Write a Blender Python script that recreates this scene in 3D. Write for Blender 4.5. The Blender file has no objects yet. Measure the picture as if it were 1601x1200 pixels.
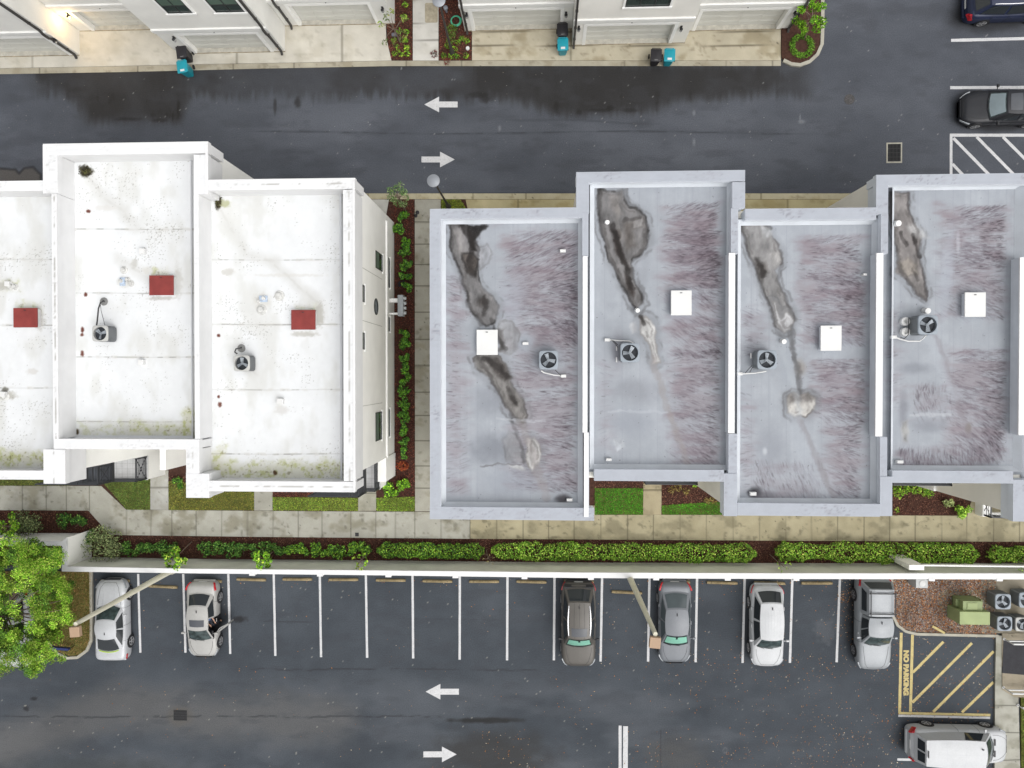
import bpy, bmesh, math, random
import numpy as np
from mathutils import Vector, Matrix
random.seed(7)
RNG = np.random.RandomState(11)
R = math.radians
# ------------------------------------------------------------------ camera model (drone looking almost straight down)
H = 41.7; F = 1109.0; CX, CY = 800.5, 600.0
CAM_R = (Matrix.Rotation(math.atan(49.5/F), 4, 'Y') @ Matrix.Rotation(-math.atan(13.0/F), 4, 'X'))
M3 = np.array(CAM_R.to_3x3())
def ray(px, py):
    return M3 @ np.array([(px-CX)/F, -(py-CY)/F, -1.0])
def P(px, py, z=0.0):                      # survey: photo measurement -> place on level z
    d = ray(px, py); t = (H-z)/(-d[2])
    return Vector((d[0]*t, d[1]*t, z))
def P_X(px, py, X):                        # place on a wall plane x = X
    d = ray(px, py); t = X/d[0]
    return Vector((X, d[1]*t, H+d[2]*t))
def P_Y(px, py, Y):
    d = ray(px, py); t = Y/d[1]
    return Vector((d[0]*t, Y, H+d[2]*t))
def to_px(X, Y, Z):
    v = np.stack([X, Y, np.broadcast_to(Z, X.shape)-H], -1) @ M3
    return CX+F*v[..., 0]/(-v[..., 2]), CY-F*v[..., 1]/(-v[..., 2])
sc = bpy.context.scene
COL = sc.collection
EXPO = 1.42                                 # brightness of a level white card under this sky
def s2l(c):
    c = np.asarray(c, float)/255.0
    return np.where(c <= 0.04045, c/12.92, ((c+0.055)/1.055)**2.4)
def A(r, g, b, k=1.0):
    return tuple(np.clip(s2l((r, g, b))*k/EXPO, 0.004, 0.86))
# ------------------------------------------------------------------ materials
MATS = {}
def mat(name, col=(.5,.5,.5), rough=.7, var=.12, vscale=1.5, fine=.0, fscale=30, bump=0., bscale=60, metal=0., attr=False, spec=.4, coat=0., emit=None, wear=0.):
    if name in MATS: return MATS[name]
    m = bpy.data.materials.new(name); m.use_nodes = True; nt = m.node_tree
    b = nt.nodes['Principled BSDF']; L = nt.links.new
    def N(t, **k):
        n = nt.nodes.new(t)
        for a, v in k.items(): setattr(n, a, v)
        return n
    tc = N('ShaderNodeTexCoord')
    if attr:
        at = N('ShaderNodeAttribute', attribute_name='Col'); src = at.outputs['Color']
    else:
        rg = N('ShaderNodeRGB'); rg.outputs[0].default_value = (*col, 1); src = rg.outputs[0]
    def vary(src, scale, amt, detail):
        nz = N('ShaderNodeTexNoise'); nz.inputs['Scale'].default_value = scale; nz.inputs['Detail'].default_value = detail
        L(tc.outputs['Object'], nz.inputs['Vector'])
        mr = N('ShaderNodeMapRange'); mr.inputs['From Min'].default_value = .3; mr.inputs['From Max'].default_value = .7
        mr.inputs['To Min'].default_value = 1-amt; mr.inputs['To Max'].default_value = 1+amt
        L(nz.outputs['Fac'], mr.inputs['Value'])
        mx = N('ShaderNodeMix', data_type='RGBA', blend_type='MULTIPLY'); mx.inputs['Factor'].default_value = 1
        L(src, mx.inputs['A']); L(mr.outputs['Result'], mx.inputs['B'])
        return mx.outputs['Result']
    if var: src = vary(src, vscale, var, 5)
    if fine: src = vary(src, fscale, fine, 2)
    if wear:                               # paint worn through to the asphalt in patches
        nz = N('ShaderNodeTexNoise'); nz.inputs['Scale'].default_value = 9; nz.inputs['Detail'].default_value = 6; nz.inputs['Roughness'].default_value = .75; L(tc.outputs['Object'], nz.inputs['Vector'])
        mr = N('ShaderNodeMapRange'); mr.inputs['From Min'].default_value = .56; mr.inputs['From Max'].default_value = .70; mr.inputs['To Max'].default_value = wear; L(nz.outputs['Fac'], mr.inputs['Value'])
        mx = N('ShaderNodeMix', data_type='RGBA'); L(mr.outputs['Result'], mx.inputs['Factor']); L(src, mx.inputs['A']); mx.inputs['B'].default_value = (.075, .08, .088, 1); src = mx.outputs['Result']
    L(src, b.inputs['Base Color'])
    b.inputs['Roughness'].default_value = rough; b.inputs['Metallic'].default_value = metal
    b.inputs['Specular IOR Level'].default_value = spec; b.inputs['Coat Weight'].default_value = coat
    b.inputs['Coat Roughness'].default_value = .06
    if bump:
        nz = N('ShaderNodeTexNoise'); nz.inputs['Scale'].default_value = bscale; nz.inputs['Detail'].default_value = 4
        L(tc.outputs['Object'], nz.inputs['Vector'])
        bp = N('ShaderNodeBump'); bp.inputs['Strength'].default_value = bump; bp.inputs['Distance'].default_value = .02
        L(nz.outputs['Fac'], bp.inputs['Height']); L(bp.outputs['Normal'], b.inputs['Normal'])
    if emit:
        b.inputs['Emission Color'].default_value = (*emit[:3], 1); b.inputs['Emission Strength'].default_value = emit[3]
    MATS[name] = m; return m
def glass_clear():
    if 'clear_glass' in MATS: return MATS['clear_glass']
    m = bpy.data.materials.new('clear_glass'); m.use_nodes = True; nt = m.node_tree; nt.nodes.clear()
    o = nt.nodes.new('ShaderNodeOutputMaterial'); mx = nt.nodes.new('ShaderNodeMixShader')
    t = nt.nodes.new('ShaderNodeBsdfTransparent'); g = nt.nodes.new('ShaderNodeBsdfGlossy')
    t.inputs[0].default_value = (.80,.92,.88,1); g.inputs['Roughness'].default_value = .03; g.inputs['Color'].default_value=(.9,.95,.95,1)
    fr = nt.nodes.new('ShaderNodeFresnel'); fr.inputs[0].default_value = 1.5
    nt.links.new(fr.outputs[0], mx.inputs[0]); nt.links.new(t.outputs[0], mx.inputs[1]); nt.links.new(g.outputs[0], mx.inputs[2]); nt.links.new(mx.outputs[0], o.inputs[0])
    MATS['clear_glass'] = m; return m
# ------------------------------------------------------------------ object helpers
def tag(o, label=None, cat=None, group=None, kind=None):
    if label: o['label'] = label
    if cat: o['category'] = cat
    if group: o['group'] = group
    if kind: o['kind'] = kind
    return o
def thing(name, label, cat, loc=(0,0,0), group=None, rz=0.0):
    o = bpy.data.objects.new(name, None); COL.objects.link(o)
    o.empty_display_size = .3; o.location = loc; o.rotation_euler = (0, 0, rz)
    return tag(o, label, cat, group)
def link(name, me, parent=None, local=False):
    o = bpy.data.objects.new(name, me); COL.objects.link(o)
    if parent is not None:
        o.parent = parent
        if not local:
            off = Vector(parent.location); p = parent.parent
            while p is not None: off = off+Vector(p.location); p = p.parent
            me.transform(Matrix.Translation(-off))
    return o
def copy_tree(o, parent=None):
    c = o.copy(); COL.objects.link(c)
    if parent is not None: c.parent = parent
    for ch in list(o.children): copy_tree(ch, c)
    return c
class MB:
    def __init__(s): s.v = []; s.f = []; s.mi = []; s.cur = 0
    def vert(s, p): s.v.append((p[0], p[1], p[2])); return len(s.v)-1
    def face(s, idx): s.f.append(tuple(idx)); s.mi.append(s.cur)
    def poly(s, pts): s.face([s.vert(p) for p in pts])
    def box(s, x0, x1, y0, y1, z0, z1):
        if x0 > x1: x0, x1 = x1, x0
        if y0 > y1: y0, y1 = y1, y0
        i = [s.vert(p) for p in ((x0,y0,z0),(x1,y0,z0),(x1,y1,z0),(x0,y1,z0),(x0,y0,z1),(x1,y0,z1),(x1,y1,z1),(x0,y1,z1))]
        for f in ((3,2,1,0),(4,5,6,7),(0,1,5,4),(1,2,6,5),(2,3,7,6),(3,0,4,7)): s.face([i[k] for k in f])
        return s
    def obox(s, c, sx, sy, sz, rot=None):
        n0 = len(s.v); s.box(-sx/2, sx/2, -sy/2, sy/2, -sz/2, sz/2)
        m = Matrix.Translation(c) @ (rot if rot is not None else Matrix.Identity(4))
        for k in range(n0, len(s.v)): s.v[k] = tuple(m @ Vector(s.v[k]))
        return s
    def beam(s, a, b, w, h):                # rectangular bar from a to b (any direction)
        a = Vector(a); b = Vector(b); d = b-a; q = d.to_track_quat('X', 'Z').to_matrix().to_4x4()
        return s.obox((a+b)/2, d.length, w, h, q)
    def prism(s, pts, z0, z1, bottom=False):
        n = len(pts)
        ar = sum(pts[i][0]*pts[(i+1)%n][1]-pts[(i+1)%n][0]*pts[i][1] for i in range(n))
        if ar < 0: pts = list(pts)[::-1]
        lo = [s.vert((p[0],p[1],z0)) for p in pts]; hi = [s.vert((p[0],p[1],z1)) for p in pts]
        s.face(hi)
        if bottom: s.face(lo[::-1])
        for i in range(n): s.face((lo[i], lo[(i+1)%n], hi[(i+1)%n], hi[i]))
        return s
    def cyl(s, a, b, r0, r1=None, n=12, cap=True):
        r1 = r0 if r1 is None else r1
        a = Vector(a); b = Vector(b); q = (b-a).to_track_quat('Z', 'Y')
        lo = []; hi = []
        for i in range(n):
            t = 2*math.pi*i/n; u = q @ Vector((math.cos(t), math.sin(t), 0))
            lo.append(s.vert(a+u*r0)); hi.append(s.vert(b+u*r1))
        for i in range(n): s.face((lo[i], lo[(i+1)%n], hi[(i+1)%n], hi[i]))
        if cap: s.face(lo[::-1]); s.face(hi)
        return s
    def tube(s, pts, r, n=8):
        pts = [Vector(p) for p in pts]; rr = r if isinstance(r, (list, tuple)) else [r]*len(pts); rings = []
        for k, p in enumerate(pts):
            d = (pts[min(k+1, len(pts)-1)]-pts[max(k-1, 0)]); q = d.to_track_quat('Z', 'Y')
            rings.append([s.vert(p+(q @ Vector((math.cos(2*math.pi*i/n), math.sin(2*math.pi*i/n), 0)))*rr[k]) for i in range(n)])
        for k in range(len(rings)-1):
            for i in range(n): s.face((rings[k][i], rings[k][(i+1)%n], rings[k+1][(i+1)%n], rings[k+1][i]))
        s.face(rings[0][::-1]); s.face(rings[-1]); return s
    def lathe(s, prof, c=(0,0,0), n=24, axis='Z', capb=True, capt=True):
        rings = []
        for r, h in prof:
            ring = []
            for i in range(n):
                t = 2*math.pi*i/n; a, b = r*math.cos(t), r*math.sin(t)
                p = (a, b, h) if axis == 'Z' else ((a, h, b) if axis == 'Y' else (h, a, b))
                ring.append(s.vert((p[0]+c[0], p[1]+c[1], p[2]+c[2])))
            rings.append(ring)
        for k in range(len(rings)-1):
            for i in range(n):
                q = (rings[k][i], rings[k][(i+1)%n], rings[k+1][(i+1)%n], rings[k+1][i])
                s.face(q if axis != 'Y' else q[::-1])
        if capb: s.face(rings[0][::-1])
        if capt: s.face(rings[-1])
        return s
    def grid(s, fn, nu, nv, flip=False):
        I = [[s.vert(fn(u/nu, v/nv)) for u in range(nu+1)] for v in range(nv+1)]
        for v in range(nv):
            for u in range(nu):
                q = (I[v][u], I[v][u+1], I[v+1][u+1], I[v+1][u])
                s.face(q[::-1] if flip else q)
        return s
    def build(s, name, m, parent=None, local=False, smooth=None, bevel=0., seg=2, kind=None, label=None):
        me = bpy.data.meshes.new(name); me.from_pydata(s.v, [], s.f)
        for x in (m if isinstance(m, (list, tuple)) else [m]): me.materials.append(x)
        if any(s.mi): me.polygons.foreach_set('material_index', s.mi)
        if smooth is not None:
            me.polygons.foreach_set('use_smooth', [True]*len(me.polygons)); me.set_sharp_from_angle(angle=R(smooth))
        me.update()
        o = link(name, me, parent, local)
        if bevel:
            md = o.modifiers.new('bevel', 'BEVEL'); md.width = bevel; md.segments = seg; md.limit_method = 'ANGLE'; md.angle_limit = R(40)
        if kind: o['kind'] = kind
        if label: o['label'] = label
        return o
def xywh(x0, y0, x1, y1, z):               # measured rectangle at level z -> world extents
    xm, ym = (x0+x1)/2, (y0+y1)/2
    return P(x0, ym, z).x, P(x1, ym, z).x, P(xm, y1, z).y, P(xm, y0, z).y
def pbox(mb, x0, y0, x1, y1, zt, zb, ins=0.0):
    a, b, c, d = xywh(x0, y0, x1, y1, zt)
    mb.box(a+ins, b-ins, c+ins, d-ins, zb, zt); return mb
def np_mesh(name, V, Fq, m, parent=None, col=None, local=False, smooth=False):
    me = bpy.data.meshes.new(name); nV, nF = len(V), len(Fq); k = Fq.shape[1]
    me.vertices.add(nV); me.vertices.foreach_set('co', np.ascontiguousarray(V, np.float32).ravel())
    me.loops.add(nF*k); me.loops.foreach_set('vertex_index', np.ascontiguousarray(Fq, np.int32).ravel())
    me.polygons.add(nF); me.polygons.foreach_set('loop_start', np.arange(0, nF*k, k, dtype=np.int32))
    me.update(calc_edges=True)
    if smooth: me.polygons.foreach_set('use_smooth', [True]*nF)
    if col is not None:
        ca = me.color_attributes.new('Col', 'FLOAT_COLOR', 'POINT')
        c4 = np.ones((nV, 4), np.float32); c4[:, :3] = col; ca.data.foreach_set('color', c4.ravel())
    me.materials.append(m)
    return link(name, me, parent, local)
# ------------------------------------------------------------------ numpy noise and painting tools (for weathering and some painted shade)
_T = np.random.RandomState(3).rand(64, 256, 256)
def vn(x, y, seed=0):
    T = _T[seed % 64]; xi = np.floor(x).astype(int); yi = np.floor(y).astype(int); fx = x-xi; fy = y-yi
    fx = fx*fx*(3-2*fx); fy = fy*fy*(3-2*fy); a = lambda i, j: T[(yi+j) & 255, (xi+i) & 255]
    return (a(0,0)*(1-fx)+a(1,0)*fx)*(1-fy)+(a(0,1)*(1-fx)+a(1,1)*fx)*fy
def fbm(x, y, seed=0, o=4):
    r = 0; w = .5; t = 0
    for k in range(o):
        r = r+w*vn(x*2**k, y*2**k, seed+k); t += w; w *= .55
    return r/t
def sst(a, b, x):
    t = np.clip((x-a)/(b-a), 0, 1); return t*t*(3-2*t)
def sdf(poly, X, Y):                       # signed distance to a polygon, negative inside
    p = np.array(poly, float); d = np.full(X.shape, 1e9); ins = np.zeros(X.shape, bool); n = len(p)
    for i in range(n):
        a, b = p[i], p[(i+1) % n]; e = b-a; wx, wy = X-a[0], Y-a[1]
        t = np.clip((wx*e[0]+wy*e[1])/max(e @ e, 1e-9), 0, 1)
        d = np.minimum(d, np.hypot(wx-t*e[0], wy-t*e[1]))
        c = ((a[1] > Y) != (b[1] > Y)); 
        if abs(e[1]) > 1e-9: ins ^= c & (X < e[0]*(Y-a[1])/e[1]+a[0])
    return np.where(ins, -d, d)
def sdl(line, X, Y):                       # distance to a polyline
    p = np.array(line, float); d = np.full(X.shape, 1e9)
    for i in range(len(p)-1):
        a, b = p[i], p[i+1]; e = b-a; wx, wy = X-a[0], Y-a[1]
        t = np.clip((wx*e[0]+wy*e[1])/max(e @ e, 1e-9), 0, 1); d = np.minimum(d, np.hypot(wx-t*e[0], wy-t*e[1]))
    return d
def ell(X, Y, cx, cy, rx, ry, rot=0):
    c, s = math.cos(rot), math.sin(rot); u = (X-cx)*c+(Y-cy)*s; v = -(X-cx)*s+(Y-cy)*c
    return np.hypot(u/rx, v/ry)
def over(img, col, a):
    return img*(1-a[..., None])+np.array(col, float)*a[..., None]
def lic(ny, nx, dx, dy, L=14, seed=0):
    n = np.random.RandomState(seed).rand(ny, nx); acc = np.zeros((ny, nx)); jj, ii = np.mgrid[0:ny, 0:nx]
    for sg in (1, -1):
        x = ii.astype(float); y = jj.astype(float)
        for k in range(L):
            xi = np.clip(x.round().astype(int), 0, nx-1); yi = np.clip(y.round().astype(int), 0, ny-1)
            acc += n[yi, xi]; x = x+sg*dx[yi, xi]; y = y+sg*dy[yi, xi]
    r = acc.ravel().argsort().argsort().reshape(ny, nx)/(ny*nx)
    return r
def painted(name, rect, z, step, fn, m, parent=None, kind=None, skirt=0):
    """flat sheet on a fine grid; fn paints its albedo, weathering and any painted shade"""
    x0, x1, y0, y1 = rect
    nx = max(2, int((x1-x0)/step)+1); ny = max(2, int((y1-y0)/step)+1)
    xs = np.linspace(x0, x1, nx); ys = np.linspace(y0, y1, ny); X, Y = np.meshgrid(xs, ys)
    PXX, PYY = to_px(X, Y, np.full(X.shape, z))
    c = fn(PXX, PYY, X, Y); c = np.clip(s2l(np.clip(c, 0, 255))/EXPO, .004, .86)
    V = np.stack([X, Y, np.full(X.shape, z)], -1).reshape(-1, 3)
    i = np.arange(nx*ny).reshape(ny, nx); q = np.stack([i[:-1, :-1], i[:-1, 1:], i[1:, 1:], i[1:, :-1]], -1).reshape(-1, 4)
    o = np_mesh(name, V, q, m, parent, c.reshape(-1, 3))
    if kind: o['kind'] = kind
    return o
def leaves(name, C, S, col, m, parent=None, flat=.6, asp=.5, rng=RNG, kind=None, thin=None):
    n = len(C); nrm = rng.normal(size=(n, 3))+np.array([0, 0, flat])*2; nrm /= np.linalg.norm(nrm, axis=1)[:, None]
    t = np.cross(nrm, rng.normal(size=(n, 3))); t /= np.linalg.norm(t, axis=1)[:, None]; b = np.cross(nrm, t); S = np.asarray(S)[:, None]
    bow = nrm*S*.18
    V = np.stack([C+t*S-bow, C+b*S*asp+bow*.4, C-t*S-bow, C-b*S*asp+bow*.4], 1).reshape(-1, 3)
    o = np_mesh(name, V, np.arange(n*4).reshape(-1, 4), m, parent, np.repeat(col, 4, 0))
    if kind: o['kind'] = kind
    return o
def pick(cols, n, rng=RNG, jit=.18):
    c = np.array(cols)[rng.randint(0, len(cols), n)]; return np.clip(c*(1+jit*rng.normal(size=(n, 1))), .003, .9)
def in_poly(poly, n, rng=RNG):
    p = np.array(poly); lo, hi = p.min(0), p.max(0); out = np.zeros((0, 2))
    while len(out) < n:
        q = lo+(hi-lo)*rng.rand(n*2, 2); out = np.concatenate([out, q[sdf(p, q[:, 0], q[:, 1]) < 0]])
    return out[:n]
def PP(pts, z=0.0): return [P(a, b, z) for a, b in pts]
def area(pts):
    n = len(pts); return abs(sum(pts[i][0]*pts[(i+1) % n][1]-pts[(i+1) % n][0]*pts[i][1] for i in range(n)))/2
# ------------------------------------------------------------------ world, sun, camera
w = bpy.data.worlds.new('World'); sc.world = w; w.use_nodes = True; nt = w.node_tree
bg = nt.nodes['Background']; sky = nt.nodes.new('ShaderNodeTexSky'); sky.sky_type = 'NISHITA'; sky.sun_disc = False
SUN_EL, SUN_AZ = R(58), R(132)
sky.sun_elevation = SUN_EL; sky.sun_rotation = SUN_AZ; sky.air_density = 1.3; sky.dust_density = 6.0; sky.ozone_density = 1.0
hs = nt.nodes.new('ShaderNodeHueSaturation'); hs.inputs['Saturation'].default_value = .12   # thin overcast: a nearly neutral sky
nt.links.new(sky.outputs[0], hs.inputs['Color']); nt.links.new(hs.outputs[0], bg.inputs[0]); bg.inputs[1].default_value = .15
ld = bpy.data.lights.new('sun', 'SUN'); ld.energy = 1.5; ld.angle = R(100); ld.color = (1, .985, .97)
lo = bpy.data.objects.new('sun', ld); COL.objects.link(lo)
sd = Vector((math.sin(SUN_AZ)*math.cos(SUN_EL), math.cos(SUN_AZ)*math.cos(SUN_EL), math.sin(SUN_EL)))
lo.rotation_euler = (-sd).to_track_quat('-Z', 'Y').to_euler(); lo.location = sd*60
cd = bpy.data.cameras.new('camera'); cam = bpy.data.objects.new('camera', cd); COL.objects.link(cam)
cam.matrix_world = Matrix.Translation((0, 0, H)) @ CAM_R
cd.sensor_width = 36; cd.lens = 36*F/1601; cd.clip_end = 3000; sc.camera = cam
sc.view_settings.view_transform = 'Standard'; sc.view_settings.look = 'None'; sc.view_settings.exposure = 0; sc.view_settings.gamma = 1
# ------------------------------------------------------------------ shared materials
m_asph = mat('asphalt', attr=True, rough=.82, var=.05, vscale=.6, fine=.17, fscale=17, bump=.3, bscale=60, spec=.3)
m_conc = mat('concrete', attr=True, rough=.9, var=.06, vscale=1.2, fine=.06, fscale=30, bump=.15, bscale=80, spec=.2)
m_curb = mat('curb_concrete', A(190,186,172), rough=.9, var=.16, vscale=2, fine=.08, spec=.2)
m_paint = mat('road_paint', A(224,224,225), wear=.75, rough=.8, var=.06, vscale=3, fine=.10, fscale=25, spec=.2)
m_yel = mat('yellow_road_paint', A(216,198,140), wear=.7, rough=.8, var=.10, vscale=3, fine=.10, fscale=25, spec=.2)
m_mulch = mat('mulch', A(84,60,52), rough=.95, var=.3, vscale=8, fine=.3, fscale=60, bump=.5, spec=.1)
m_soil = mat('turf_soil', A(112,112,64), rough=.95, var=.3, vscale=4, fine=.25, fscale=60, spec=.1)
m_far = mat('far_ground', A(120,118,108), rough=.95, var=.2, vscale=.1, spec=.1)
m_leaf = mat('leaf', attr=True, rough=.65, var=0, spec=.15)
m_chip = mat('chip', attr=True, rough=.9, var=0, spec=.15)
m_dark = mat('dark_metal', (.018,.018,.02), rough=.5, var=.1)
m_iron = mat('cast_iron', (.03,.03,.032), rough=.6, var=.2, vscale=8)

g = MB(); g.box(-700, 700, -700, 700, -1.2, -.03); g.build('ground', m_far, kind='structure')

def specks(c, PX, PY, seed, thr, tone, amt=1):
    n = vn(PX*1.3, PY*1.3, seed)*vn(PX*.33, PY*.33, seed+1)
    return over(c, tone, sst(thr, thr+.05, n)*amt)
def paint_road(PX, PY, X, Y):
    n1 = fbm(PX/90, PY/40, 1); n2 = fbm(PX/18, PY/18, 5); vs = fbm(PX/5, PY/70, 9)
    c = np.zeros(PX.shape+(3,))+np.array([87, 91, 99.]); c += ((n1-.5)*22+(n2-.5)*7)[..., None]
    c = over(c, (112, 116, 125), sst(.45,.75, fbm(PX/160, PY/60, 20))*.5*sst(120, 200, PY)*(1-sst(1150, 1350, PX)))  # pale sheen away from the gutter, painted into the colour
    # damp strip along the north gutter with ragged lower fringe
    low = 150+18*(fbm(PX/60, PX*0, 30)-.5)+26*(vs-.5)
    d1 = (1-sst(low-12, low+10, PY))*sst(20, 70, PX)*(1-sst(1230, 1290, PX))
    d1 *= .55+.45*sst(.35,.6, fbm(PX/110, PY/60, 33))
    d2 = 1-sst(-14, 12, sdf([(42,100),(62,130),(120,158),(138,192),(205,188),(280,190),(300,150),(300,100)], PX, PY)-14*(vs-.5))
    d3 = 1-sst(-14, 12, sdf([(735,95),(735,148),(800,158),(880,178),(1010,176),(1060,158),(1180,150),(1240,128),(1215,100)], PX, PY)-16*(vs-.5))
    wet = np.maximum(np.maximum(d1*.75, d2*.95), d3); c = over(c, (50, 49, 49), np.clip(wet*(.62+.62*fbm(PX/30, PY/40, 46)), 0, .97))
    sp = sst(.62,.8, fbm(PX/9, PY/30, 41))*wet*(sst(130, 165, PY)); c = over(c, (38, 35, 34), sp*.75)
    for (x, y, rx, ry) in ((940,172,26,4),(985,172,16,4),(870,168,5,12),(905,175,6,6),(760,153,12,9),(745,148,14,6),(955,168,8,4),(200,186,26,4),(250,188,14,4),(430,165,3,14),(465,160,6,10)):
        c = over(c, (36,34,33), (1-sst(.4, 1.2, ell(PX, PY, x, y, rx, ry)+.6*(fbm(PX/5, PY/5, 44)-.5)))*.6)
    ln = np.abs(PY-(207+2*np.sin(PX/90))); c = over(c, (62,64,70), (1-sst(.5, 2.2, ln))*sst(380, 430, PX)*(1-sst(1220,1300,PX))*(.25+.5*sst(.4,.6,fbm(PX/30, PY/4, 50))))
    ln = np.abs(PY-(186+.028*(PX-800)+1.5*np.sin(PX/30))); c = over(c, (66,68,74), (1-sst(.4, 2., ln))*sst(780,810,PX)*(1-sst(1000,1040,PX))*.5)
    pa = sdf([(-40,262),(24,264),(30,270),(38,262),(52,261),(64,272),(66,300),(-40,300)], PX, PY)+3*(n2-.5)
    c = over(c, (96,92,88), (1-sst(-2, 1, pa))*.9); c = over(c, (48,48,50), (1-sst(.5, 3, np.abs(pa)))*.8)
    for (x, y, rx, ry) in ((1545,28,70,26),(1512,170,22,32),(1560,192,70,16)):
        c = over(c, (40,40,42), (1-sst(.45, 1.15, ell(PX, PY, x, y, rx, ry)+.3*(n2-.5)))*.7)  # wet asphalt by the two cars, with their contact shade painted in
    c = over(c, (70,72,78), sst(.55,.75, fbm(PX/40, PY/14, 55))*.3)
    for (x, y, rx, ry) in ((781,200,3,6),(1085,222,3,9),(1085,176,3,6),(1253,190,7,4),(1251,183,2,6)): c = over(c, (150,153,158), (1-sst(.3, 1.2, ell(PX, PY, x, y, rx, ry)+.8*(n2-.5)))*.6)
    return specks(c, PX, PY, 12, .80, (150, 150, 150), .8)
def paint_lot(PX, PY, X, Y):
    n1 = fbm(PX/110, PY/60, 61); n2 = fbm(PX/16, PY/16, 63)
    c = np.zeros(PX.shape+(3,))+np.array([71, 77, 84.]); c += ((n1-.5)*26+(n2-.5)*8)[..., None]
    c = over(c, (98,102,108), sst(.45,.7, fbm(PX/140, PY/50, 66))*.5*sst(1040, 1090, PY))
    hz = 1-sst(10, 60, sdl([(-20,1180),(70,1140),(180,1100),(330,1122),(520,1122)], PX, PY)+30*(fbm(PX/40, PY/20, 70)-.5)); c = over(c, (108,106,104), hz*.6)
    for y0, x0, x1, a in ((1046,380,860,.8),(1120,-40,700,.8),(971,400,500,.5),(968,612,790,.3)):
        wv = y0+5*(fbm(PX/50, PX*0, 71)-.5)+2.5*(fbm(PX/11, PX*0, 72)-.5); c = over(c, (52,54,58), (1-sst(.3, 1.8, np.abs(PY-wv)))*sst(x0, x0+20, PX)*(1-sst(x1-20, x1, PX))*a*sst(.3,.55,fbm(PX/25, PY/9, 73)))
    sm = 1-sst(.5, 1.1, ell(PX, PY, 756, 1126, 68, 5)+.8*(n2-.5)); c = over(c, (38,38,38), sm*.85)
    dk = 1-sst(.4, 1.25, ell(PX, PY, 770, 1180, 105, 42)+.7*(fbm(PX/22, PY/16, 75)-.5)); c = over(c, (56,56,56), dk*.8)
    dk = 1-sst(.3, 1.2, ell(PX, PY, 150, 1205, 150, 28)+.7*(n2-.5)); c = over(c, (62,66,66), dk*.5)
    for (x, y, rx, ry) in ((53,1092,7,3),(41,1107,5,5),(375,968,14,5)): c = over(c, (38,38,40), (1-sst(.4, 1.2, ell(PX, PY, x, y, rx, ry)+1.*(fbm(PX/4, PY/4, 77)-.5)))*.8)
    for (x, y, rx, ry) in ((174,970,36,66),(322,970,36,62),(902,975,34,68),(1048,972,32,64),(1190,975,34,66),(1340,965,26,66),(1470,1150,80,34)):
        c = over(c, (44,45,48), (1-sst(.55, 1.15, ell(PX, PY, x, y, rx, ry)+.25*(n2-.5)))*.55)  # contact shade under each parked car, painted into the asphalt colour
    st = 1-sst(.3, 1.1, ell(PX, PY, 1338, 960, 14, 60)+1.2*(fbm(PX/7, PY/9, 79)-.5)); c = over(c, (30,30,31), st*.8)
    st = 1-sst(.3, 1.2, ell(PX, PY, 1290, 985, 18, 26)+1.4*(fbm(PX/6, PY/6, 80)-.5)); c = over(c, (118,120,124), st*.35)
    st = 1-sst(.3, 1.2, ell(PX, PY, 1060, 1180, 60, 34)+.8*(n2-.5)); c = over(c, (92,89,85), st*.5)
    c = over(c, (98,92,84), (1-sst(2, 14, np.hypot((PX-282)*.8, PY-1119)-8+5*(n2-.5)))*.4)
    jn = (1-sst(.3, 1.3, np.abs(PX-1033)))*sst(1138,1142,PY); c = over(c, (60,62,66), jn*.6)
    c = over(c, (120,122,126), (1-sst(.4,1.,np.abs(ell(PX, PY, 1134, 1173, 4, 5)-.8)*3))*.5)
    c = over(c, (66,69,75), sst(.55,.75, fbm(PX/36, PY/12, 82))*.3)
    return specks(c, PX, PY, 22, .78, (160, 158, 150), .8)
a0 = P(-60, 310); a1 = P(1660, -70)
road = painted('road', (a0.x, a1.x, a0.y, a1.y), 0.0, .075, paint_road, m_asph, kind='structure')
g = MB(); g.box(-90, 90, 6, 60, -.5, -.008); g.build('road', mat('asphalt_plain', A(86,89,98), rough=.85, fine=.12, spec=.3), kind='structure')
b0 = P(-60, 1270); b1 = P(1660, 882)
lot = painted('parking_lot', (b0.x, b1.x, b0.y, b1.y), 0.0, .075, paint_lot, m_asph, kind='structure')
g = MB(); g.box(-90, 90, -60, b1.y, -.5, -.010); g.build('parking_lot', MATS['asphalt_plain'], kind='structure')
# ---- painted markings, children of the paving they belong to
def quad_on(mb, pts, z=.004): mb.prism(PP(pts), -.003, z)
def stripe(parent, a, b, wpx, m, name, z=.004):
    A_, B_ = P(*a), P(*b); d = (B_-A_).normalized(); n = Vector((-d.y, d.x, 0))*wpx/26.6/2
    mb = MB(); L_ = (B_-A_).length; k = max(1, int(L_/.35)); ring = []
    for i in range(k+1):                     # slightly uneven paint edge
        p = A_+d*L_*i/k; j = .006
        ring.append((p+n*(1+random.uniform(-j, j)*8), p-n*(1+random.uniform(-j, j)*8)))
    for i in range(k):
        q = [ring[i][0], ring[i][1], ring[i+1][1], ring[i+1][0]]; mb.poly([(v.x, v.y, z) for v in (q if True else q)])
    return mb.build(name, m, parent)
def arrow(parent, x, y, dirn, name='lane_arrow'):
    s = dirn; pts = [(x-s*26, y-4.6),(x+s*3, y-4.6),(x+s*3, y-12.2),(x+s*26, y),(x+s*3, y+12.2),(x+s*3, y+4.6),(x-s*26, y+4.6)]
    mb = MB(); mb.poly([(p.x, p.y, .004) for p in (PP(pts)[::-1] if s > 0 else PP(pts))]); return mb.build(name, m_paint, parent)
arrow(road, 689.5, 163, -1); arrow(road, 685, 249, 1); arrow(lot, 691.5, 1081, -1); arrow(lot, 688, 1179, 1)
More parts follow.
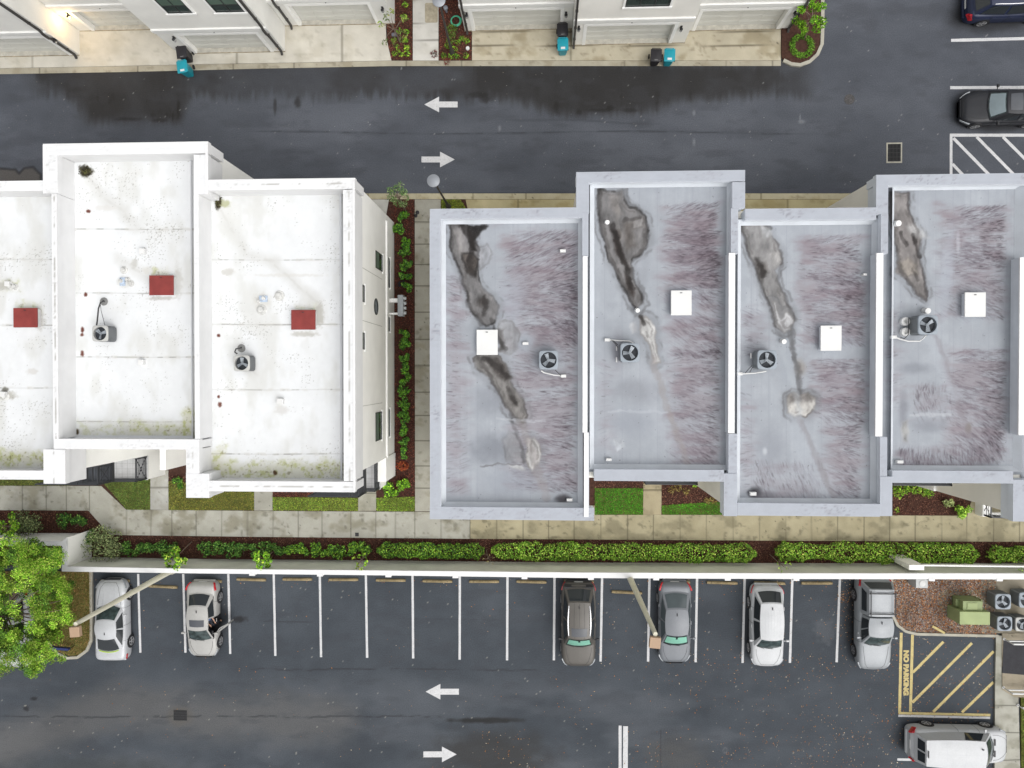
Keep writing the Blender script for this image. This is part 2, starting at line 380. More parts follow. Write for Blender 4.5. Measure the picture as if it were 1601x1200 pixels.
LINES = [(216,1020,219.5),(286.5,1020,290),(357,1022,360),(428,1025,430.5),(500,1027,502),(572,1028,574),(645,1029,646),(719,1031,718.7),(793.5,1032,792.8),(867,1032,866),(941.5,1034,939),(1015.5,1034,1013.3),(1090,1035,1087.5),(1164.5,1036,1161),(1239,1036,1235),(1313.5,1035,1308)]
for x0, y1, x1 in LINES: stripe(lot, (x0, 897), (x1, y1), 3.6, m_paint, 'parking_line')
stripe(lot, (969.5,1134), (969.5,1230), 4.6, m_paint, 'stop_line'); stripe(lot, (978,1135), (977.5,1230), 7.6, m_paint, 'stop_line')
stripe(lot, (1403,1187), (1430,1187.5), 3.6, m_paint, 'parking_line'); stripe(lot, (1404.5,1118.6), (1548,1122), 3.4, m_paint, 'parking_line')
for a, b in (((1409,989),(1406.5,1113)),((1426.6,992),(1423.5,1112.5))): stripe(lot, a, b, 4.2, m_yel, 'no_parking_line')
stripe(lot, (1404.5,1114.5), (1548.5,1117.6), 3.8, m_yel, 'no_parking_line')
for a, b in (((1427.2,1051),(1475,1003)),((1426.5,1098),(1519.5,1005)),((1459,1112.6),(1553.5,1018)),((1504,1113.4),(1553,1066))): stripe(lot, a, b, 4.0, m_yel, 'hatch_line', .0045)
for a, b in (((1487,62.8),(1660,58.5)),((1485.5,136.8),(1660,136)),((1485,211),(1660,211))): stripe(road, a, b, 4.6, m_paint, 'parking_line')
stripe(road, (1487,213.5), (1487,300), 4., m_paint, 'hatch_line')
for a, b in (((1490.5,215.5),(1570,297)),((1527,213.6),(1608,296)),((1568,213.6),(1650,296)),((1489.2,256),(1528,297))): stripe(road, a, b, 4.4, m_paint, 'hatch_line', .0045)
def text_obj(name, body, size, loc, rot, m, parent=None, sx=1.0, ext=0.0, spacing=1.0):
    cu = bpy.data.curves.new(name, 'FONT'); cu.body = body; cu.size = size; cu.align_x = 'CENTER'; cu.align_y = 'CENTER'; cu.extrude = ext; cu.space_character = spacing; cu.offset = .028
    o = bpy.data.objects.new(name, cu); COL.objects.link(o); bpy.context.view_layer.update()
    me = bpy.data.meshes.new_from_object(o.evaluated_get(bpy.context.evaluated_depsgraph_get())); bpy.data.objects.remove(o)
    xs = [v.co.x for v in me.vertices]; wd = max(xs)-min(xs)
    me.transform(Matrix.Translation(loc) @ rot @ Matrix.Diagonal((sx/wd, 1, 1, 1))); me.materials.clear(); me.materials.append(m)
    return link(name, me, parent)
tp = P(1416.5, 1051.5); text_obj('no_parking_lettering', 'NO PARKING', .37, (tp.x-.01, tp.y, .0055), Matrix.Rotation(R(-90), 4, 'Z'), m_yel, lot, sx=2.62)
# ---- concrete: driveways, footpaths, kerbs
def joints_paint(base, tint, seed, jx=None, jy=None, stain=.5):
    def f(PX, PY, X, Y):
        n1 = fbm(PX/40, PY/40, seed); n2 = fbm(PX/11, PY/11, seed+2)
        c = np.zeros(PX.shape+(3,))+np.array(base, float); c += ((n1-.5)*30+(n2-.5)*14)[..., None]
        c = over(c, tint, sst(.5,.72, fbm(PX/26, PY/20, seed+4))*stain)
        c = over(c, np.array(tint)*.8, sst(.62,.8, fbm(PX/9, PY/7, seed+6))*stain*.7)
        for x in (jx or []): c = over(c, np.array(tint)*.66, (1-sst(.3, 1.1, np.abs(PX-x-.0*PY)))*.6)
        for y in (jy or []): c = over(c, np.array(tint)*.62, (1-sst(.4, 1.3, np.abs(PY-y)))*.75)
        return specks(c, PX, PY, seed+9, .80, np.array(tint)*.5, .8)
    return f
def slab(name, poly, z, fn, zb=-.05, step=.06, parent=None):
    """concrete slab of any outline: painted grid clipped to the outline plus real sides"""
    W = [(p.x, p.y) for p in PP(poly, z)]; xs = [p[0] for p in W]; ys = [p[1] for p in W]
    bm = bmesh.new(); vs = [bm.verts.new((x, y, z)) for x, y in W]; fc = bm.faces.new(vs)
    if fc.normal.z < 0: pass
    bm.normal_update()
    if bm.faces[:][0].normal.z < 0: bmesh.ops.reverse_faces(bm, faces=bm.faces[:])
    for ax, lo_, hi_ in ((0, min(xs), max(xs)), (1, min(ys), max(ys))):
        k = int((hi_-lo_)/step)
        for i in range(1, k+1):
            co = [0,0,0]; no = [0,0,0]; co[ax] = lo_+(hi_-lo_)*i/(k+1); no[ax] = 1
            bmesh.ops.bisect_plane(bm, geom=bm.verts[:]+bm.edges[:]+bm.faces[:], plane_co=co, plane_no=no, dist=1e-6)
    me = bpy.data.meshes.new(name)
    bnd = [e for e in bm.edges if len(e.link_faces) == 1]
    r = bmesh.ops.extrude_edge_only(bm, edges=bnd)
    for v in r['geom']:
        if isinstance(v, bmesh.types.BMVert): v.co.z = zb
    bm.to_mesh(me); bm.free(); n = len(me.vertices); co = np.zeros(n*3, np.float32); me.vertices.foreach_get('co', co); co = co.reshape(-1, 3)
    px, py = to_px(co[:, 0].astype(float), co[:, 1].astype(float), np.full(n, z)); c = np.clip(s2l(np.clip(fn(px, py, 0, 0), 0, 255))/EXPO, .004, .86)
    ca = me.color_attributes.new('Col', 'FLOAT_COLOR', 'POINT'); c4 = np.ones((n, 4), np.float32); c4[:, :3] = c; ca.data.foreach_set('color', c4.ravel())
    me.materials.append(m_conc); o = link(name, me, parent); o['kind'] = 'structure'; return o
JW = (224,219,206); JT = (196,188,168)
slab('driveway', [(-60,-30),(613,-30),(603,36),(604,60),(612,94),(450,97.5),(300,100),(150,103.5),(-60,107)], .03, joints_paint(JW, JT, 100, jx=[50,206,370,535], stain=.35), step=.12)
slab('driveway', [(738,-30),(1221,-30),(1221,94),(738,94)], .03, joints_paint((208,199,176), (170,158,130), 110, jx=[893,1072], jy=[49,71], stain=.7), step=.1)
slab('footpath', [(645.5,-30),(685.5,-30),(685.5,94),(645.5,94)], .03, joints_paint((226,223,215), (200,195,182), 120, jy=[37,62,0], stain=.3), step=.1)
def strip(name, line, wpx, z1, m, z0=-.05, seg=None, kind='structure'):
    mb = MB(); pts = PP(line); n = len(pts); L_ = []; 
    for i, p in enumerate(pts):
        d = (pts[min(i+1, n-1)]-pts[max(i-1, 0)]).normalized(); nn = Vector((-d.y, d.x, 0))*wpx/26.6/2; L_.append((p+nn, p-nn))
    for i in range(n-1):
        (a, b), (c, d) = L_[i], L_[i+1]
        A0, B0, C0, D0 = [(q.x, q.y, z0) for q in (a, b, c, d)]; A1, B1, C1, D1 = [(q.x, q.y, z1) for q in (a, b, c, d)]
        mb.poly([A1, B1, D1, C1]); mb.poly([A0, A1, C1, C0]); mb.poly([B0, D0, D1, B1])
        if i == 0: mb.poly([A0, B0, B1, A1])
        if i == n-2: mb.poly([C0, C1, D1, D0])
    o = mb.build(name, m); o['kind'] = kind; return o
slab('gutter', [(-60,107.4),(150,104),(300,100.5),(450,98),(612,94.5),(738,94.5),(1221,94.5),(1221,102.6),(612,102.8),(400,107),(200,112),(-60,116.5)], .02, joints_paint((190,183,164), (160,150,128), 130, jx=[62,215,365,460,635,722,810,900,977,1058,1136,1208], stain=.6), step=.08)
slab('gutter', [(540,302),(1400,302),(1400,311),(540,311)], .02, joints_paint((205,196,166), (172,158,118), 140, jx=[575,650,740,822,905,1190,1235,1290], stain=.6), step=.08)
slab('driveway', [(728,311.5),(1400,311.5),(1400,345),(735,345)], .03, joints_paint((203,191,150), (176,160,112), 150, jx=[810,900,1232], stain=.6), step=.1)
slab('driveway', [(545,311.5),(608,311.5),(603,340),(600,372),(545,372)], .03, joints_paint((214,212,204), (190,186,174), 155, stain=.3), step=.1)
slab('footpath', [(648.5,311.5),(689,311.5),(689,340),(690,799),(649,799)], .05, joints_paint((184,181,168), (156,150,128), 160, jy=[347,381,413,447,488,530,571,613,649,689,728,763], stain=.6))
GJ = joints_paint((192,190,178), (158,154,136), 170, jx=[35,72,104,140,198,236,269,307,347,387,427,466,504,549,588,618,649,690,735], stain=.85)
slab('footpath', [(-60,759),(158,759.5),(197,796.5),(300,797.5),(500,799),(690,800),(735,800.3),(735,842),(400,839),(172,836),(138,798),(-60,797)], .05, GJ)
TJ = joints_paint((186,177,147), (150,143,118), 180, jx=[776,818,858,898,940,981,1022,1063,1105,1146,1187,1228,1269,1310,1351,1391,1431,1472,1512,1553,1594], stain=.8)
slab('footpath', [(735.4,790),(930,790),(930,804.6),(1130,804.6),(1395,805.5),(1512,806),(1520,780),(1540,780),(1660,800),(1660,847),(1200,845),(735.4,842)], .05, TJ)
slab('footpath', [(235,735),(263,735),(263.5,797),(235,796.4)], .05, joints_paint((196,195,188), (170,166,152), 190, jy=[762], stain=.4))
slab('footpath', [(397.5,755),(426,755),(426,797.8),(397.5,797.8)], .05, joints_paint((178,176,164), (146,142,124), 191, stain=.8))
slab('footpath', [(560,760),(588,760),(588,798.4),(560,798.4)], .05, joints_paint((186,184,170), (156,152,134), 192, jy=[771], stain=.5))
slab('footpath', [(1006,745),(1034.5,745),(1034,804.4),(1005.5,804.4)], .05, joints_paint((184,172,142), (146,136,110), 193, jy=[766], stain=.6))
# planting ground under and around the houses
def ground_poly(name, poly, z, m, kind='structure'):
    mb = MB(); mb.prism(PP(poly, z), -.3, z); o = mb.build(name, m); o['kind'] = kind; return o
ground_poly('mulch_bed', [(-60,311),(1660,311),(1660,884),(-60,884)], .018, m_mulch)
ground_poly('mulch_bed', [(604.5,-30),(645,-30),(645,94),(612.5,94),(604.5,60)], .022, m_mulch)
ground_poly('mulch_bed', [(686,-30),(737.5,-30),(737.5,94),(686,94)], .022, m_mulch)
isl = [(1222,-30),(1283,-30),(1283,40),(1281,76),(1266,93),(1245,99.5),(1226,95),(1222,88)]
ground_poly('mulch_bed', isl, .10, m_mulch)
strip('kerb', [(1285,-30),(1285,40),(1284,70),(1277,86),(1265,97),(1250,102.5),(1236,101),(1224,95)], 5.0, .14, m_curb)
# left island of rough turf with kerb
isl2 = [(-20,893),(142,893),(142.5,1000),(136,1014),(122,1024),(108,1025),(94,1019),(84,1008),(70,985),(-20,985)]
ground_poly('turf_island', isl2, .09, m_soil)
strip('kerb', [(143.5,893),(144.5,960),(144,1000),(137,1016),(123,1026.5),(107,1027.5),(92,1020.5),(81,1008),(68,986)], 4.4, .13, m_curb)
# leaf-strewn bed at the right with kerb
bed_r = [(1394,900),(1395.5,960),(1404,975),(1416,984),(1432,987.5),(1556,991),(1556,900)]
ground_poly('gravel_bed', bed_r, .08, mat('gravel_soil', A(160,138,122), rough=.95, var=.2, vscale=3, fine=.3, fscale=60, spec=.1))
strip('kerb', [(1392.5,898),(1394,960),(1402,976.5),(1415,986),(1432,990),(1500,991.6),(1559,993)], 4.0, .13, m_curb)
slab('concrete_pad', [(1534,903),(1660,903),(1660,990),(1534,989.5)], .11, joints_paint((158,150,134), (128,120,100), 200, jy=[930], stain=.7))
slab('concrete_pad', [(1470,922),(1533,922),(1533,985),(1516,985),(1516,960),(1470,955)], .10, joints_paint((160,152,130), (136,128,100), 205, stain=.7))
slab('footpath', [(1557.5,993.5),(1567,993.5),(1567,1062),(1592,1074),(1596,1240),(1555,1240),(1556,1070)], .12, joints_paint((186,184,172), (150,148,132), 210, jy=[1103,1145,1188], stain=.6))
slab('entrance_landing', [(1567.2,990),(1660,990),(1660,1090),(1586,1090),(1567.2,1078)], .16, joints_paint((176,166,146), (146,136,112), 215, stain=.5))
mb = MB(); mb.prism(PP([(1569,1001),(1660,1001),(1660,1060),(1564.8+2.4,1052)], .18), .1, .175); mb.build('entrance_mat', mat('black_mat', A(62,62,66), rough=.95, var=.15, vscale=3, fine=.15), kind='structure')
ground_poly('turf_island', [(1596.5,1082),(1660,1090),(1660,1240),(1597,1240)], .10, m_soil)
# lawns
LAWNS = [([(112,752),(159,752),(199,796.5),(234.6,796.5),(234.6,745),(112,745)], (92,104,58)), ([(-60,745),(110,745),(110,758.6),(-60,758.6)], (100,102,62)),
 ([(263.8,752),(397,762),(397,797.3),(263.8,797)], (120,112,62)), ([(426.4,777),(559.6,778),(559.6,798.2),(426.4,797.6)], (128,138,66)),
 ([(588.5,778),(648.4,776),(648.6,799),(588.5,798.6)], (126,142,64)), ([(930,763),(1005,763),(1005,804),(930,804)], (70,122,40)),
 ([(1034.8,790),(1075,787),(1131,784),(1131,804),(1034.8,804)], (74,124,42)), ([(690,311.5),(720,311.5),(729,326),(729,335),(690,335)], (116,120,50))]
for pl, c in LAWNS: ground_poly('lawn', pl, .045, m_soil)
def blades(name, polys, dens, z, szr, kind='stuff', m=None, flat=.25, asp=.16):
    Cs = []; Ks = []
    for pl, cols in polys:
        W = [(p.x, p.y) for p in PP(pl, z)]; n = int(area(W)*dens); q = in_poly(W, n)
        k = pick(cols, n); br = fbm(q[:, 0]*1.1, q[:, 1]*1.1, 17)[:, None]; Ks.append(np.clip(k*(.55+.9*br), .004, .9)); Cs.append(np.column_stack([q, z+RNG.uniform(.0, .05, n)]))
    C = np.concatenate(Cs); K = np.concatenate(Ks); return leaves(name, C, RNG.uniform(szr[0], szr[1], len(C)), K, m or m_leaf, flat=flat, asp=asp, kind=kind)
def gcols(c): r, g_, b = c; r *= .93; return [A(*c), A(min(r*1.35+8,255), min(g_*1.3+8,255), b*1.1), A(r*.75, g_*.8, b*.75), A(r*.9, g_*1.08, b*.85)]
blades('grass', [(pl, gcols(tuple(min(255, v*1.34) for v in c))) for pl, c in LAWNS], 1500, .055, (.03, .065))
dry = [A(200,166,108), A(150,152,80), A(176,140,86), A(160,128,80), A(128,128,62), A(150,100,60), A(98,112,48), A(190,160,110)]
blades('grass', [(isl2, dry), ([(1597,1082),(1660,1090),(1660,1240),(1597,1240)], gcols((128,140,60)))], 1100, .10, (.03, .07))
# mulch chips
red = [A(164,98,78), A(120,62,50), A(170,108,88), A(96,52,44), A(70,42,38)]
brn = [A(116,74,62), A(96,60,52), A(142,96,80), A(74,50,46), A(168,124,102)]
grb = [A(190,134,92), A(206,140,88), A(164,146,140), A(134,120,116), A(190,184,178), A(156,98,64), A(116,106,108), A(200,170,140)]
blades('mulch', [([(604.5,-30),(645,-30),(645,94),(612.5,94),(604.5,60)], red), ([(686,-30),(737.5,-30),(737.5,94),(686,94)], red), (isl, red),
 ([(609,311.5),(648,311.5),(648.6,775),(606,775),(617,744),(617,372)], [A(140,78,62), A(112,60,50), A(92,52,46), A(76,46,42), A(156,98,80)]),
 ([(-60,798),(138,798.5),(172,836.6),(500,840),(735,842.5),(735,880),(-60,860)], [A(128,82,66), A(104,66,54), A(84,54,46), A(150,110,88), A(70,48,42)]), ([(735,842.5),(1200,845.5),(1660,847.5),(1660,884),(735,880)], brn),
 ([(426,762),(560,764),(560,777),(426,776)], red), ([(263,740),(397,752),(397,768),(263,760)], brn), ([(930,748),(1010,748),(1010,762),(930,762)], brn), ([(1034.5,750),(1100,750),(1131,784),(1075,787),(1034.5,790)], brn), ([(1396,750),(1510,756),(1512,804),(1396,804)], brn)], 420, .03, (.02, .06), m=m_chip, flat=1.2, asp=.3)
blades('leaf_litter', [(bed_r, grb)], 620, .09, (.025, .06), m=m_chip, flat=1.2, asp=.55)
# fallen leaves over the paving
def scatter(n, fn):
    out = []; 
    while len(out) < n:
        x, y = random.uniform(0, 1601), random.uniform(898, 1200)
        if random.random() < fn(x, y): out.append((x, y))
    return out
def dens(x, y):
    d = .04+.9*max(0, min(1, (x-820)/600))**1.3*(1 if y > 1020 else .35)
    d *= .35+1.3*float(sst(.4,.7, fbm(np.array([x/60.]), np.array([y/40.]), 91))[0])
    if 740 < x < 830 and y > 1140: d = .5
    return min(d, 1)
pts = scatter(2500, dens)
pts += [(x+random.gauss(0, 16), 905+abs(random.gauss(0, 6))) for x in range(160, 1330, 8) if random.random() < .55]
pts += [(random.gauss(1325, 10), random.gauss(945, 40)) for _ in range(110)]+[(random.gauss(1320,6), random.gauss(932,6)) for _ in range(60)]
C = np.array([tuple(P(x, y)[:2])+(.012+random.random()*.012,) for x, y in pts])
K = pick([A(190,160,124), A(170,136,98), A(196,136,76), A(160,112,66), A(206,192,170), A(136,92,60), A(186,122,70)], len(C))
leaves('fallen_leaves', C, RNG.uniform(.016, .042, len(C))*(.7+.6*RNG.rand(len(C))), K, m_chip, flat=3, asp=.6, kind='stuff')
pts = [(random.uniform(0, 1500), random.uniform(112, 300)) for _ in range(170)]
C = np.array([tuple(P(x, y)[:2])+(.01,) for x, y in pts]); leaves('fallen_leaves', C, RNG.uniform(.015, .035, len(C)), pick([A(170,170,165), A(140,130,120)], len(C)), m_chip, flat=3, asp=.6, kind='stuff')
# ------------------------------------------------------------------ building materials
m_stucco = mat('white_stucco', (.86,.855,.82), rough=.85, var=.05, vscale=.7, fine=.04, fscale=40, bump=.12, bscale=90, spec=.25)
m_cream = mat('cream_stucco', (.84,.815,.74), rough=.85, var=.05, vscale=.7, fine=.04, fscale=40, bump=.12, bscale=90, spec=.25)
m_trim = mat('white_trim', (.86,.86,.84), rough=.6, var=.04, vscale=2, spec=.3)
m_capw = mat('white_coping', A(250,250,250), rough=.6, var=.04, vscale=1.5, spec=.3)
m_capd = mat('bright_metal_coping', A(255,255,255), rough=.5, var=.01, spec=.4)
m_door = mat('garage_door_paint', (.60,.60,.56), rough=.6, var=.04, vscale=1, spec=.3)
m_winG = mat('window_glass', (.035,.05,.045), rough=.08, var=.25, vscale=.8, spec=.6)
m_winB = mat('window_blind', (.085,.13,.10), rough=.35, var=.1, vscale=1, spec=.5)
m_frame = mat('window_frame', (.03,.032,.032), rough=.5, var=.1)
m_pipe = mat('bronze_downspout', (.045,.042,.04), rough=.5, var=.12, vscale=3, spec=.4)
m_red = mat('red_hatch_paint', A(150,66,62), rough=.7, var=.14, vscale=2.5, fine=.08, spec=.3)
m_pvc = mat('white_pvc', A(246,246,244), rough=.5, var=.04, spec=.4)
m_mem = mat('roof_membrane', attr=True, rough=.85, var=.02, vscale=3, fine=.04, fscale=50, bump=.1, bscale=60, spec=.12)
m_rail = mat('charcoal_railing', (.03,.032,.036), rough=.45, var=.1, spec=.4)
m_tile = mat('porch_tile', (.52,.52,.52), rough=.7, var=.1, vscale=3)
m_board = mat('charcoal_boards', (.06,.065,.075), rough=.6, var=.35, vscale=2)

GW = 'townhouses of the white-roofed row'; GG = 'townhouses of the grey-roofed row'
def cap_paint(base, dirt, seed, amt=.6):
    def f(PX, PY, X, Y):
        c = np.zeros(PX.shape+(3,))+np.array(base, float); c += ((fbm(PX/22, PY/22, seed)-.5)*10)[..., None]
        n = fbm(PX/9, PY/3.2, seed+3); big = sst(.42,.68, fbm(PX/40, PY/40, seed+5))
        c = over(c, dirt, sst(.40,.72, n)*amt*(.25+.75*big)*.7); c = over(c, np.array(dirt)*.62, sst(.60,.78, fbm(PX/5, PY/2.2, seed+8))*big*amt)
        wX, wY = X.max()-X.min(), Y.max()-Y.min(); tt = (Y-Y.min())/max(wY, .01) if wX > wY else (X-X.min())/max(wX, .01); wd = min(wX, wY)
        cr = (base[0] > 220)*(1-sst(.006, .022, np.abs(tt-.48)*wd))*sst(.46,.62, fbm(PX/16, PY/16, seed+12)); c = over(c, np.array(dirt)*.86, cr*.85)
        ed = (1-sst(.0, .05, np.minimum(tt, 1-tt)*wd)); c = over(c, np.array(base)*1.05, ed*.6)
        return c
    return f
ZP = 9.5
def parapet(parent, segs, zr, paint, fascia=.32, hw=.08, over_=.2, name='parapet', z0=ZP):
    """coping slabs (painted tops) over a slightly set-back parapet wall"""
    for k, sgm in enumerate(segs):
        mb = MB(); x0, y0, x1, y1 = sgm[:4]; z = z0+.003*k+(sgm[4] if len(sgm) > 4 else 0)
        a, b, c, d = xywh(x0, y0, x1, y1, z)
        mb.box(a, b, c, d, z-fascia, z-.004)
        ix, iy = (.002+.0007*k, .06) if b-a > d-c else (.06, .002+.0007*k)
        if min(b-a, d-c) < .3: ix = min(ix, .02); iy = min(iy, .02)
        mb.box(a+ix, b-ix, c+iy, d-iy, zr-.3, z-fascia+.01)
        o = mb.build(name, m_capw if paint is CW else m_capg, parent)
        nx = max(2, int((b-a)/.06)+1); ny = max(2, int((d-c)/.06)+1)
        X, Y = np.meshgrid(np.linspace(a, b, nx), np.linspace(c, d, ny)); px, py = to_px(X, Y, np.full(X.shape, z))
        col = np.clip(s2l(np.clip(paint(px, py, X, Y), 0, 255))/EXPO, .004, .86); i = np.arange(nx*ny).reshape(ny, nx)
        np_mesh('coping', np.stack([X, Y, np.full(X.shape, z)], -1).reshape(-1, 3), np.stack([i[:-1, :-1], i[:-1, 1:], i[1:, 1:], i[1:, :-1]], -1).reshape(-1, 4), m_mem, o, col.reshape(-1, 3))
CW = cap_paint((249,250,251), (200,196,188), 301, .20)
CG = cap_paint((192,197,206), (152,146,153), 331, .28)
m_capg = mat('grey_coping', (.66,.69,.73), rough=.7, var=.06, vscale=1.5, spec=.3)
# ---- roof painting
def paint_white(seams, green, spots, seed, trails=()):
    def f(PX, PY, X, Y):
        c = np.zeros(PX.shape+(3,))+np.array([246,248,249.]); n = fbm(PX/40, PY/40, seed); n2 = fbm(PX/9, PY/9, seed+3)
        c += ((n-.5)*10+(n2-.5)*5)[..., None]
        c = over(c, (224,224,219), sst(.46,.78, fbm(PX/30, PY/60, seed+5))*.6)
        for y in seams:
            a = (1-sst(.3, 1.1, np.abs(PY-y-.4*np.sin(PX/30))))*(.25+.75*sst(.5,.62, fbm(PX/14, PY*0, seed+int(y))))
            c = over(c, (150,148,142), a*.75); c = over(c, (222,220,214), (1-sst(1, 4, np.abs(PY-y)))*sst(.4,.7,n2)*.5)
        for ln in trails:
            d = sdl(ln, PX+8*(fbm(PX/18, PY/18, seed+31)-.5), PY+8*(fbm(PX/18, PY/18, seed+32)-.5)); c = over(c, (206,205,200), (1-sst(.5, 3.5, d))*.55*sst(.3,.6,n2)); c = over(c, (226,226,223), (1-sst(2, 16, d))*.6)
        for (x0, y0, x1, y1, k) in green:
            m = 1-sst(-8, 10, np.maximum(np.maximum(x0-PX, PX-x1), np.maximum(y0-PY, PY-y1))+10*(n2-.5)+16*(fbm(PX/14, PY/20, seed+8)-.5))
            c = over(c, (222,221,200), m*k*.8); c = over(c, (184,190,118), m*k*sst(.46,.72, fbm(PX/6, PY/6, seed+9))*.75); c = over(c, (110,104,70), m*k*sst(.66,.78, fbm(PX/4, PY/3.4, seed+11))*.6)
        for (x, y, rx, ry, col, k) in spots:
            c = over(c, col, (1-sst(.45, 1.15, ell(PX, PY, x, y, rx, ry)+.9*(fbm(PX/4, PY/4, seed+14)-.5)))*k)
        c = over(c, (128,124,116), sst(.76,.82, vn(PX*.8, PY*.8, seed+15)*(.50+.62*fbm(PX/40, PY/40, seed+16)))*.45)
        return specks(c, PX, PY, seed+19, .86, (140,135,128), .7)
    return f
BRN = (108,62,52); DK = (70,66,52); GR = (196,194,186)
def paint_grey(regions, stains, soft_patches, lines, seed, curve=.5):
    """grey membrane: brushed purple-brown growth following the run-off, silt stains with dark rims, chalky pale patches"""
    def f(PX, PY, X, Y):
        ny, nx = PX.shape; n = fbm(PX/34, PY/34, seed); n2 = fbm(PX/9, PY/9, seed+2)
        c = np.zeros(PX.shape+(3,))+np.array([178,183,190.]); c += ((n-.5)*20+(n2-.5)*6)[..., None]
        c += ((vn(PX/3.2, PY/160, seed+4)-.5)*7*sst(.3,.6,n))[..., None]
        for x in np.arange(PX.min()+6, PX.max(), 27.5): c = over(c, (156,160,168), (1-sst(.2, .9, np.abs(PX-x)))*.30)
        rg = np.random.RandomState(seed); T1 = np.zeros(PX.shape); T2 = np.zeros(PX.shape); R_ = np.zeros(PX.shape)
        sx = (PX.max()-PX.min())/(nx-1); sy = (PY.max()-PY.min())/(ny-1); X0 = PX[:, 0].mean(); Y0 = PY[0, 0]; dy_ = (PY[-1, 0]-PY[0, 0])/(ny-1)
        for (x0, y0, x1, y1, k, tilt) in regions:
            rr_ = (x0+x1)/2 > PX.mean(); m = 1-sst(-26, 10, np.maximum(np.maximum((x0 if rr_ else x0-8)-PX, PX-(x1+8 if rr_ else x1)), np.maximum(y0-PY, PY-y1))+44*(fbm(PX/24, PY/9, seed+8)-.5)); R_ = np.maximum(R_, m*k)
            for pas, (dn, ln0, ln1, wt) in enumerate(((.15, 8, 22, .62), (.045, 5, 12, 1.0))):
                n_ = int((x1-x0)*(y1-y0)*dn*k); ux = rg.rand(n_); right = (x0+x1)/2 > PX.mean()
                if pas: ux = np.where(rg.rand(n_) < .55, (1-.35*ux**2) if right else .5*ux**2, ux)
                px = x0+(x1-x0)*ux; py = y0+(y1-y0)*rg.rand(n_); gate = fbm(px/38, py/16, seed+10); ed = np.minimum(np.minimum(px-x0, x1-px)*(1.0 if not right else 1.0), np.minimum(py-y0, y1-py)*1.6); inner = (px-x0) if right else (x1-px); kp = (rg.rand(n_) < sst(.26, .54, gate)*.85+.2) & (rg.rand(n_) < sst(-6, 10, ed+14*(fbm(px/12, py/7, seed+8)-.5))) & (rg.rand(n_) < sst(-4, 48, inner+60*(fbm(px/26, py/11, seed+9)-.5))); px, py = px[kp], py[kp]; n_ = len(px)
                th = tilt+(fbm(px/85, py/60, seed+6)-.5)*2.4*curve+((py-(y0+y1)/2)/(y1-y0))*.55*(1 if right else -1)+rg.normal(size=n_)*.10; ln = rg.uniform(ln0, ln1, n_); cv = rg.normal(size=n_)*.25; st_ = 12
                w_ = wt*rg.uniform(.3, 1, n_)
                for q_ in range(st_):
                    t_ = q_/(st_-1)-.5; xx = px+np.cos(th+cv*t_)*ln*t_; yy = py+np.sin(th+cv*t_)*ln*t_; ii = (xx-X0)/sx; jj = (yy-Y0)/dy_
                    i0 = np.floor(ii).astype(int); j0 = np.floor(jj).astype(int); fi, fj = ii-i0, jj-j0; ok = (i0 >= 0) & (j0 >= 0) & (i0 < nx-1) & (j0 < ny-1); wgt = w_*(1-(2*t_)**2)**.5*.62*ln/(st_*max(sx, 1e-6)*1.05)
                    for (di, dj, ww) in ((0,0,(1-fi)*(1-fj)),(1,0,fi*(1-fj)),(0,1,(1-fi)*fj),(1,1,fi*fj)): np.add.at(T2 if pas else T1, (j0[ok]+dj, i0[ok]+di), (wgt*ww)[ok])
        patch = np.clip(.35+.95*sst(.34,.64, fbm(PX/46, PY/13, seed+10)), 0, 1.2)
        c = over(c, (163,158,164), np.clip(R_*.84*patch, 0, 1)); c = over(c, (140,122,130), R_*sst(.46,.76, fbm(PX/50, PY/12, seed+12))*.42)
        c = over(c, (112,101,110), np.clip(T1*.62, 0, .55)); c = over(c, (70,62,68), np.clip(T2*.72, 0, .66))
        for (x, y, rx, ry, rot, col, k) in soft_patches:  # soft-edged tone patches in the membrane
            c = over(c, col, (1-sst(.2, 1.15, ell(PX, PY, x, y, rx, ry, rot)+.5*(fbm(PX/12, PY/12, seed+20)-.5)))*k)
        wx = PX+9*(fbm(PX/20, PY/20, seed+13)-.5)+2.2*(fbm(PX/5, PY/5, seed+14)-.5); wy = PY+9*(fbm(PX/20, PY/20, seed+15)-.5)+2.2*(fbm(PX/5, PY/5, seed+16)-.5)
        for (pl, col, k, soft, rim) in stains:
            d = sdf(pl, wx, wy)
            if rim and soft < 3:                       # damp halo and fainter outer tide lines
                h_ = d+8*(fbm(PX/18, PY/18, seed+21)-.5); c = over(c, (128,130,134), (1-sst(-1, 14, h_))*.42*k); tl = sst(.42,.62, fbm(PX/24, PY/24, seed+22))
                c = over(c, (104,104,106), (1-sst(.5, 3.2, np.abs(h_-7)))*.45*tl*k)
            tex = (.70+.60*fbm(PX/8, PY/16, seed+17))[..., None]; grit = sst(.60,.72, vn(PX*.9, PY*.9, seed+18))*.35 if sum(col) < 330 else 0*d
            a = (1-sst(-soft*1.6, soft*1.2, d))*k; c = c*(1-a[..., None])+np.clip(np.array(col, float)*tex, 0, 255)*a[..., None]
            if sum(col) < 330: c = over(c, (168,165,162), grit*a*.28)
            if rim: c = over(c, rim, np.clip((1-sst(.2, 3.0, np.abs(d+.6)))*(.30+.85*sst(.35,.65, fbm(PX/15, PY/15, seed+23)))*.55*k, 0, 1))
            if rim and soft < 3: c = over(c, (92,88,86), a*(1-sst(.8, 2.4, np.abs(d+6+3*(n2-.5))))*.35*sst(.4,.6, fbm(PX/13, PY/13, seed+24)))
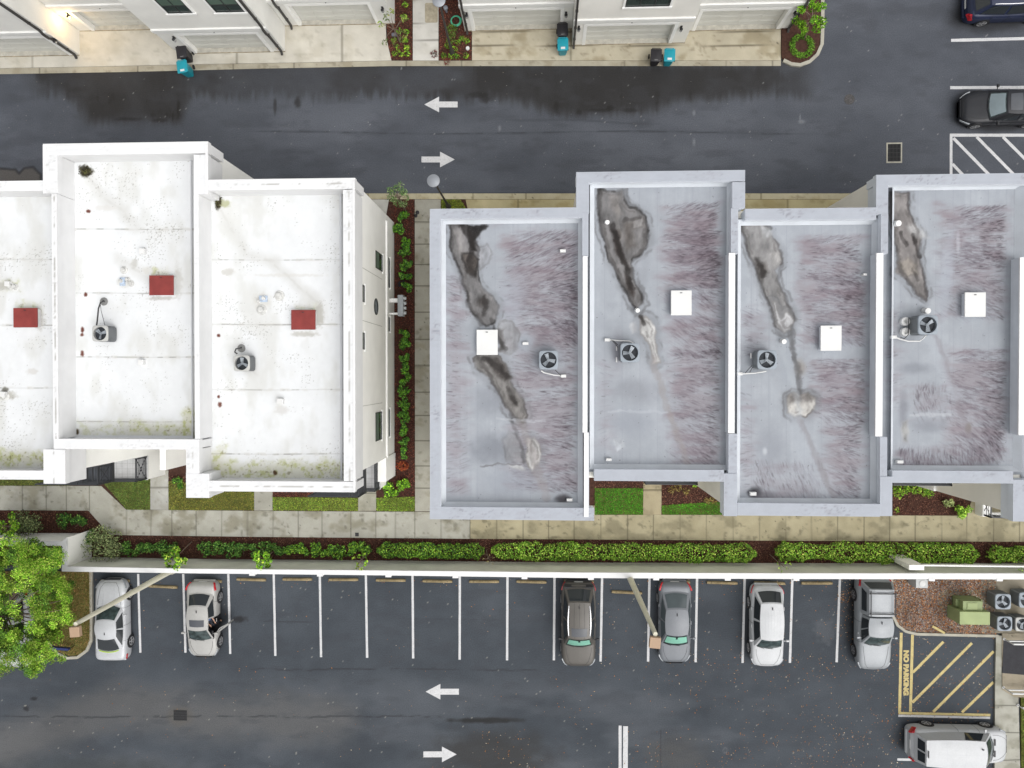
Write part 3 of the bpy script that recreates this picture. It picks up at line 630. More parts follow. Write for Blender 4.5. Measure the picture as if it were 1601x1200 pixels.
        for (ln, wd, col, k) in lines:
            dl = sdl(ln, wx, wy)+wd*.9*(fbm(PX/8, PY/8, seed+27)-.5); c = over(c, col, np.clip((1-sst(wd*.25, wd, dl))*k*(.55+.8*(fbm(PX/10, PY/14, seed+28)-.2)), 0, 1))
        return specks(c, PX, PY, seed+25, .80, (100,96,100), .7)
    return f
SIL = (124,122,122); DRK = (40,38,37); LIT = (196,196,197); MID = (122,120,120)
G1P = paint_grey([(782,362,902,500,.95,-.1),(790,500,900,770,.75,.1),(836,440,905,540,.9,.2),(700,430,735,770,.62,.0)],
 [([(703,348),(705,385),(716,415),(722,432),(729,460),(737,486),(747,500),(760,510),(773,503),(779,478),(772,462),(758,450),(749,436),(746,415),(750,392),(741,372),(730,352),(716,347)], SIL, .9, 2, DRK),
  ([(747,388),(760,378),(772,395),(766,410),(750,422),(746,412)], (166,166,170), .55, 4, (112,110,112)),
  ([(728,351),(764,353),(752,362),(741,377),(747,394),(738,392),(731,372)], DRK, .92, 1.5, None), ([(723,396),(742,396),(748,408),(741,432),(730,428),(725,412)], (84,78,74), .9, 3, DRK),
  ([(745,465),(758,459),(764,470),(758,482),(748,478)], (78,74,72), .9, 4, None), ([(706,360),(722,356),(728,392),(720,402),(712,392)], (164,160,158), .55, 4, None),
  ([(739,560),(748,554),(778,552),(792,572),(805,606),(820,632),(826,648),(816,661),(802,650),(792,638),(779,612),(764,592),(746,578)], (132,129,126), .9, 2.5, (84,80,78)),
  ([(756,560),(776,556),(799,580),(803,592),(790,598),(776,588),(764,574)], (80,76,74), .88, 3, None), ([(792,616),(804,620),(810,634),(800,636)], (82,78,76), .85, 2.5, None), ([(780,500),(800,503),(812,520),(808,545),(796,556),(782,548)], (158,158,160), .7, 4, (120,118,118)),
  ([(778,512),(788,512),(788,548),(779,548)], (90,86,84), .7, 2.5, None),
  ([(786,688),(797,674),(808,680),(815,700),(820,722),(806,724),(792,722)], (148,147,148), .5, 4, (92,90,90)),
  ([(824,686),(834,684),(843,696),(846,712),(845,724),(837,728),(834,736),(826,730),(822,716)], (202,201,199), .9, 1.8, (120,116,112)), ([(792,727),(815,728),(824,735),(818,737),(800,732)], (208,209,210), .9, 1.4, None)],
 [(775,700,55,34,0,(136,140,148),.75),(765,625,36,34,.4,(146,150,158),.6),(880,780,16,10,0,(84,82,86),.9),(802,750,60,30,0,(158,164,174),.5),(858,560,34,26,0,(178,185,194),.8),(820,535,22,22,0,(176,183,192),.8),(800,470,30,60,.2,(178,184,194),.5)],
 [([(722,355),(741,378),(737,398),(731,414),(740,432)], 7, (50,47,46), 0.9),([(757,462),(760,480),(756,492)], 6, (50,47,46), 0.7),([(757,562),(778,572),(792,588)], 8, (50,47,46), 0.8),([(705,352),(708,392),(722,432),(734,478),(752,506)], 4.8, (50,47,46), 0.385),([(748,560),(766,592),(784,620),(802,652),(818,658)], 4.8, (50,47,46), 0.385),([(768,500),(776,520),(790,545)], 5, (50,47,46), 0.5),([(796,610),(806,630)], 6, (50,47,46), 0.7),([(800,655),(812,690),(820,722)], 4.8, (50,47,46), 0.33), ([(814,660),(836,720),(856,780)], 9, (160,152,150), .45), ([(776,655),(810,656),(850,658)], 3, (204,208,214), .5), ([(752,726),(816,727)], 2, (112,110,112), .6)], 400)
G2P = paint_grey([(1034,318,1122,440,1,-.12),(1034,360,1126,470,1,.1),(1036,440,1128,560,.85,.25),(1042,545,1124,730,.8,.15),(938,560,962,700,.4,0)],
 [([(933,296),(935,330),(940,360),(945,385),(955,412),(965,432),(975,452),(984,472),(996,486),(1006,474),(1000,456),(991,432),(986,412),(990,402),(1003,396),(1011,386),(1014,360),(1011,336),(996,326),(985,322),(978,310),(974,297)], SIL, .92, 2, DRK),
  ([(954,303),(970,305),(972,335),(958,332)], (158,153,150), .7, 4, None), ([(986,342),(1004,336),(1008,354),(991,360)], (172,169,168), .8, 3, (110,106,104)),
  ([(954,358),(970,360),(972,382),(978,402),(984,420),(974,408),(962,390)], (64,58,56), .92, 2.5, None), ([(975,424),(984,432),(992,456),(990,468),(981,456)], (64,58,56), .9, 2.5, None), ([(972,348),(990,344),(994,384),(980,392)], (98,92,88), .7, 5, None),
  ([(999,498),(1010,494),(1020,500),(1025,514),(1022,526),(1028,556),(1033,565),(1021,568),(1012,536),(1001,522)], (206,205,203), .92, 1.6, (140,136,134)), ([(983,505),(992,502),(997,520),(988,522)], (206,206,208), .6, 2, None),
  ([(997,494),(1005,492),(1008,504),(1001,506)], (96,92,90), .7, 3, None), ([(958,688),(975,686),(978,700),(964,706)], (206,210,216), .7, 2, None)],
 [(1000,610,56,26,.1,(150,153,160),.6),(966,548,14,40,0,(152,150,158),.5),(990,660,44,30,0,(160,165,174),.6),(1066,473,30,34,0,(176,182,192),.75),(1008,400,20,50,0,(170,174,182),.5),(1000,460,10,60,.2,(160,164,170),.5)],
 [([(936,298),(938,340),(948,385),(960,415),(978,455),(992,482)], 5.44, (50,47,46), 0.44),([(956,352),(966,380),(977,412),(988,450)], 7, (50,47,46), 0.9),([(978,300),(987,320),(1008,334),(1013,362),(1006,390),(990,404)], 5.44, (50,47,46), 0.385),([(975,345),(1000,338)], 5, (50,47,46), 0.5),([(986,420),(1000,455),(1005,475)], 4.8, (50,47,46), 0.33),([(1001,496),(1006,506)], 5, (50,47,46), 0.7), ([(1020,560),(1046,640),(1075,725)], 8, (160,152,150), .5), ([(1010,578),(1030,660),(1050,700)], 12, (186,190,198), .4), ([(950,643),(1045,644)], 3, (198,202,210), .5), ([(968,320),(962,345),(973,375)], 5, (170,165,160), .4)], 430)
G3P = paint_grey([(1246,368,1345,470,.9,0),(1246,430,1352,540,.95,.12),(1264,560,1352,660,1,.2),(1285,660,1346,780,.9,.3),(1164,480,1200,560,.6,0),(1160,610,1185,770,.55,.1),(1180,720,1300,785,.45,1.2)],
 [([(1159,346),(1185,346),(1200,352),(1214,380),(1221,396),(1222,412),(1212,422),(1216,440),(1230,468),(1243,492),(1240,510),(1226,521),(1212,506),(1205,482),(1195,456),(1180,422),(1168,386)], (150,148,147), .85, 2, (88,84,84)),
  ([(1190,352),(1206,354),(1208,366),(1196,372)], (192,194,196), .8, 3, None), ([(1181,410),(1195,408),(1201,424),(1192,442),(1184,428)], (92,88,86), .88, 4, None), ([(1200,396),(1216,392),(1221,408),(1208,416)], (186,184,182), .7, 3, None),
  ([(1207,470),(1216,498),(1226,518),(1236,516),(1241,500),(1232,486),(1222,496),(1214,474)], (204,204,206), .9, 1.6, (130,128,126)),
  ([(1230,620),(1240,613),(1252,616),(1262,613),(1273,622),(1274,640),(1262,653),(1252,650),(1240,654),(1230,644)], (208,205,200), .95, 1.8, (98,94,92)), ([(1229,620),(1240,612),(1252,615),(1262,612),(1275,624),(1262,631),(1250,628),(1234,633)], (112,108,106), .85, 4, None)],
 [(1250,626,34,24,0,(120,120,122),.8),(1180,770,14,12,0,(64,62,66),.95),(1192,775,26,10,0,(120,118,124),.6),(1205,700,30,40,0,(156,160,168),.6),(1196,705,5,8,0,(208,212,218),.8),(1300,528,34,34,0,(176,182,192),.7),(1230,560,16,60,0,(168,174,182),.6),(1252,575,12,18,0,(150,140,130),.5)],
 [([(1160,348),(1168,384),(1181,422),(1196,460),(1213,506)], 4.8, (50,47,46), 0.4125),([(1160,348),(1190,346),(1206,356)], 4, (50,47,46), 0.5),([(1184,406),(1193,430)], 8, (50,47,46), 0.75),([(1219,392),(1222,412),(1215,440),(1232,472),(1243,500)], 4.16, (50,47,46), 0.3025),([(1236,510),(1240,540),(1249,580),(1250,612)], 5.6, (50,47,46), 0.33), ([(1232,518),(1243,560),(1249,612)], 5, (108,108,110), .75), ([(1250,655),(1276,715),(1304,780)], 7, (150,146,150), .6), ([(1238,655),(1262,720),(1290,784)], 14, (186,192,200), .45), ([(1222,540),(1238,590),(1252,650)], 8, (186,192,198), .5)], 460)
G4P = paint_grey([(1466,322,1572,420,1,0),(1462,380,1570,500,.7,.15),(1470,545,1575,720,.85,.3),(1500,660,1572,725,.9,.7),(1390,480,1408,560,.75,0),(1394,545,1416,640,.6,0),(1408,700,1560,735,.8,1.3),(1430,600,1500,660,.5,1.4)],
 [([(1391,298),(1422,301),(1424,330),(1431,350),(1443,368),(1436,396),(1445,430),(1451,462),(1448,471),(1432,456),(1418,441),(1402,426),(1405,410),(1400,386),(1395,352),(1390,326)], (140,135,133), .92, 2, (84,80,80)),
  ([(1416,352),(1430,348),(1444,356),(1452,372),(1440,374),(1426,366)], (198,198,198), .7, 4, None), ([(1425,370),(1432,366),(1434,380),(1427,382)], (82,78,78), .85, 2, None), ([(1413,368),(1418,376),(1420,384),(1415,378)], (80,76,76), .85, 1.2, None), ([(1404,410),(1420,404),(1434,412),(1436,430),(1418,434)], (150,142,132), .6, 3, (100,96,92)),
  ([(1411,660),(1420,658),(1424,676),(1420,690),(1412,688),(1409,674)], (162,160,156), .7, 3, (188,190,194))],
 [(1430,575,30,12,0,(146,150,158),.7),(1412,640,10,34,0,(140,142,150),.7),(1450,665,34,14,0,(150,154,162),.7),(1520,478,32,36,0,(178,186,194),.8),(1480,430,14,100,.1,(184,190,200),.55),(1410,708,16,8,0,(120,110,118),.6),(1514,668,6,10,0,(132,124,116),.7),(1498,380,4,26,0,(206,210,218),.5)],
 [([(1392,300),(1396,350),(1404,404),(1420,442),(1448,470)], 5.12, (50,47,46), 0.385),([(1420,302),(1424,335),(1436,362),(1440,392)], 4.16, (50,47,46), 0.33),([(1408,364),(1416,382)], 4, (50,47,46), 0.6),([(1428,366),(1432,384),(1438,400)], 5, (50,47,46), 0.7),([(1436,400),(1446,432),(1450,462)], 4.16, (50,47,46), 0.33),([(1426,420),(1436,440)], 4, (50,47,46), 0.45), ([(1462,520),(1480,570),(1500,640),(1516,680)], 6, (150,144,150), .6), ([(1452,520),(1470,570),(1492,620)], 12, (188,194,202), .5), ([(1425,648),(1485,648)], 4, (206,210,216), .6)], 490)
# ---- construction of one house
def masses(parent, boxes, m, zb=0.):
    mb = MB(); zr_ = (8.2 if parent['group'] == GW else 8.85)-.05
    for k, (x0, y0, x1, y1, *r) in enumerate(boxes):
        zt = zr_-.004*k
        a, b, c, d = xywh(x0, y0, x1, y1, 9.0); mb.box(a, b, c, d, zb-.3, (r[0] if r else zt))
    return mb.build('wall', m, parent)
def roof(parent, rect, z, fn, step=.032):
    return painted('roof', xywh(*rect, z), z, step, fn, m_mem, parent)
def house(label, rect, group):
    a, b, c, d = xywh(*rect, 9.0); return thing('townhouse', label, 'townhouse', ((a+b)/2, (c+d)/2, 0), group)
ZW, ZG = 8.2, 8.85
W0 = house('white-roofed townhouse cut off by the left edge, its red hatch nearest that edge', (-90,290,100,737), GW)
W1 = house('white-roofed townhouse that juts furthest over the upper road, L-shaped porch recess at its foot', (72,229,320,700), GW)
W2 = house('white-roofed townhouse at the row end whose tall window wall faces the planted footpath', (313,284,553,741), GW)
masses(W0, [(-130,290,100,737)], m_stucco); masses(W1, [(72,229,320,283),(100.5,283.5,313,698)], m_stucco); wallW2 = masses(W2, [(313.4,284,553,741)], m_stucco)
LOWB = [(-60,700,82,728,.9)]
roof(W0, (-130,290,86,740), ZW, paint_white([405,508,606,716], [(-60,706,70,728,.9),(-20,440,30,452,.5),(30,476,60,482,.8)], [(62,500,10,18,(196,194,186),.6),(4,446,20,8,GR,.8),(10,618,18,8,GR,.9),(8,610,6,6,(120,118,108),.8),(50,580,10,6,(226,224,220),.8)], 201))
roof(W1, (86,238,312,694), ZW, paint_white([358,458,558,659], [(205,662,300,682,.8),(285,640,303,680,1.),(122,660,220,684,.35),(246,425,262,430,.9)], [(135,268,12,10,DK,.95),(130,262,8,5,(60,58,48),.8),(138,330,4,3,BRN,.95),(134,460,3,4,BRN,.95),(129,515,3,5,BRN,.95),(128,523,3,3,BRN,.9),(129,553,4,5,BRN,.95),(120,675,5,5,(84,72,52),.95),(278,440,8,30,GR,.5),(252,466,24,4,GR,.7),(165,325,22,5,(228,226,222),.6),(210,412,6,8,GR,.6),(230,422,10,6,(226,224,216),.6),(196,441,14,10,(224,224,220),.7)], 211, [[(140,280),(165,310),(190,330),(216,358)],[(185,405),(212,420),(240,440)]]))
roof(W2, (311,290,548,758), ZW, paint_white([406,507,609,709.5], [(336,722,540,748,.8),(330,700,350,745,.7),(465,480,490,485,.8)], [(341,316,6,13,DK,.95),(350,318,14,7,(170,172,120),.6),(342,524,3,3,BRN,.95),(342,620,2.5,3,BRN,.95),(344,632,4,5,BRN,.95),(430,739,4,4,(92,70,50),.95),(336,741,6,5,(96,84,60),.9),(499,492,8,22,GR,.8),(476,522,24,5,GR,.7),(356,425,12,6,(214,212,206),.8),(408,470,16,14,(226,224,218),.8),(440,640,12,9,(222,220,216),.7),(452,430,70,3,(226,224,218),.5)], 221, [[(346,330),(362,360),(385,398),(430,408)],[(430,415),(460,440),(497,472)],[(378,562),(400,585)],[(338,722),(365,748)]]))
parapet(W0, [(-130,283,72,299),(-130,735,73,749)], ZW, CW)
parapet(W1, [(67,222.5,325,241),(67,241.2,90,302),(303,241.2,325,303),(82,302.2,90,686),(304,303.2,311.5,686),(84,686.2,311.5,702),(68,702.2,102,756),(291,702.2,311.5,740),(291,740.2,327,778)], ZW, CW)
parapet(W2, [(325.2,279,555,296),(537,296.2,555,752),(327.2,752.2,555,768.5)], ZW, CW)
# raised outer lips and stained joint lines on the white copings
def lip(parent, lines, m, wpx=3.0, z=ZP+.03, h=.05, name='coping_lip'):
    mb = MB()
    for k, (x0, y0, x1, y1) in enumerate(lines): a, b, c, d = xywh(x0, y0, x1, y1, z); mb.box(a-.004*k, b+.004*k, c, d, z-h-.002*k, z+.002*k)
    return mb.build(name, m, parent, bevel=.008)
lip(W1, [(67,222.5,325,226),(67,226.2,70.5,302),(321,226.2,325,303)], m_capw); lip(W2, [(325.4,279,555,282.4),(551.6,282.6,555,768)], m_capw)
G1 = house('grey-roofed townhouse at the row end beside the long footpath, white hatch amid dark silt stains', (676,329,924,797), GG)
G2 = house('grey-roofed townhouse set back above a bright lawn, its hatch right of a tongue-shaped dark stain', (905,271,1135,748), GG)
G3 = house('grey-roofed townhouse with a pale cloud-shaped puddle stain in the lower middle of its roof', (1135,327,1386,797), GG)
G4 = house('grey-roofed townhouse whose condenser stands on two white pipe boots, above the reddish mulch bed', (1374,274,1585,748), GG)
G5 = house('grey-roofed townhouse at the right edge of the photo, only its party wall and corner showing', (1585,280,1700,803), GG)
masses(G1, [(676,329,914,797)], m_cream); masses(G2, [(905,271,1161,322.5),(914.4,322.7,1134.6,748)], m_cream); masses(G3, [(1135,327,1374,792)], m_cream); masses(G4, [(1374.4,274,1700,321),(1374.4,321.3,1585,748)], m_cream); masses(G5, [(1585.4,321.5,1760,803)], m_cream)
roof(G1, (686,338,914,797), ZG, G1P); roof(G2, (912,281,1148,738), ZG, G2P); roof(G3, (1142,340,1376,792), ZG, G3P); roof(G4, (1376,284,1598,741), ZG, G4P); roof(G5, (1598,284,1700,800), ZG, G4P, .2)
parapet(G1, [(672,325,911,341),(672,341.2,689,793),(672,793.2,929,812.5),(914,676,921,793,-.06)], ZG, CG)
parapet(G2, [(901,267,1165,284),(901,284.2,921,332),(910.5,332.2,920,400),(1145,284.2,1165,325),(1143,325.2,1154,396),(929.2,734,1132,752)], ZG, CG)
parapet(G3, [(1165.2,325,1370,343),(1139,678,1152.6,740,-.03),(1132,740.2,1152.6,806.5),(1152.8,787,1376,806.5),(1376,745,1395,806.5)], ZG, CG)
parapet(G4, [(1370,271,1700,288),(1370,288.2,1388.5,334),(1377.5,334.2,1388.5,396),(1376,683,1387,744.8,-.03),(1395.2,736,1584,755)], ZG, CG)
parapet(G5, [(1584,750,1620,815),(1620,796,1700,815)], ZG, CG)
m_up = mat('membrane_upturn', A(228,233,239), rough=.7, var=.06, vscale=1.5, fine=.03, spec=.3); m_upw = mat('white_upturn', A(238,240,243), rough=.7, var=.04, spec=.3)
for par, segs in ((G1, [(911,400,918.6,676),(913,676.2,920.4,808)]), (G3, [(1139,395,1149,677)]), (G4, [(1369.5,395,1380.4,682)]), (G5, [(1593.6,402,1604,680)])):
    mb = MB()
    for k, s_ in enumerate(segs): pbox(mb, *s_, ZP+.06+.003*k, ZP-.03)
    mb.build('party_wall_cap', m_capd, par); mb = MB()
    for k, s_ in enumerate(segs): pbox(mb, *s_, ZP-.03, ZG-.3, .01)
    mb.build('party_wall', m_capg, par)
# cant strips where the grey membrane turns up the parapet
def cant(parent, rect, w=.22, h=.3, z=ZG, m=None):
    a, b, c, d = xywh(*rect, z); mb = MB()
    o = [(a,c),(b,c),(b,d),(a,d)]; i = [(a+w,c+w),(b-w,c+w),(b-w,d-w),(a+w,d-w)]
    for k in range(4):
        k2 = (k+1) % 4; mb.poly([(*o[k], z+h), (*i[k], z+.004), (*i[k2], z+.004), (*o[k2], z+h)][::-1])
    return mb.build('membrane_upturn', m, parent)
for par, rc in ((G1, (690,342,911,792)), (G2, (921.5,285,1143,733)), (G3, (1150,344,1369,786)), (G4, (1389,289,1593,735))): cant(par, rc, m=m_up)
for par, rc in ((W1, (91,242,303,685)), (W2, (312.5,297,536,751.5))): cant(par, rc, .14, .16, ZW, m_upw)
# ---- roof fittings
def hatch(parent, x0, y0, x1, y1, zr, m, mc, hgt=.34):
    z = zr+hgt; a, b, c, d = xywh(x0, y0, x1, y1, z); mb = MB(); mb.box(a+.05, b-.05, c+.05, d-.05, zr-.02, z-.06); o = mb.build('hatch_kerb', mc, parent)
    mb = MB(); mb.box(a, b, c, d, z-.07, z); l = mb.build('roof_hatch', m, parent, bevel=.02)
    mb = MB(); mb.box((a+b)/2-.06, (a+b)/2+.04, d-.13, d-.10, z, z+.02); mb.build('latch', m_dark, l)
    return l
for par, r in ((W0, (20.5,481,58,511.5)), (W1, (233,430,271,461)), (W2, (455,484,493,515))): hatch(par, *r, ZW, m_red, m_pvc)
for par, r in ((G1, (745,515,778,554.5)), (G2, (1049,453.5,1081.5,492.5)), (G3, (1283,508.5,1316,548)), (G4, (1508.5,456.5,1541.5,495))): hatch(par, *r, ZG, m_pvc, m_capg)
def vent(parent, x, y, zr, r=.09, h=.35, cap=False, tilt=(0,0)):
    p = P(x, y, zr+h); mb = MB(); mb.cyl((p.x, p.y, zr), (p.x+tilt[0], p.y+tilt[1], zr+h), r, n=14); 
    if cap: mb.lathe([(r*1.7, zr+h-.02), (r*1.8, zr+h+.05), (r*.8, zr+h+.09)], (p.x, p.y, 0), 14)
    return mb.build('vent_pipe', m_pvc, parent, smooth=35)
def jack(parent, x, y, zr, w=.26, d=.15, h=.22):
    p = P(x, y, zr+h); mb = MB(); mb.box(p.x-w/2, p.x+w/2, p.y-d/2, p.y+d/2, zr-.01, zr+h); return mb.build('vent_box', m_pvc, parent, bevel=.02)
for x, y in ((880,391.5),(821.5,536.5),(890.5,781.5)): jack(G1, x, y, ZG, .27, .13)
for x, y in ((949,345),(996.5,483)): vent(G2, x, y, ZG, .1, .3, tilt=(.02,-.06))
jack(G2, 952, 718.5, ZG, .25, .13)
for x, y in ((1225.5,532),): vent(G3, x, y, ZG, .11, .3, tilt=(.02,-.05))
jack(G3, 1353, 428.5, ZG, .17, .09); jack(G3, 1178, 772, ZG, .28, .16)
for x, y in ((1404.5,347),(1450.5,484)): vent(G4, x, y, ZG, .13, .32, tilt=(.02,-.05))
jack(G4, 1408, 722, ZG, .28, .14)
for x, y in ((221,392),(219,566)): jack(W1, x, y, ZW, .26, .26, .25)
for x, y in ((437,627),): jack(W2, x, y, ZW, .3, .26, .25)
for x, y in ((10,443),(3,616)): jack(W0, x, y, ZW, .24, .24, .22)
def junk(parent, pts, zr):                 # old vent stubs and patched pipe boots
    for x, y, r in pts:
        p = P(x, y, zr); mb = MB(); mb.lathe([(r*1.6, zr), (r*1.5, zr+.03), (r, zr+.05), (r*.8, zr+.16), (r*.3, zr+.17)], (p.x, p.y, 0), 16, capb=False); mb.build('pipe_boot', mat('aged_white', A(224,224,220), rough=.8, var=.2, vscale=6), parent, smooth=40)
junk(W1, [(194,422,.12),(190,439,.1),(200,437,.08),(205,443,.1)], ZW); junk(W2, [(409,484,.16),(437,462,.16),(413,466,.1),(405,470,.08)], ZW); junk(W0, [(17,447,.12),(24,448,.1),(9,619,.12)], ZW)
mb = MB(); p = P(193,440,ZW); mb.box(p.x-.16, p.x+.1, p.y-.2, p.y+.2, ZW, ZW+.05); mb.build('patch_sheet', mat('blue_label_sheet', A(196,212,232), rough=.7, var=.3, vscale=12), W1)
mb = MB(); p = P(412,467,ZW); mb.box(p.x-.2, p.x+.2, p.y-.15, p.y+.15, ZW, ZW+.05); mb.build('patch_sheet', MATS['blue_label_sheet'], W2)
def drain_debris(parent, x, y, zr, rx, ry, n):
    p = P(x, y, zr); q = RNG.normal(size=(n, 2))*np.array([rx, ry])*.5; C = np.column_stack([p.x+q[:, 0], p.y+q[:, 1], zr+.01+RNG.rand(n)*.05])
    return leaves('leaf_clump', C, RNG.uniform(.03, .07, n), pick([A(92,86,62), A(70,66,48), A(112,112,70), A(60,54,44)], n), m_chip, parent, flat=1.5, kind='stuff')
drain_debris(W1, 135, 268, ZW, .26, .22, 150); drain_debris(W2, 341, 316, ZW, .12, .3, 120)
# ---- east window wall of the end house
XE = xywh(313.4,284,553,741,9.0)[1]+.004
def win_E(quad, split=True, blind=True, sill=True, w=.045):
    x0, y0, x1, y1, sl = quad                # top edge x0, bottom edge x1 at image height y0..y1 (left edge), sl = shift of the lower edge
    t0 = P_X(x0, y0, XE); t1 = P_X(x0, y1-abs(sl) if sl < 0 else y1, XE); b = P_X(x1, (y0+y1)/2, XE)
    zt, zb_ = t0.z, b.z; ya, yb = t1.y, t0.y
    mb = MB()
    mb.box(XE, XE+.03, ya, yb, zb_, zb_+w); mb.box(XE, XE+.03, ya, yb, zt-w, zt); mb.box(XE, XE+.03, ya, ya+w, zb_+w, zt-w); mb.box(XE, XE+.03, yb-w, yb, zb_+w, zt-w)
    fr = mb.build('window', m_frame, W2)
    zm = (zt+zb_)/2
    g1 = MB(); g1.box(XE-.02, XE+.012, ya+w, yb-w, zb_+w, zm-.02); g1.build('pane', m_winG, fr)
    g2 = MB(); g2.box(XE-.02, XE+.014, ya+w, yb-w, zm-.02, zt-w); g2.build('pane', m_winB if blind else m_winG, fr)
    if sill: s_ = MB(); s_.box(XE-.02, XE+.06, ya-.10, yb+.10, zb_-.10, zb_-.003); s_.build('sill', m_trim, fr)
for q in ((587,391,597.5,418,2),(561,442,569.5,469,2),(561,518,569.5,545,1),(587,645,596.5,695,-5)): win_E(q)
for q in ((560,343,564.8,404,1),(561,650,565,711,-1)): win_E(q, blind=False, sill=False, w=.025)
for q in ((606,402,609,448,1),(606,495,609,517,1),(606,640,609,684,-1)): win_E(q, sill=True, blind=False)
t = P_X(585, 478, XE); bq = P_X(590.5, 478, XE); hh = (t.z-bq.z)/2; wv = (P_X(587,467,XE).y-P_X(587,490,XE).y)/2; zc = (t.z+bq.z)/2
mb = MB(); n = 28; ring = lambda k: [(XE+.03, t.y+wv*k*math.cos(2*math.pi*i/n), zc+hh*k*math.sin(2*math.pi*i/n)) for i in range(n)]
o_, i_ = ring(1.12), ring(.92)
for i in range(n): j = (i+1) % n; mb.poly([o_[i], o_[j], i_[j], i_[i]]); mb.poly([(XE-.01,)+o_[i][1:], (XE-.01,)+o_[j][1:], o_[j], o_[i]])
ow = mb.build('oval_window', m_frame, W2); mb = MB(); mb.poly([(XE+.012, p[1], p[2]) for p in ring(.94)]); mb.build('pane', m_winG, ow)
b0_, b1_ = P_X(603.5, 345, XE), P_X(603.5, 716, XE)
mb = MB(); mb.box(XE-.05, XE+.09, b1_.y, b0_.y, b0_.z-.16, b0_.z+.10); mb.build('band_course', m_trim, W2, bevel=.01)
for yy in (413, 498, 636):
    a_ = P_X(558, yy, XE); mb = MB(); mb.box(XE-.05, XE+.006, a_.y-.012, a_.y+.012, 3.2, 9.); mb.build('control_joint', mat('stucco_joint', (.42,.42,.39), rough=.9), W2)
mtr = [P_X(620, 460, XE), P_X(620, 494, XE)]; pc = P(627, 477, 1.5)
mb = MB(); mb.box(pc.x-.2, pc.x+.12, pc.y-.60, pc.y+.60, .95, 1.5); mc = mb.build('meter_cabinet', mat('grey_metal', (.32,.34,.36), rough=.5, var=.15, vscale=4, metal=.2), W2, bevel=.02)
for k in range(4):
    mb = MB(); mb.cyl((pc.x+.12, pc.y-.42+.28*k, 1.3), (pc.x+.26, pc.y-.42+.28*k, 1.3), .09, n=16); mb.build('meter', mat('meter_glass', (.45,.47,.48), rough=.2, spec=.6), mc, smooth=40)
mb = MB(); mb.box(XE, pc.x-.18, pc.y+.2, pc.y+.42, .98, 1.3); mb.box(XE, pc.x-.18, pc.y-.5, pc.y-.4, .98, 1.3); mb.build('conduit', m_trim, mc)
# ---- porches and balconies (loggias) on the garden side
def gp(px, py): return P(px, py, 0)
def railing(mb, a, b, z0, z1, bars=5, xbrace=True, vert=False, r=.022):
    a = Vector(a); b = Vector(b)
    for p in (a, b): mb.box(p.x-.035, p.x+.035, p.y-.035, p.y+.035, z0, z1+.03)
    mb.beam((a.x, a.y, z1), (b.x, b.y, z1), .06, .045); mb.beam((a.x, a.y, z0+.08), (b.x, b.y, z0+.08), .04, .04)
    if vert:
        k = int((b-a).length/.14)
        for i in range(1, k): q = a+(b-a)*i/k; mb.beam((q.x, q.y, z0+.08), (q.x, q.y, z1), .018, .018)
    else:
        for i in range(1, bars+1): zz = z0+.08+(z1-z0-.08)*i/(bars+1); mb.beam((a.x, a.y, zz), (b.x, b.y, zz), .022, .022)
    if xbrace: mb.beam((a.x, a.y, z0+.1), (b.x, b.y, z1-.02), .025, .025); mb.beam((a.x, a.y, z1-.02), (b.x, b.y, z0+.1), .025, .025)
def loggia(parent, xe, y_wall, y_balc, y_porch, wid, wtone, zl=2.0, zu=5.35):
    xw = xe-wid
    mb = MB(); mb.box(xw, xe, y_porch, y_wall-.002, -.2, zl-.06); mb.build('porch_base', wtone, parent)
    mb = MB(); mb.box(xw-.002, xe+.03, y_porch-.03, y_wall-.004, zl-.06, zl); pf = mb.build('porch_floor', m_tile, parent)
    mb = MB()
    for k in range(1, int(wid/.32)): mb.box(xw+.32*k-.006, xw+.32*k+.006, y_porch, y_wall-.01, zl, zl+.003)
    for k in range(1, 5): mb.box(xw, xe, y_porch+.3*k-.006, y_porch+.3*k+.006, zl, zl+.0035)
    mb.build('tile_joint', mat('tile_grout', (.30,.30,.29), rough=.9), pf)
    mb = MB(); railing(mb, (xe-.03, y_porch+.05, 0), (xe-.03, y_wall-.08, 0), zl, zl+1.08, 7); railing(mb, (xe-.05, y_porch+.04, 0), (xw+.1, y_porch+.04, 0), zl, zl+1.08, 6, False); mb.build('porch_railing', m_rail, parent)
    mb = MB(); mb.box(xw, xe+.02, y_balc, y_wall-.006, zu-.22, zu); mb.build('balcony_slab', m_rail, parent)
    mb = MB(); k = int(wid/.16)
    for i in range(k): mb.box(xw+.16*i+.012, xw+.16*(i+1)-.012, y_balc+.04, y_wall-.02, zu, zu+.025)
    mb.build('balcony_deck', m_board, parent)
    mb = MB(); railing(mb, (xe-.03, y_balc+.05, 0), (xe-.03, y_wall-.08, 0), zu, zu+1.12, 6); railing(mb, (xe-.05, y_balc+.04, 0), (xw+.1, y_balc+.04, 0), zu, zu+1.12, 6, False)
    for zz in (zu+1.5, zu+1.9, zu+2.3, zu+2.7): mb.beam((xe-.05, y_balc+.3, zz), (xe-.05, y_wall-.02, zz), .03, .09)
    mb.build('balcony_railing', m_rail, parent)
w0e = xywh(-130,290,100,737,9.0)[1]; w0s = xywh(-130,290,100,737,9.0)[2]
loggia(W0, w0e-.004, w0s, P(150,753.5,5.35).y, P(210,749,2.0).y, 3.4, m_stucco)
w2s = xywh(313.4,284,553,741,9.0)[2]
loggia(W2, XE-.42, w2s, P(540,771.5,5.35).y, P(585,764,2.0).y, 2.7, m_stucco)
gy = lambda px, py: P(px, py, 0)
mb = MB(); q0, q1 = gy(291, 660), gy(300, 724.5); mb.box(q0.x, q1.x, q1.y, q0.y, -.2, 2.95); mb.build('porch_wall', m_stucco, W1)
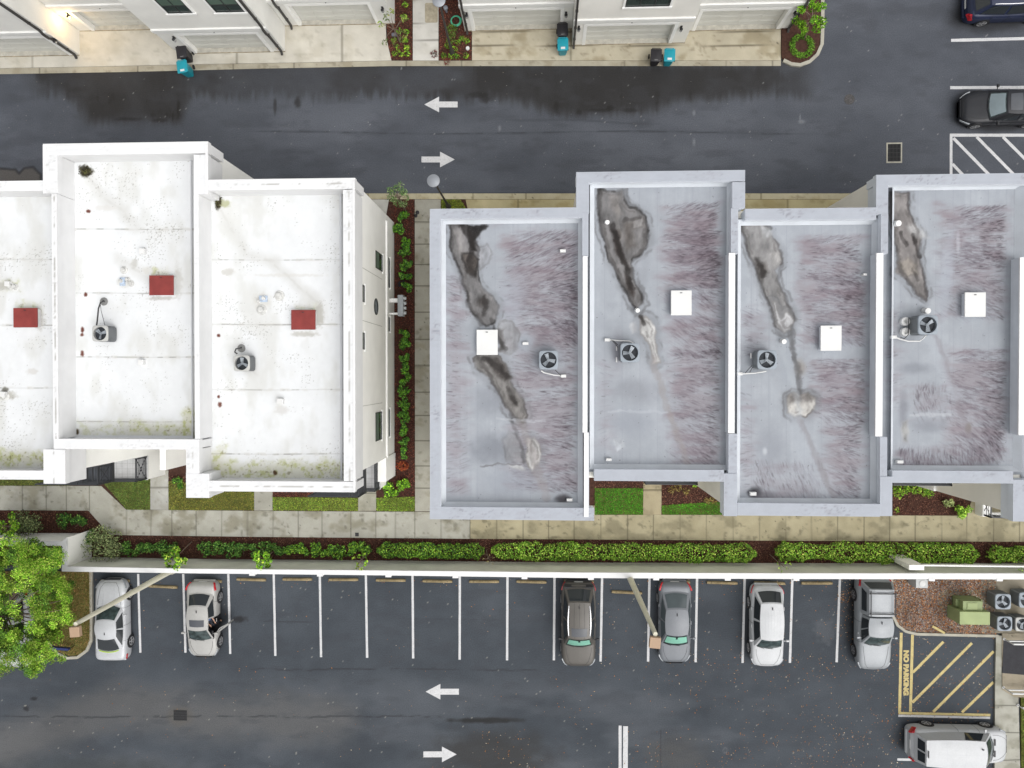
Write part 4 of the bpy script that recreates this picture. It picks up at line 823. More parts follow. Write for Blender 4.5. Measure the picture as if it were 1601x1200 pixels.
mb = MB(); q1 = gy(618, 743); mb.box(XE-.42, XE+.05, q1.y, w2s+.05, -.2, 2.5); mb.build('porch_wall', m_stucco, W2)
# entrance steps and planter wall beside the porch of the recessed house
def front_steps(parent, px0, px1, ywall, n=4, toy=.0):
    a = P(px0, 745, 0).x; b = P(px1, 745, 0).x; mb = MB()
    for k in range(n): mb.box(a, b, ywall-.3*(n-k), ywall-.001-0*k, -.05, .18*(k+1))
    return mb.build('entrance_steps', mat('step_concrete', A(206,204,196), rough=.9, var=.1, vscale=2), parent)
w1s = xywh(100.5,283.5,313,698,9.0)[2]
# balconies glimpsed beyond the grey parapets
def balcony(parent, px0, px1, ypx, z, yw):
    a = P(px0, ypx, z+1.05).x; b = P(px1, ypx, z+1.05).x; yb = P((px0+px1)/2, ypx, z+1.05).y
    mb = MB(); mb.box(a, b, yb-.02, yw, z-.2, z); mb.build('balcony_slab', m_rail, parent)
    mb = MB(); railing(mb, (a+.04, yb, 0), (b-.04, yb, 0), z, z+1.08, 5, False); mb.box(a, b, yb-.03, yb+.09, z+.98, z+1.06); railing(mb, (b-.04, yb, 0), (b-.04, yw-.05, 0), z, z+1.08, 5, False); mb.build('balcony_railing', m_rail, parent)
g2s = xywh(914.4,322.7,1134.6,748,9.0)[2]; g4s = xywh(1374.4,321.3,1585,748,9.0)[2]
balcony(G2, 1009, 1091, 756.5, 5.4, g2s); balcony(G4, 1396, 1488, 758, 5.4, g4s)
# right end: low white wing wall, step and curly railing below the cream side wall
g5w = xywh(1585.4,321.5,1760,803,9.0)[0]; g5s = xywh(1585.4,321.5,1760,803,9.0)[2]
a_ = P(1438, 762, .0); b_ = P(1520, 790, 1.2)
mb = MB(); mb.box(g5w-.16, g5w-.002, g5s, g4s-.01, -.2, 2.85); mb.build('plinth', m_trim, G5, bevel=.02)
p0, p1 = P(1532, 806, .5), P(1545, 788, .5)
mb = MB(); mb.box(p0.x, p1.x, p0.y, p1.y+.3, -.1, .75); mb.box(p0.x+.1, p1.x+1.4, p0.y-.05, p0.y+.14, -.1, .42); mb.build('step_wall', m_trim, G5, bevel=.02)
mb = MB(); q0, q1 = P(1545, 807, 1.1), P(1590, 809, 1.1); railing(mb, (q0.x, q0.y, 0), (q1.x, q1.y, 0), .45, 1.35, 2, True); 
for k in range(4):
    cx_ = q0.x+.18+.28*k; mb.tube([(cx_+.11*math.cos(t*.5), q0.y, .9+.16*math.sin(t*.5)) for t in range(13)], .014, 6)
railing(mb, (q0.x, q0.y, 0), (q0.x, q0.y+1.0, 0), .45, 1.35, 3, True); mb.build('scroll_railing', m_rail, G5)
# ------------------------------------------------------------------ upper row of townhouses (south fronts with garages)
GU = 'garage-front townhouses along the upper road'
m_lampg = mat('lamp_glass_lit', (.9,.75,.45), rough=.4, emit=(1,.72,.3,14))
def upper(label, x0, x1, yb, door=None, wins=(), pipe=None, lights=(), tone=None, lit=False, band=2.75, depth=9, z2=9.2):
    """x0..x1: front wall foot in the photo, yb: its foot line; everything else is measured on that wall plane"""
    a = P(x0, yb).x; b = P(x1, yb).x; Y = P((x0+x1)/2, yb).y; tone = tone or mat('garage_front_stucco', (.76,.755,.72), rough=.85, var=.06, vscale=.7, fine=.04, fscale=40, bump=.12, bscale=90, spec=.25)
    t = thing('townhouse', label, 'townhouse', ((a+b)/2, Y+depth/2, 0), GU)
    q = lambda px, py, off=0: P_Y(px, py, Y-off)
    holes = []
    mb = MB()
    if door:
        dx0, dx1, dyt, dyb = door; d0 = q(dx0, dyb).x; d1 = q(dx1, dyb).x; dz1 = 2.3; rec = .28
        mb.box(a, d0, Y, Y+depth, 0, z2); mb.box(d1, b, Y, Y+depth, .0, z2-.001); mb.box(d0, d1, Y, Y+depth, dz1, z2-.002); mb.box(d0, d1, Y+rec+.06, Y+depth, 0, dz1)
    else: mb.box(a, b, Y, Y+depth, 0, z2)
    mb.build('wall', tone, t)
    mb = MB(); mb.box(a-.03, b+.03, Y-.09, Y+.05, band, band+.26); mb.box(a-.015, b+.015, Y-.045, Y+.05, band-.22, band); mb.build('band_course', mat('band_trim', (.74,.74,.72), rough=.6, var=.05), t, bevel=.012)
    mb = MB(); mb.box(a-.15, b+.15, Y-.15, Y+depth+.1, z2, z2+.3); mb.build('coping', m_capw, t)
    if door:
        dm = MB(); n = 4
        for k in range(n):
            z0 = .03+(dz1-.03)*k/n; z1 = .03+(dz1-.03)*(k+1)/n-.014; dm.box(d0+.01, d1-.01, Y+rec, Y+rec+.05, z0, z1)
            for j in range(4):
                w_ = (d1-d0)/4; dm.box(d0+w_*j+.09, d0+w_*(j+1)-.09, Y+rec-.012, Y+rec+.01, z0+.11, z1-.11)
        dr = dm.build('garage_door', m_door, t, bevel=.006)
        fm = MB(); fm.box(d0-.16, d0+.03, Y-.03, Y+rec-.01, 0, dz1-.03); fm.box(d1-.03, d1+.16, Y-.03, Y+rec-.01, 0, dz1-.03); fm.box(d0-.16, d1+.16, Y-.032, Y+rec-.01, dz1-.03, dz1+.18); fm.build('door_frame', m_trim, dr)
        sm = MB(); sm.box(d0-.1, d1+.1, Y-.02, Y+rec, -.02, .045); sm.build('threshold', mat('threshold_concrete', A(206,202,190), rough=.9, var=.2, vscale=3, fine=.1), t)
        sm = MB(); sm.box(a-.02, b+.02, Y-.035, Y-.001, -.02, .07); sm.build('stained_footing', mat('stained_footing', A(176,164,140), rough=.95, var=.35, vscale=3, fine=.2), t)
        k_ = MB(); k_.cyl((d0+(d1-d0)*.5, Y-.005, dz1+.3), (d0+(d1-d0)*.5, Y-.07, dz1+.3), .03, n=8); k_.build('sensor_lamp', m_dark, t)
    for (wx0, wx1, wyt, wyb) in wins:
        l = q((wx0[0]), wyb).x; r = q((wx1[0]), wyb).x; zb_ = q(wx0[0], wyb).z; zt = zb_+1.45; mid = (l+r)/2
        fm = MB(); w_ = .05; fm.box(l, r, Y-.05, Y, zb_, zb_+w_); fm.box(l, r, Y-.05, Y, zt-w_, zt); fm.box(l, l+w_, Y-.05, Y, zb_, zt); fm.box(r-w_, r, Y-.05, Y, zb_, zt); fm.box(l, r, Y-.046, Y, (zb_+zt)/2-.03, (zb_+zt)/2+.03)
        nn = 3 if (r-l) > 2.2 else 2
        for j in range(1, nn): xx = l+(r-l)*j/nn; fm.box(xx-.025, xx+.025, Y-.044, Y, zb_, zt)
        f = fm.build('window', m_frame, t)
        pm = MB(); pm.box(l+w_, r-w_, Y-.02, Y-.003, zb_+w_, (zb_+zt)/2); pm.build('pane', m_winG, f)
        pm = MB(); pm.box(l+w_, r-w_, Y-.022, Y-.003, (zb_+zt)/2, zt-w_); pm.build('pane', m_winB, f)
        sm = MB(); sm.box(l-.14, r+.14, Y-.1, Y-.001, zb_-.14, zb_-.003); sm.box(l-.12, l-.003, Y-.06, Y-.001, zb_, zt+.1); sm.box(r+.003, r+.12, Y-.06, Y-.001, zb_, zt+.1); sm.build('sill', m_trim, f)
    if pipe is not None:
        px_ = P(pipe, yb).x; pm = MB(); pts = [(px_, Y-.08, 9.0), (px_, Y-.08, 3.3), (px_, Y-.10, 3.1), (px_, Y-.16, 2.95), (px_, Y-.16, 2.45), (px_, Y-.09, 2.3), (px_, Y-.08, .25), (px_, Y-.24, .08)]
        for p_, q_ in zip(pts[:-1], pts[1:]): pm.beam(p_, q_, .105, .105)
        for zz in (.9, 2.2, 4.0): pm.box(px_-.075, px_+.075, Y-.14, Y, zz, zz+.04)
        pm.build('downspout', m_pipe, t)
    for k, (lx, ly) in enumerate(lights):
        l = P_Y(lx, ly, Y-.12); lm = MB(); lm.box(l.x-.06, l.x+.06, Y-.02, Y, l.z-.14, l.z+.14); lm.beam((l.x, Y, l.z+.10), (l.x, Y-.16, l.z+.12), .03, .03); lm.lathe([(.03, l.z+.12), (.085, l.z+.08), (.09, l.z+.06)], (l.x, Y-.16, 0), 12); lm.lathe([(.05, l.z-.14), (.075, l.z-.12), (.075, l.z-.10)], (l.x, Y-.16, 0), 12)
        f = lm.build('wall_light', m_dark, t, smooth=35)
        gm = MB(); gm.cyl((l.x, Y-.16, l.z-.10), (l.x, Y-.16, l.z+.06), .06, n=12); gm.build('lamp_glass', m_lampg if lit else mat('lamp_glass', (.6,.6,.58), rough=.25, spec=.5), f, smooth=40)
        if lit:
            pl = bpy.data.lights.new('lit_wall_light', 'POINT'); pl.energy = 45; pl.color = (1,.66,.28); pl.shadow_soft_size = .08
            po = bpy.data.objects.new('lit_wall_light', pl); COL.objects.link(po); po.parent = f; po.location = Vector((l.x, Y-.30, l.z))-Vector(t.location)
    return t
upper('white garage-front townhouse in the top left corner, dark downspout on its right corner', -80, 125, 88, (-60,100,55,79), pipe=121, lights=[(86,64)])
upper('white garage-front townhouse set back top left beside a lit wall lamp', 126, 300, 46.5, (146,249,18,46), lights=[(107,25)], lit=True)
upper('white garage-front townhouse with two green-tinted upper windows, bins at its left corner', 279, 446, 82, (306,425,53,81), wins=[((263,),(303,),2,19.5),((338,),(384,),2,18)], pipe=442, lights=[(272,61)])
upper('white garage-front townhouse beside the reddish mulch bed and thin leafy sapling', 446.5, 617.5, 38.5, (470,590,10,38), pipe=457, lights=[(598,15)])
upper('white garage-front townhouse whose downspout stands beside a coiled green hose', 727, 894, 46.5, (742,876,19,46), pipe=731, lights=[(729.5,24),(885,23)])
upper('white garage-front townhouse with a dark triple upper window top centre', 894.5, 1070, 68.5, (914,1045,41,68), wins=[((977,),(1046,),1,9.5)], pipe=897, lights=[(905,45),(1065,45)], tone=mat('garage_front_cream', (.79,.775,.73), rough=.85, var=.06, vscale=.7, fine=.04, fscale=40, bump=.12, bscale=90, spec=.25))
upper('white garage-front townhouse beside the rounded kerbed planting island', 1070.5, 1234, 46.5, (1086,1213,18,46), pipe=1231, lights=[(1243,22)])
# ------------------------------------------------------------------ perimeter wall
m_pw = mat('perimeter_stucco', (.62,.63,.56), rough=.9, var=.12, vscale=.8, fine=.06, bump=.1, spec=.2)
ZWL = 2.35
wl = thing('perimeter_wall', 'long white-topped masonry wall between the parking stalls and the hedge', 'wall', tuple(P(800, 890)))
def wall_run(pxs, nm, m, z1, z0=-.2, w0=0):
    mb = MB(); mb.prism([(p.x, p.y) for p in pxs], z0, z1); return mb.build(nm, m, wl)
tops = [(97,893.2),(300,896),(600,899.2),(900,903.3),(1200,904.8),(1660,905.6)]; topn = [(104,885.5),(300,889),(600,891.6),(900,894.8),(1200,896),(1660,896.4)]
mb = MB(); mc = MB()
for k in range(5):
    q = [P(*topn[k], ZWL), P(*topn[k+1], ZWL), P(*tops[k+1], ZWL), P(*tops[k], ZWL)]
    mc.prism([(p.x, p.y) for p in q], ZWL-.12, ZWL)
    yi = .05; mb.prism([(q[0].x, q[0].y-yi), (q[1].x, q[1].y-yi), (q[2].x, q[2].y+yi), (q[3].x, q[3].y+yi)], -.2, ZWL-.115)
mb.build('wall_panel', m_pw, wl); mc.build('wall_coping', m_capw, wl)
mb = MB(); mc = MB()
q = [P(96.5,846,ZWL), P(104,840,ZWL), P(104,893,ZWL), P(96.5,893,ZWL)]
mc.prism([(p.x, p.y) for p in q], ZWL-.12, ZWL-.003); mb.prism([(q[0].x+.04, q[0].y), (q[1].x-.04, q[1].y-.04), (q[2].x-.04, q[2].y), (q[3].x+.04, q[3].y)], -.2, ZWL-.11)
q = [P(-60,845.5,ZWL), P(104,846,ZWL), P(104,853,ZWL), P(-60,853.2,ZWL)]
mc.prism([(p.x, p.y) for p in q], ZWL-.12, ZWL-.006); mb.prism([(q[0].x, q[0].y-.05), (q[1].x-.05, q[1].y-.05), (q[2].x-.05, q[2].y+.05), (q[3].x, q[3].y+.05)], -.2, ZWL-.112)
mb.build('wall_return', m_stucco, wl); mc.build('wall_coping', m_capw, wl)
for x in (394, 500, 607, 712, 820, 924, 1026, 1138, 1245, 1457, 1563):
    y = np.interp(x, [t_[0] for t_ in tops], [t_[1] for t_ in tops]); p = P(x, y, ZWL); mb = MB(); mb.box(p.x-.16, p.x+.16, p.y-.10, p.y+.06, -.2, ZWL+.012); mb.build('pilaster', m_capw, wl)
p = P(1431, 883, 2.2); mb = MB(); mb.box(p.x-.36, p.x+.44, p.y-.26, p.y+.02, -.1, 2.28); gtp = mb.build('wall_pier', m_stucco, wl, bevel=.02)
pa, pb = P(1445, 883.5, 2.0), P(1660, 885, 2.0); mb = MB(); mb.box(pa.x, pb.x, pa.y-.05, pa.y+.02, 1.75, 2.0); mb.build('wall_ledge', m_trim, wl)
# ------------------------------------------------------------------ wheel stops
m_stop = mat('worn_wheel_stop', A(158,142,110), rough=.95, var=.35, vscale=2.5, fine=.3, fscale=25, bump=.4, spec=.1)
def wheel_stop(x, y, label, rz=0.):
    p = P(x, y, .06); t = thing('wheel_stop', label, 'wheel stop', (p.x, p.y, 0), 'concrete wheel stops at the heads of the parking stalls', rz)
    mb = MB(); L_ = .88; pr = [(-.085,0),(-.07,.10),(-.04,.125),(.04,.125),(.07,.10),(.085,0)]
    mb.grid(lambda u, v: (-L_+2*L_*u, pr[min(5,int(round(v*5)))][0]*(1-.25*(abs(2*u-1)>.985)), pr[min(5,int(round(v*5)))][1]), 18, 5, flip=False)
    for e in (-1, 1): mb.poly([(e*L_, a_, b_) for a_, b_ in (pr[::-1] if e < 0 else pr)])
    mb.build('stop_bar', m_stop, t, local=True, smooth=45)
    for e in (-.62, .62): k = MB(); k.cyl((e, 0, .12), (e, 0, .135), .022, n=8); k.build('anchor_pin', m_iron, t, local=True)
    return t
STOPS = [(180,908,'wheel stop in front of the silver coupe nose'),(255,917,'wheel stop pulled out of line under the leaning left lamp pole'),(324,909,'wheel stop behind the silver sedan with the open door'),(393,906,'wheel stop of the first empty stall right of the open-door sedan'),(465,905.5,'wheel stop of the second empty stall right of the open-door sedan'),(537,906,'wheel stop of the third empty stall right of the open-door sedan'),(611,907,'wheel stop of the fourth empty stall right of the open-door sedan'),(684,908.5,'wheel stop of the third empty stall left of the taupe SUV'),(757,909,'wheel stop of the second empty stall left of the taupe SUV'),(831,909.5,'wheel stop of the empty stall just left of the taupe SUV'),(905,909,'wheel stop behind the taupe SUV'),(980,926,'rusty wheel stop pulled out of line beside the right lamp pole'),(1055,910,'wheel stop behind the grey sedan with sunshade'),(1129,911,'wheel stop of the empty stall between grey sedan and white SUV'),(1203,911.5,'wheel stop behind the white SUV'),(1277,911.5,'leaf-strewn wheel stop of the empty stall left of the silver pickup')]
for x, y, l in STOPS: wheel_stop(x, y, l, R(random.uniform(-1, 1)) if x not in (255, 980) else R(-2))
# ------------------------------------------------------------------ drains, covers
def grate(name, label, cat, x, y, w, d, frame=True, nb=9):
    p = P(x, y); t = thing(name, label, cat, (p.x, p.y, 0)); mb = MB(); f = .09
    if frame:
        for bx in ((-w/2-f, w/2+f, d/2, d/2+f), (-w/2-f, w/2+f, -d/2-f, -d/2), (-w/2-f, -w/2, -d/2, d/2), (w/2, w/2+f, -d/2, d/2)): mb.box(*bx, .0, .016)
        mb.build('frame', m_curb, t, local=True)
    mb = MB(); mb.box(-w/2, w/2, -d/2, d/2, .001, .006); mb.build('well', mat('drain_black', (.006,.006,.006), rough=.9), t, local=True)
    mb = MB()
    for k in range(nb+1): xx = -w/2+w*k/nb; mb.box(xx-.012, xx+.012, -d/2, d/2, .006, .022)
    for k in range(5): yy = -d/2+d*k/4; mb.box(-w/2, w/2, yy-.012, yy+.012, .006, .021)
    mb.build('bars', m_iron, t, local=True)
grate('storm_drain', 'black storm grate with pale concrete frame on the upper road', 'storm drain', 1398, 238.5, .70, .98)
grate('storm_drain', 'dark storm grate in the lower lot aisle, lower left', 'storm drain', 282, 1118, .80, .60, frame=False, nb=14)
p = P(1328, 155); t = thing('manhole_cover', 'round worn manhole cover in the upper road', 'manhole', (p.x, p.y, 0)); mb = MB(); mb.lathe([(.30, .001), (.30, .012), (.27, .014), (.26, .010), (0.01, .011)], n=28, capb=False); mb.build('lid', mat('worn_iron', A(84,82,82), rough=.8, var=.35, vscale=14, fine=.25), t, local=True)
p = P(558.5, 835); mb = MB(); mb.box(p.x-.11, p.x+.11, p.y-.11, p.y+.11, .05, .062); tag(mb.build('valve_cover', m_iron), 'small square dark valve cover in the grey footpath', 'valve cover')
p = P(674.5, 20); mb = MB(); mb.prism([(p.x+.38*(1 if i in (0,1,7,6) else -1)*(1 if i in (0,7,3,4) else .85), p.y+.58*(1 if i in (1,0,2,3) else -1)*(1 if i in (1,2,5,6) else .88)) for i in range(8)], .03, .04); tag(mb.build('utility_cover', mat('lid_concrete', A(188,178,156), rough=.9, var=.2, vscale=5, fine=.1)), 'tan rounded utility lid set in the upper footpath', 'utility lid')
# ------------------------------------------------------------------ lamps
def lot_light(label, bx, by, tx, ty, z, rz):
    b = P(bx, by); t = thing('lot_light', label, 'light pole', (b.x, b.y, 0), 'parking lot light poles'); top = P(tx, ty, z)
    mb = MB(); mb.cyl((b.x, b.y, -.1), (b.x, b.y, .7), .26, .24, 20); mb.build('pole_base', m_curb, t, smooth=35)
    mb = MB(); mb.cyl((b.x, b.y, .7), (top.x, top.y, z-.05), .17, .10, 16); mb.build('pole', mat('tan_pole', A(240,236,214), rough=.6, var=.08, vscale=1, spec=.3), t, smooth=40)
    d = Vector((math.cos(rz), math.sin(rz), 0))
    mb = MB(); mb.beam((top.x, top.y, z-.12), (top.x+d.x*.25, top.y+d.y*.25, z-.10), .06, .06); mb.build('arm', MATS['tan_pole'], t)
    mb = MB(); mb.obox(Vector((top.x+d.x*.34, top.y+d.y*.34, z-.02)), .48, .48, .22, Matrix.Rotation(rz, 4, 'Z')); h = mb.build('lamp_head', mat('tan_lamp_head', A(190,160,132), rough=.6, var=.06), t, bevel=.02)
    mb = MB(); mb.obox(Vector((top.x+d.x*.34, top.y+d.y*.34, z-.135)), .38, .38, .02, Matrix.Rotation(rz, 4, 'Z')); mb.build('lens', MATS['lamp_glass'], h)
lot_light('tan lot light pole leaning over the silver coupe, square head above the turf island', 277, 887, 117, 976, 9.3, R(-85))
lot_light('tan lot light pole beside the grey sedan with the sunshade', 978, 888, 1025, 992, 10.6, R(-95))
def street_lamp(label, bx, by, tx, ty, z):
    b = P(bx, by); top = P(tx, ty, z); t = thing('street_lamp', label, 'street lamp', (b.x, b.y, 0), 'dark post lamps with round tops')
    mb = MB(); mb.lathe([(.16, 0), (.15, .25), (.09, .4), (.07, 1.2)], (b.x, b.y, 0), 14); mb.cyl((b.x, b.y, 1.2), (top.x, top.y, z-.35), .062, .05, 12); mb.build('pole', mat('bronze_post', (.05,.045,.042), rough=.5, var=.1), t, smooth=40)
    mb = MB(); mb.lathe([(.05, z-.35), (.12, z-.32), (.14, z-.05), (.10, z-.02)], (top.x, top.y, 0), 18); mb.build('lamp_glass', MATS['lamp_glass'], t, smooth=40)
    mb = MB(); mb.lathe([(.31, z-.06), (.335, z-.03), (.325, z), (.22, z+.045), (.08, z+.07), (.01, z+.072)], (top.x, top.y, 0), 36, capb=True); mb.build('lamp_shade', mat('grey_lamp_shade', A(168,172,178), rough=.45, var=.05, metal=.3), t, smooth=40)
street_lamp('round-topped post lamp standing between the footpath and the grey end house', 701.5, 323, 677.5, 282, 5.6)
street_lamp('round-topped post lamp in the upper mulch bed near the coiled hose', 707, 82.5, 686, 0, 5.9)
# ------------------------------------------------------------------ small site things
p = P(713, 33, .05); mb = MB()
for k in range(5): mb.lathe([(.30+.02*math.cos(a_)-.012*k+.012*math.cos(k*2), .06+.035*k*.6+.02*math.sin(a_)) for a_ in [2*math.pi*i/8 for i in range(9)]], (p.x+.015*math.sin(k*3), p.y+.015*math.cos(k*2), 0), 30, capb=False, capt=False)
mb.tube([(p.x+.3, p.y, .07), (p.x+.4, p.y+.15, .3), (p.x+.42, p.y+.3, .55)], .016, 7); tag(mb.build('garden_hose', mat('hose_green', A(96,222,178), rough=.4, spec=.5, var=.1), smooth=60), 'coiled mint-green garden hose in the upper mulch bed', 'hose')
p = P(731, 74.5, .12); mb = MB(); mb.lathe([(.11, .02), (.115, .10), (.10, .125), (.01, .13)], (p.x, p.y, 0), 18); tag(mb.build('cleanout_cap', m_pvc, smooth=40), 'white round pipe cap in the mulch beside the driveway', 'pipe cap')
p = P(650.5, 337.5); t = thing('path_light', 'small black path light at the edge of the long footpath', 'path light', (p.x, p.y, 0)); mb = MB(); mb.lathe([(.10, .04), (.10, .08), (.028, .1), (.025, .75)], (p.x, p.y, 0), 10); mb.build('post', m_dark, t, smooth=40); tp_ = P(653, 331, .85); mb = MB(); mb.lathe([(.05, .75), (.12, .84), (.10, .88), (.01, .91)], (tp_.x-.02, tp_.y-.03, 0), 14); mb.build('lamp_shade', m_dark, t, smooth=40)
p = P(616+2, 41+14); 
pb_ = P(617, 55); mb = MB(); mb.box(pb_.x-.16, pb_.x+.16, pb_.y-.10, pb_.y+.10, 0, .16); tag(mb.build('valve_box', mat('grey_plastic', (.12,.12,.14), rough=.6), bevel=.03), 'dark grey valve box half hidden under the upper sapling', 'valve box')
pv = P(697, 13, .4); mb = MB(); mb.lathe([(.06,0),(.06,.4),(.13,.42),(.13,.52),(.02,.56)], (pv.x, pv.y, 0), 14); tag(mb.build('pedestal_vent', mat('grey_metal2', (.25,.27,.31), rough=.5), smooth=40), 'short grey capped pipe beside the upper post lamp', 'vent')
# dark blue sign board on two posts in the turf island
b1, b2 = P(118.5, 1006.5), P(94.5, 1004.5); t = thing('sign_board', 'dark blue board on two thin posts in the left turf island', 'sign', tuple((b1+b2)/2)); mb = MB()
e1, e2 = P(108, 1014.5, .62), P(71, 1011.5, .62)
mb.beam((b1.x, b1.y, -.05), (e1.x+.05, e1.y, .62), .035, .035); mb.beam((b2.x, b2.y, -.05), ((e1.x+e2.x)/2, (e1.y+e2.y)/2+.05, .62), .035, .035); mb.build('post', m_dark, t)
mb = MB(); mb.beam((e1.x, e1.y, .62), (e2.x, e2.y, .62), .14, .22); mb.build('board', mat('navy_board', A(44,56,112), rough=.5, var=.25, vscale=3), t, bevel=.01)
# painted wooden stick lying on the litter bed
a_, b_ = P(1457.5, 978.5, .12), P(1477, 989.5, .16); mb = MB(); mb.beam(a_, b_, .13, .05); tag(mb.build('wooden_stake', m_yel, bevel=.01), 'pale wooden stake lying on the leaf-strewn bed', 'stake')
# transformer
z1, z2_ = 1.15, 1.35; m_tg = mat('transformer_green', A(168,182,128), rough=.55, var=.1, vscale=1.5, spec=.3); m_tg2 = mat('transformer_green_dark', A(150,164,112), rough=.55, var=.12, vscale=1.5)
c1 = P(1521, 947, z1); t = thing('transformer_cabinet', 'green steel transformer box on the leaf-strewn bed', 'transformer', (c1.x, c1.y, 0))
a, b, c, d = xywh(1505.5,939.5,1536.5,955,z1); a2, b2_, c2, d2 = xywh(1500.5,956.3,1548,976.5,z2_)
mb = MB(); mb.box(a, b, d2-.01, d, .05, z1); tk = mb.build('tank', m_tg2, t, bevel=.02); mb = MB(); mb.box(a+.22, b-.3, d2+.06, d-.1, z1-.01, z1+.03); mb.build('lid', m_tg, tk, bevel=.01)
mb = MB(); mb.box(a2, b2_, c2, d2, .05, z2_); cb = mb.build('cabinet', m_tg, t, bevel=.02); mb = MB(); mb.box((a2+b2_)/2-.01, (a2+b2_)/2+.01, c2-.015, c2+.01, .1, z2_-.1); mb.build('door_seam', m_dark, cb)
mb = MB(); mb.box(a-.16, a+.001, d2+.1, d2+.5, .5, .75)
for k in range(6): mb.box(b, b+.07, d2+.08+.09*k, d2+.12+.09*k, .3, 1.0)
mb.build('cooling_fin', m_tg2, tk)
# utility pedestal by the wall
p = P(1441.5, 912, 1.0); t = thing('utility_box', 'white topped utility box against the wall behind the silver pickup', 'utility box', (p.x, p.y, 0)); mb = MB(); mb.box(p.x-.33, p.x+.33, p.y-.26, p.y+.24, .05, 1.0); bx_ = mb.build('cabinet', mat('grey_fibreglass', A(204,206,206), rough=.6, var=.06), t, bevel=.02); mb = MB(); mb.lathe([(.17, 1.0), (.165, 1.025), (.12, 1.03)], (p.x+.02, p.y, 0), 20); mb.build('lid', mat('pale_lid', A(232,232,230), rough=.6), bx_, smooth=40)
# white hand rails at the right-hand entrance
def hand_rail(label, bx, by, lenx, z=.95):
    b = P(bx, by); t = thing('handrail', label, 'handrail', (b.x, b.y, 0)); mb = MB()
    for k in range(3):
        xx = b.x+lenx*k/2; mb.cyl((xx, b.y, .1), (xx, b.y, z), .032, n=10)
        m2 = MB(); m2.lathe([(.075, .16), (.07, .185), (.02, .19)], (xx, b.y, 0), 12); m2.build('foot_plate', m_pvc, t)
    mb.tube([(b.x, b.y, z), (b.x+lenx+.2, b.y, z)], .05, 10); mb.tube([(b.x, b.y, z*.52), (b.x+lenx+.2, b.y, z*.52)], .042, 10); mb.build('rail', m_pvc, t, smooth=40)
hand_rail('white pipe handrail beside the condensers at the right entrance', 1567, 997, 2.4); hand_rail('white pipe handrail on the lower side of the black entrance mat', 1566, 1072.5, 2.4); hand_rail('white pipe handrail lowest of three at the right edge, by the turf', 1588.5, 1100, 2.0)
# ------------------------------------------------------------------ wheeled bins
def make_bin(m):
    t = thing('wheeled_bin', 'bin', 'bin'); w, d, h = .56, .62, 1.0
    mb = MB(); n = 8
    def ringp(z, k):
        ww, dd = w/2*k, d/2*k; return [(-ww+.06,-dd,z),(ww-.06,-dd,z),(ww,-dd+.06,z),(ww,dd-.06,z),(ww-.06,dd,z),(-ww+.06,dd,z),(-ww,dd-.06,z),(-ww,-dd+.06,z)]
    rings = [[mb.vert(p) for p in ringp(z, k)] for z, k in ((.06,.74),(.2,.8),(.92,.98),(.93,1.04),(.98,1.04))]
    for r0, r1 in zip(rings[:-1], rings[1:]):
        for i in range(n): mb.face((r0[i], r0[(i+1) % n], r1[(i+1) % n], r1[i]))
    mb.face(rings[0][::-1]); mb.face(rings[-1]); mb.build('body', m, t, local=True, smooth=30)
    mb = MB(); mb.grid(lambda u, v: ((u-.5)*.62*(1-.06*(v>.8)), -.36+.70*v, 1.0+.05*math.sin(math.pi*min(1,max(0,u)))*math.sin(math.pi*v)**.5), 10, 10); mb.box(-.31, .31, -.36, .34, .965, 1.0); lid = mb.build('lid', m, t, local=True, smooth=40)
    mb = MB(); mb.cyl((-.24, .40, .95), (.24, .40, .95), .022, n=8); mb.box(-.24, -.2, .3, .41, .93, .97); mb.box(.2, .24, .3, .41, .93, .97); mb.build('handle', m, t, local=True, smooth=40)
    for e in (-1, 1): mb = MB(); mb.cyl((e*.27, .30, .125), (e*.33, .30, .125), .125, n=18); mb.build('wheel', mat('black_rubber', (.014,.014,.015), rough=.8), t, local=True, smooth=40)
    return t, lid
m_teal = mat('teal_plastic', A(34,166,184), rough=.42, var=.06, vscale=3, spec=.4); m_blk = mat('black_plastic', A(50,48,52), rough=.5, var=.1, vscale=3, spec=.35)
BINS = [(m_blk,284,81,8,'black wheeled bin behind the teal bin, by the top left garages'),(m_teal,285,104,8,'teal wheeled bin standing furthest left, half on the road'),(m_blk,879.5,46,2,'black wheeled bin behind the teal bin beside the central downspout'),(m_teal,880,69,2,'teal wheeled bin beside the central downspout'),(m_blk,1026,86,-2,'black wheeled bin side by side with a teal one'),(m_teal,1047,86,-2,'teal wheeled bin side by side with a black one, furthest right')]
for m, x, y, rz, l in BINS:
    t, lid = make_bin(m); p = P(x, y, 1.0); t.location = (p.x, p.y, .03); t.rotation_euler = (0, 0, R(rz)); t['label'] = l; t['group'] = 'black and teal wheeled bins by the garages'
    if m is m_teal: mb = MB(); mb.box(-.12, .12, -.29, -.17, 1.035, 1.046); mb.build('label_sticker', m_pvc, lid, local=True)
    else: mb = MB(); mb.box(-.1, .1, -.30, -.27, 1.035, 1.042); mb.build('label_sticker', mat('pale_print', A(150,150,150)), lid, local=True)
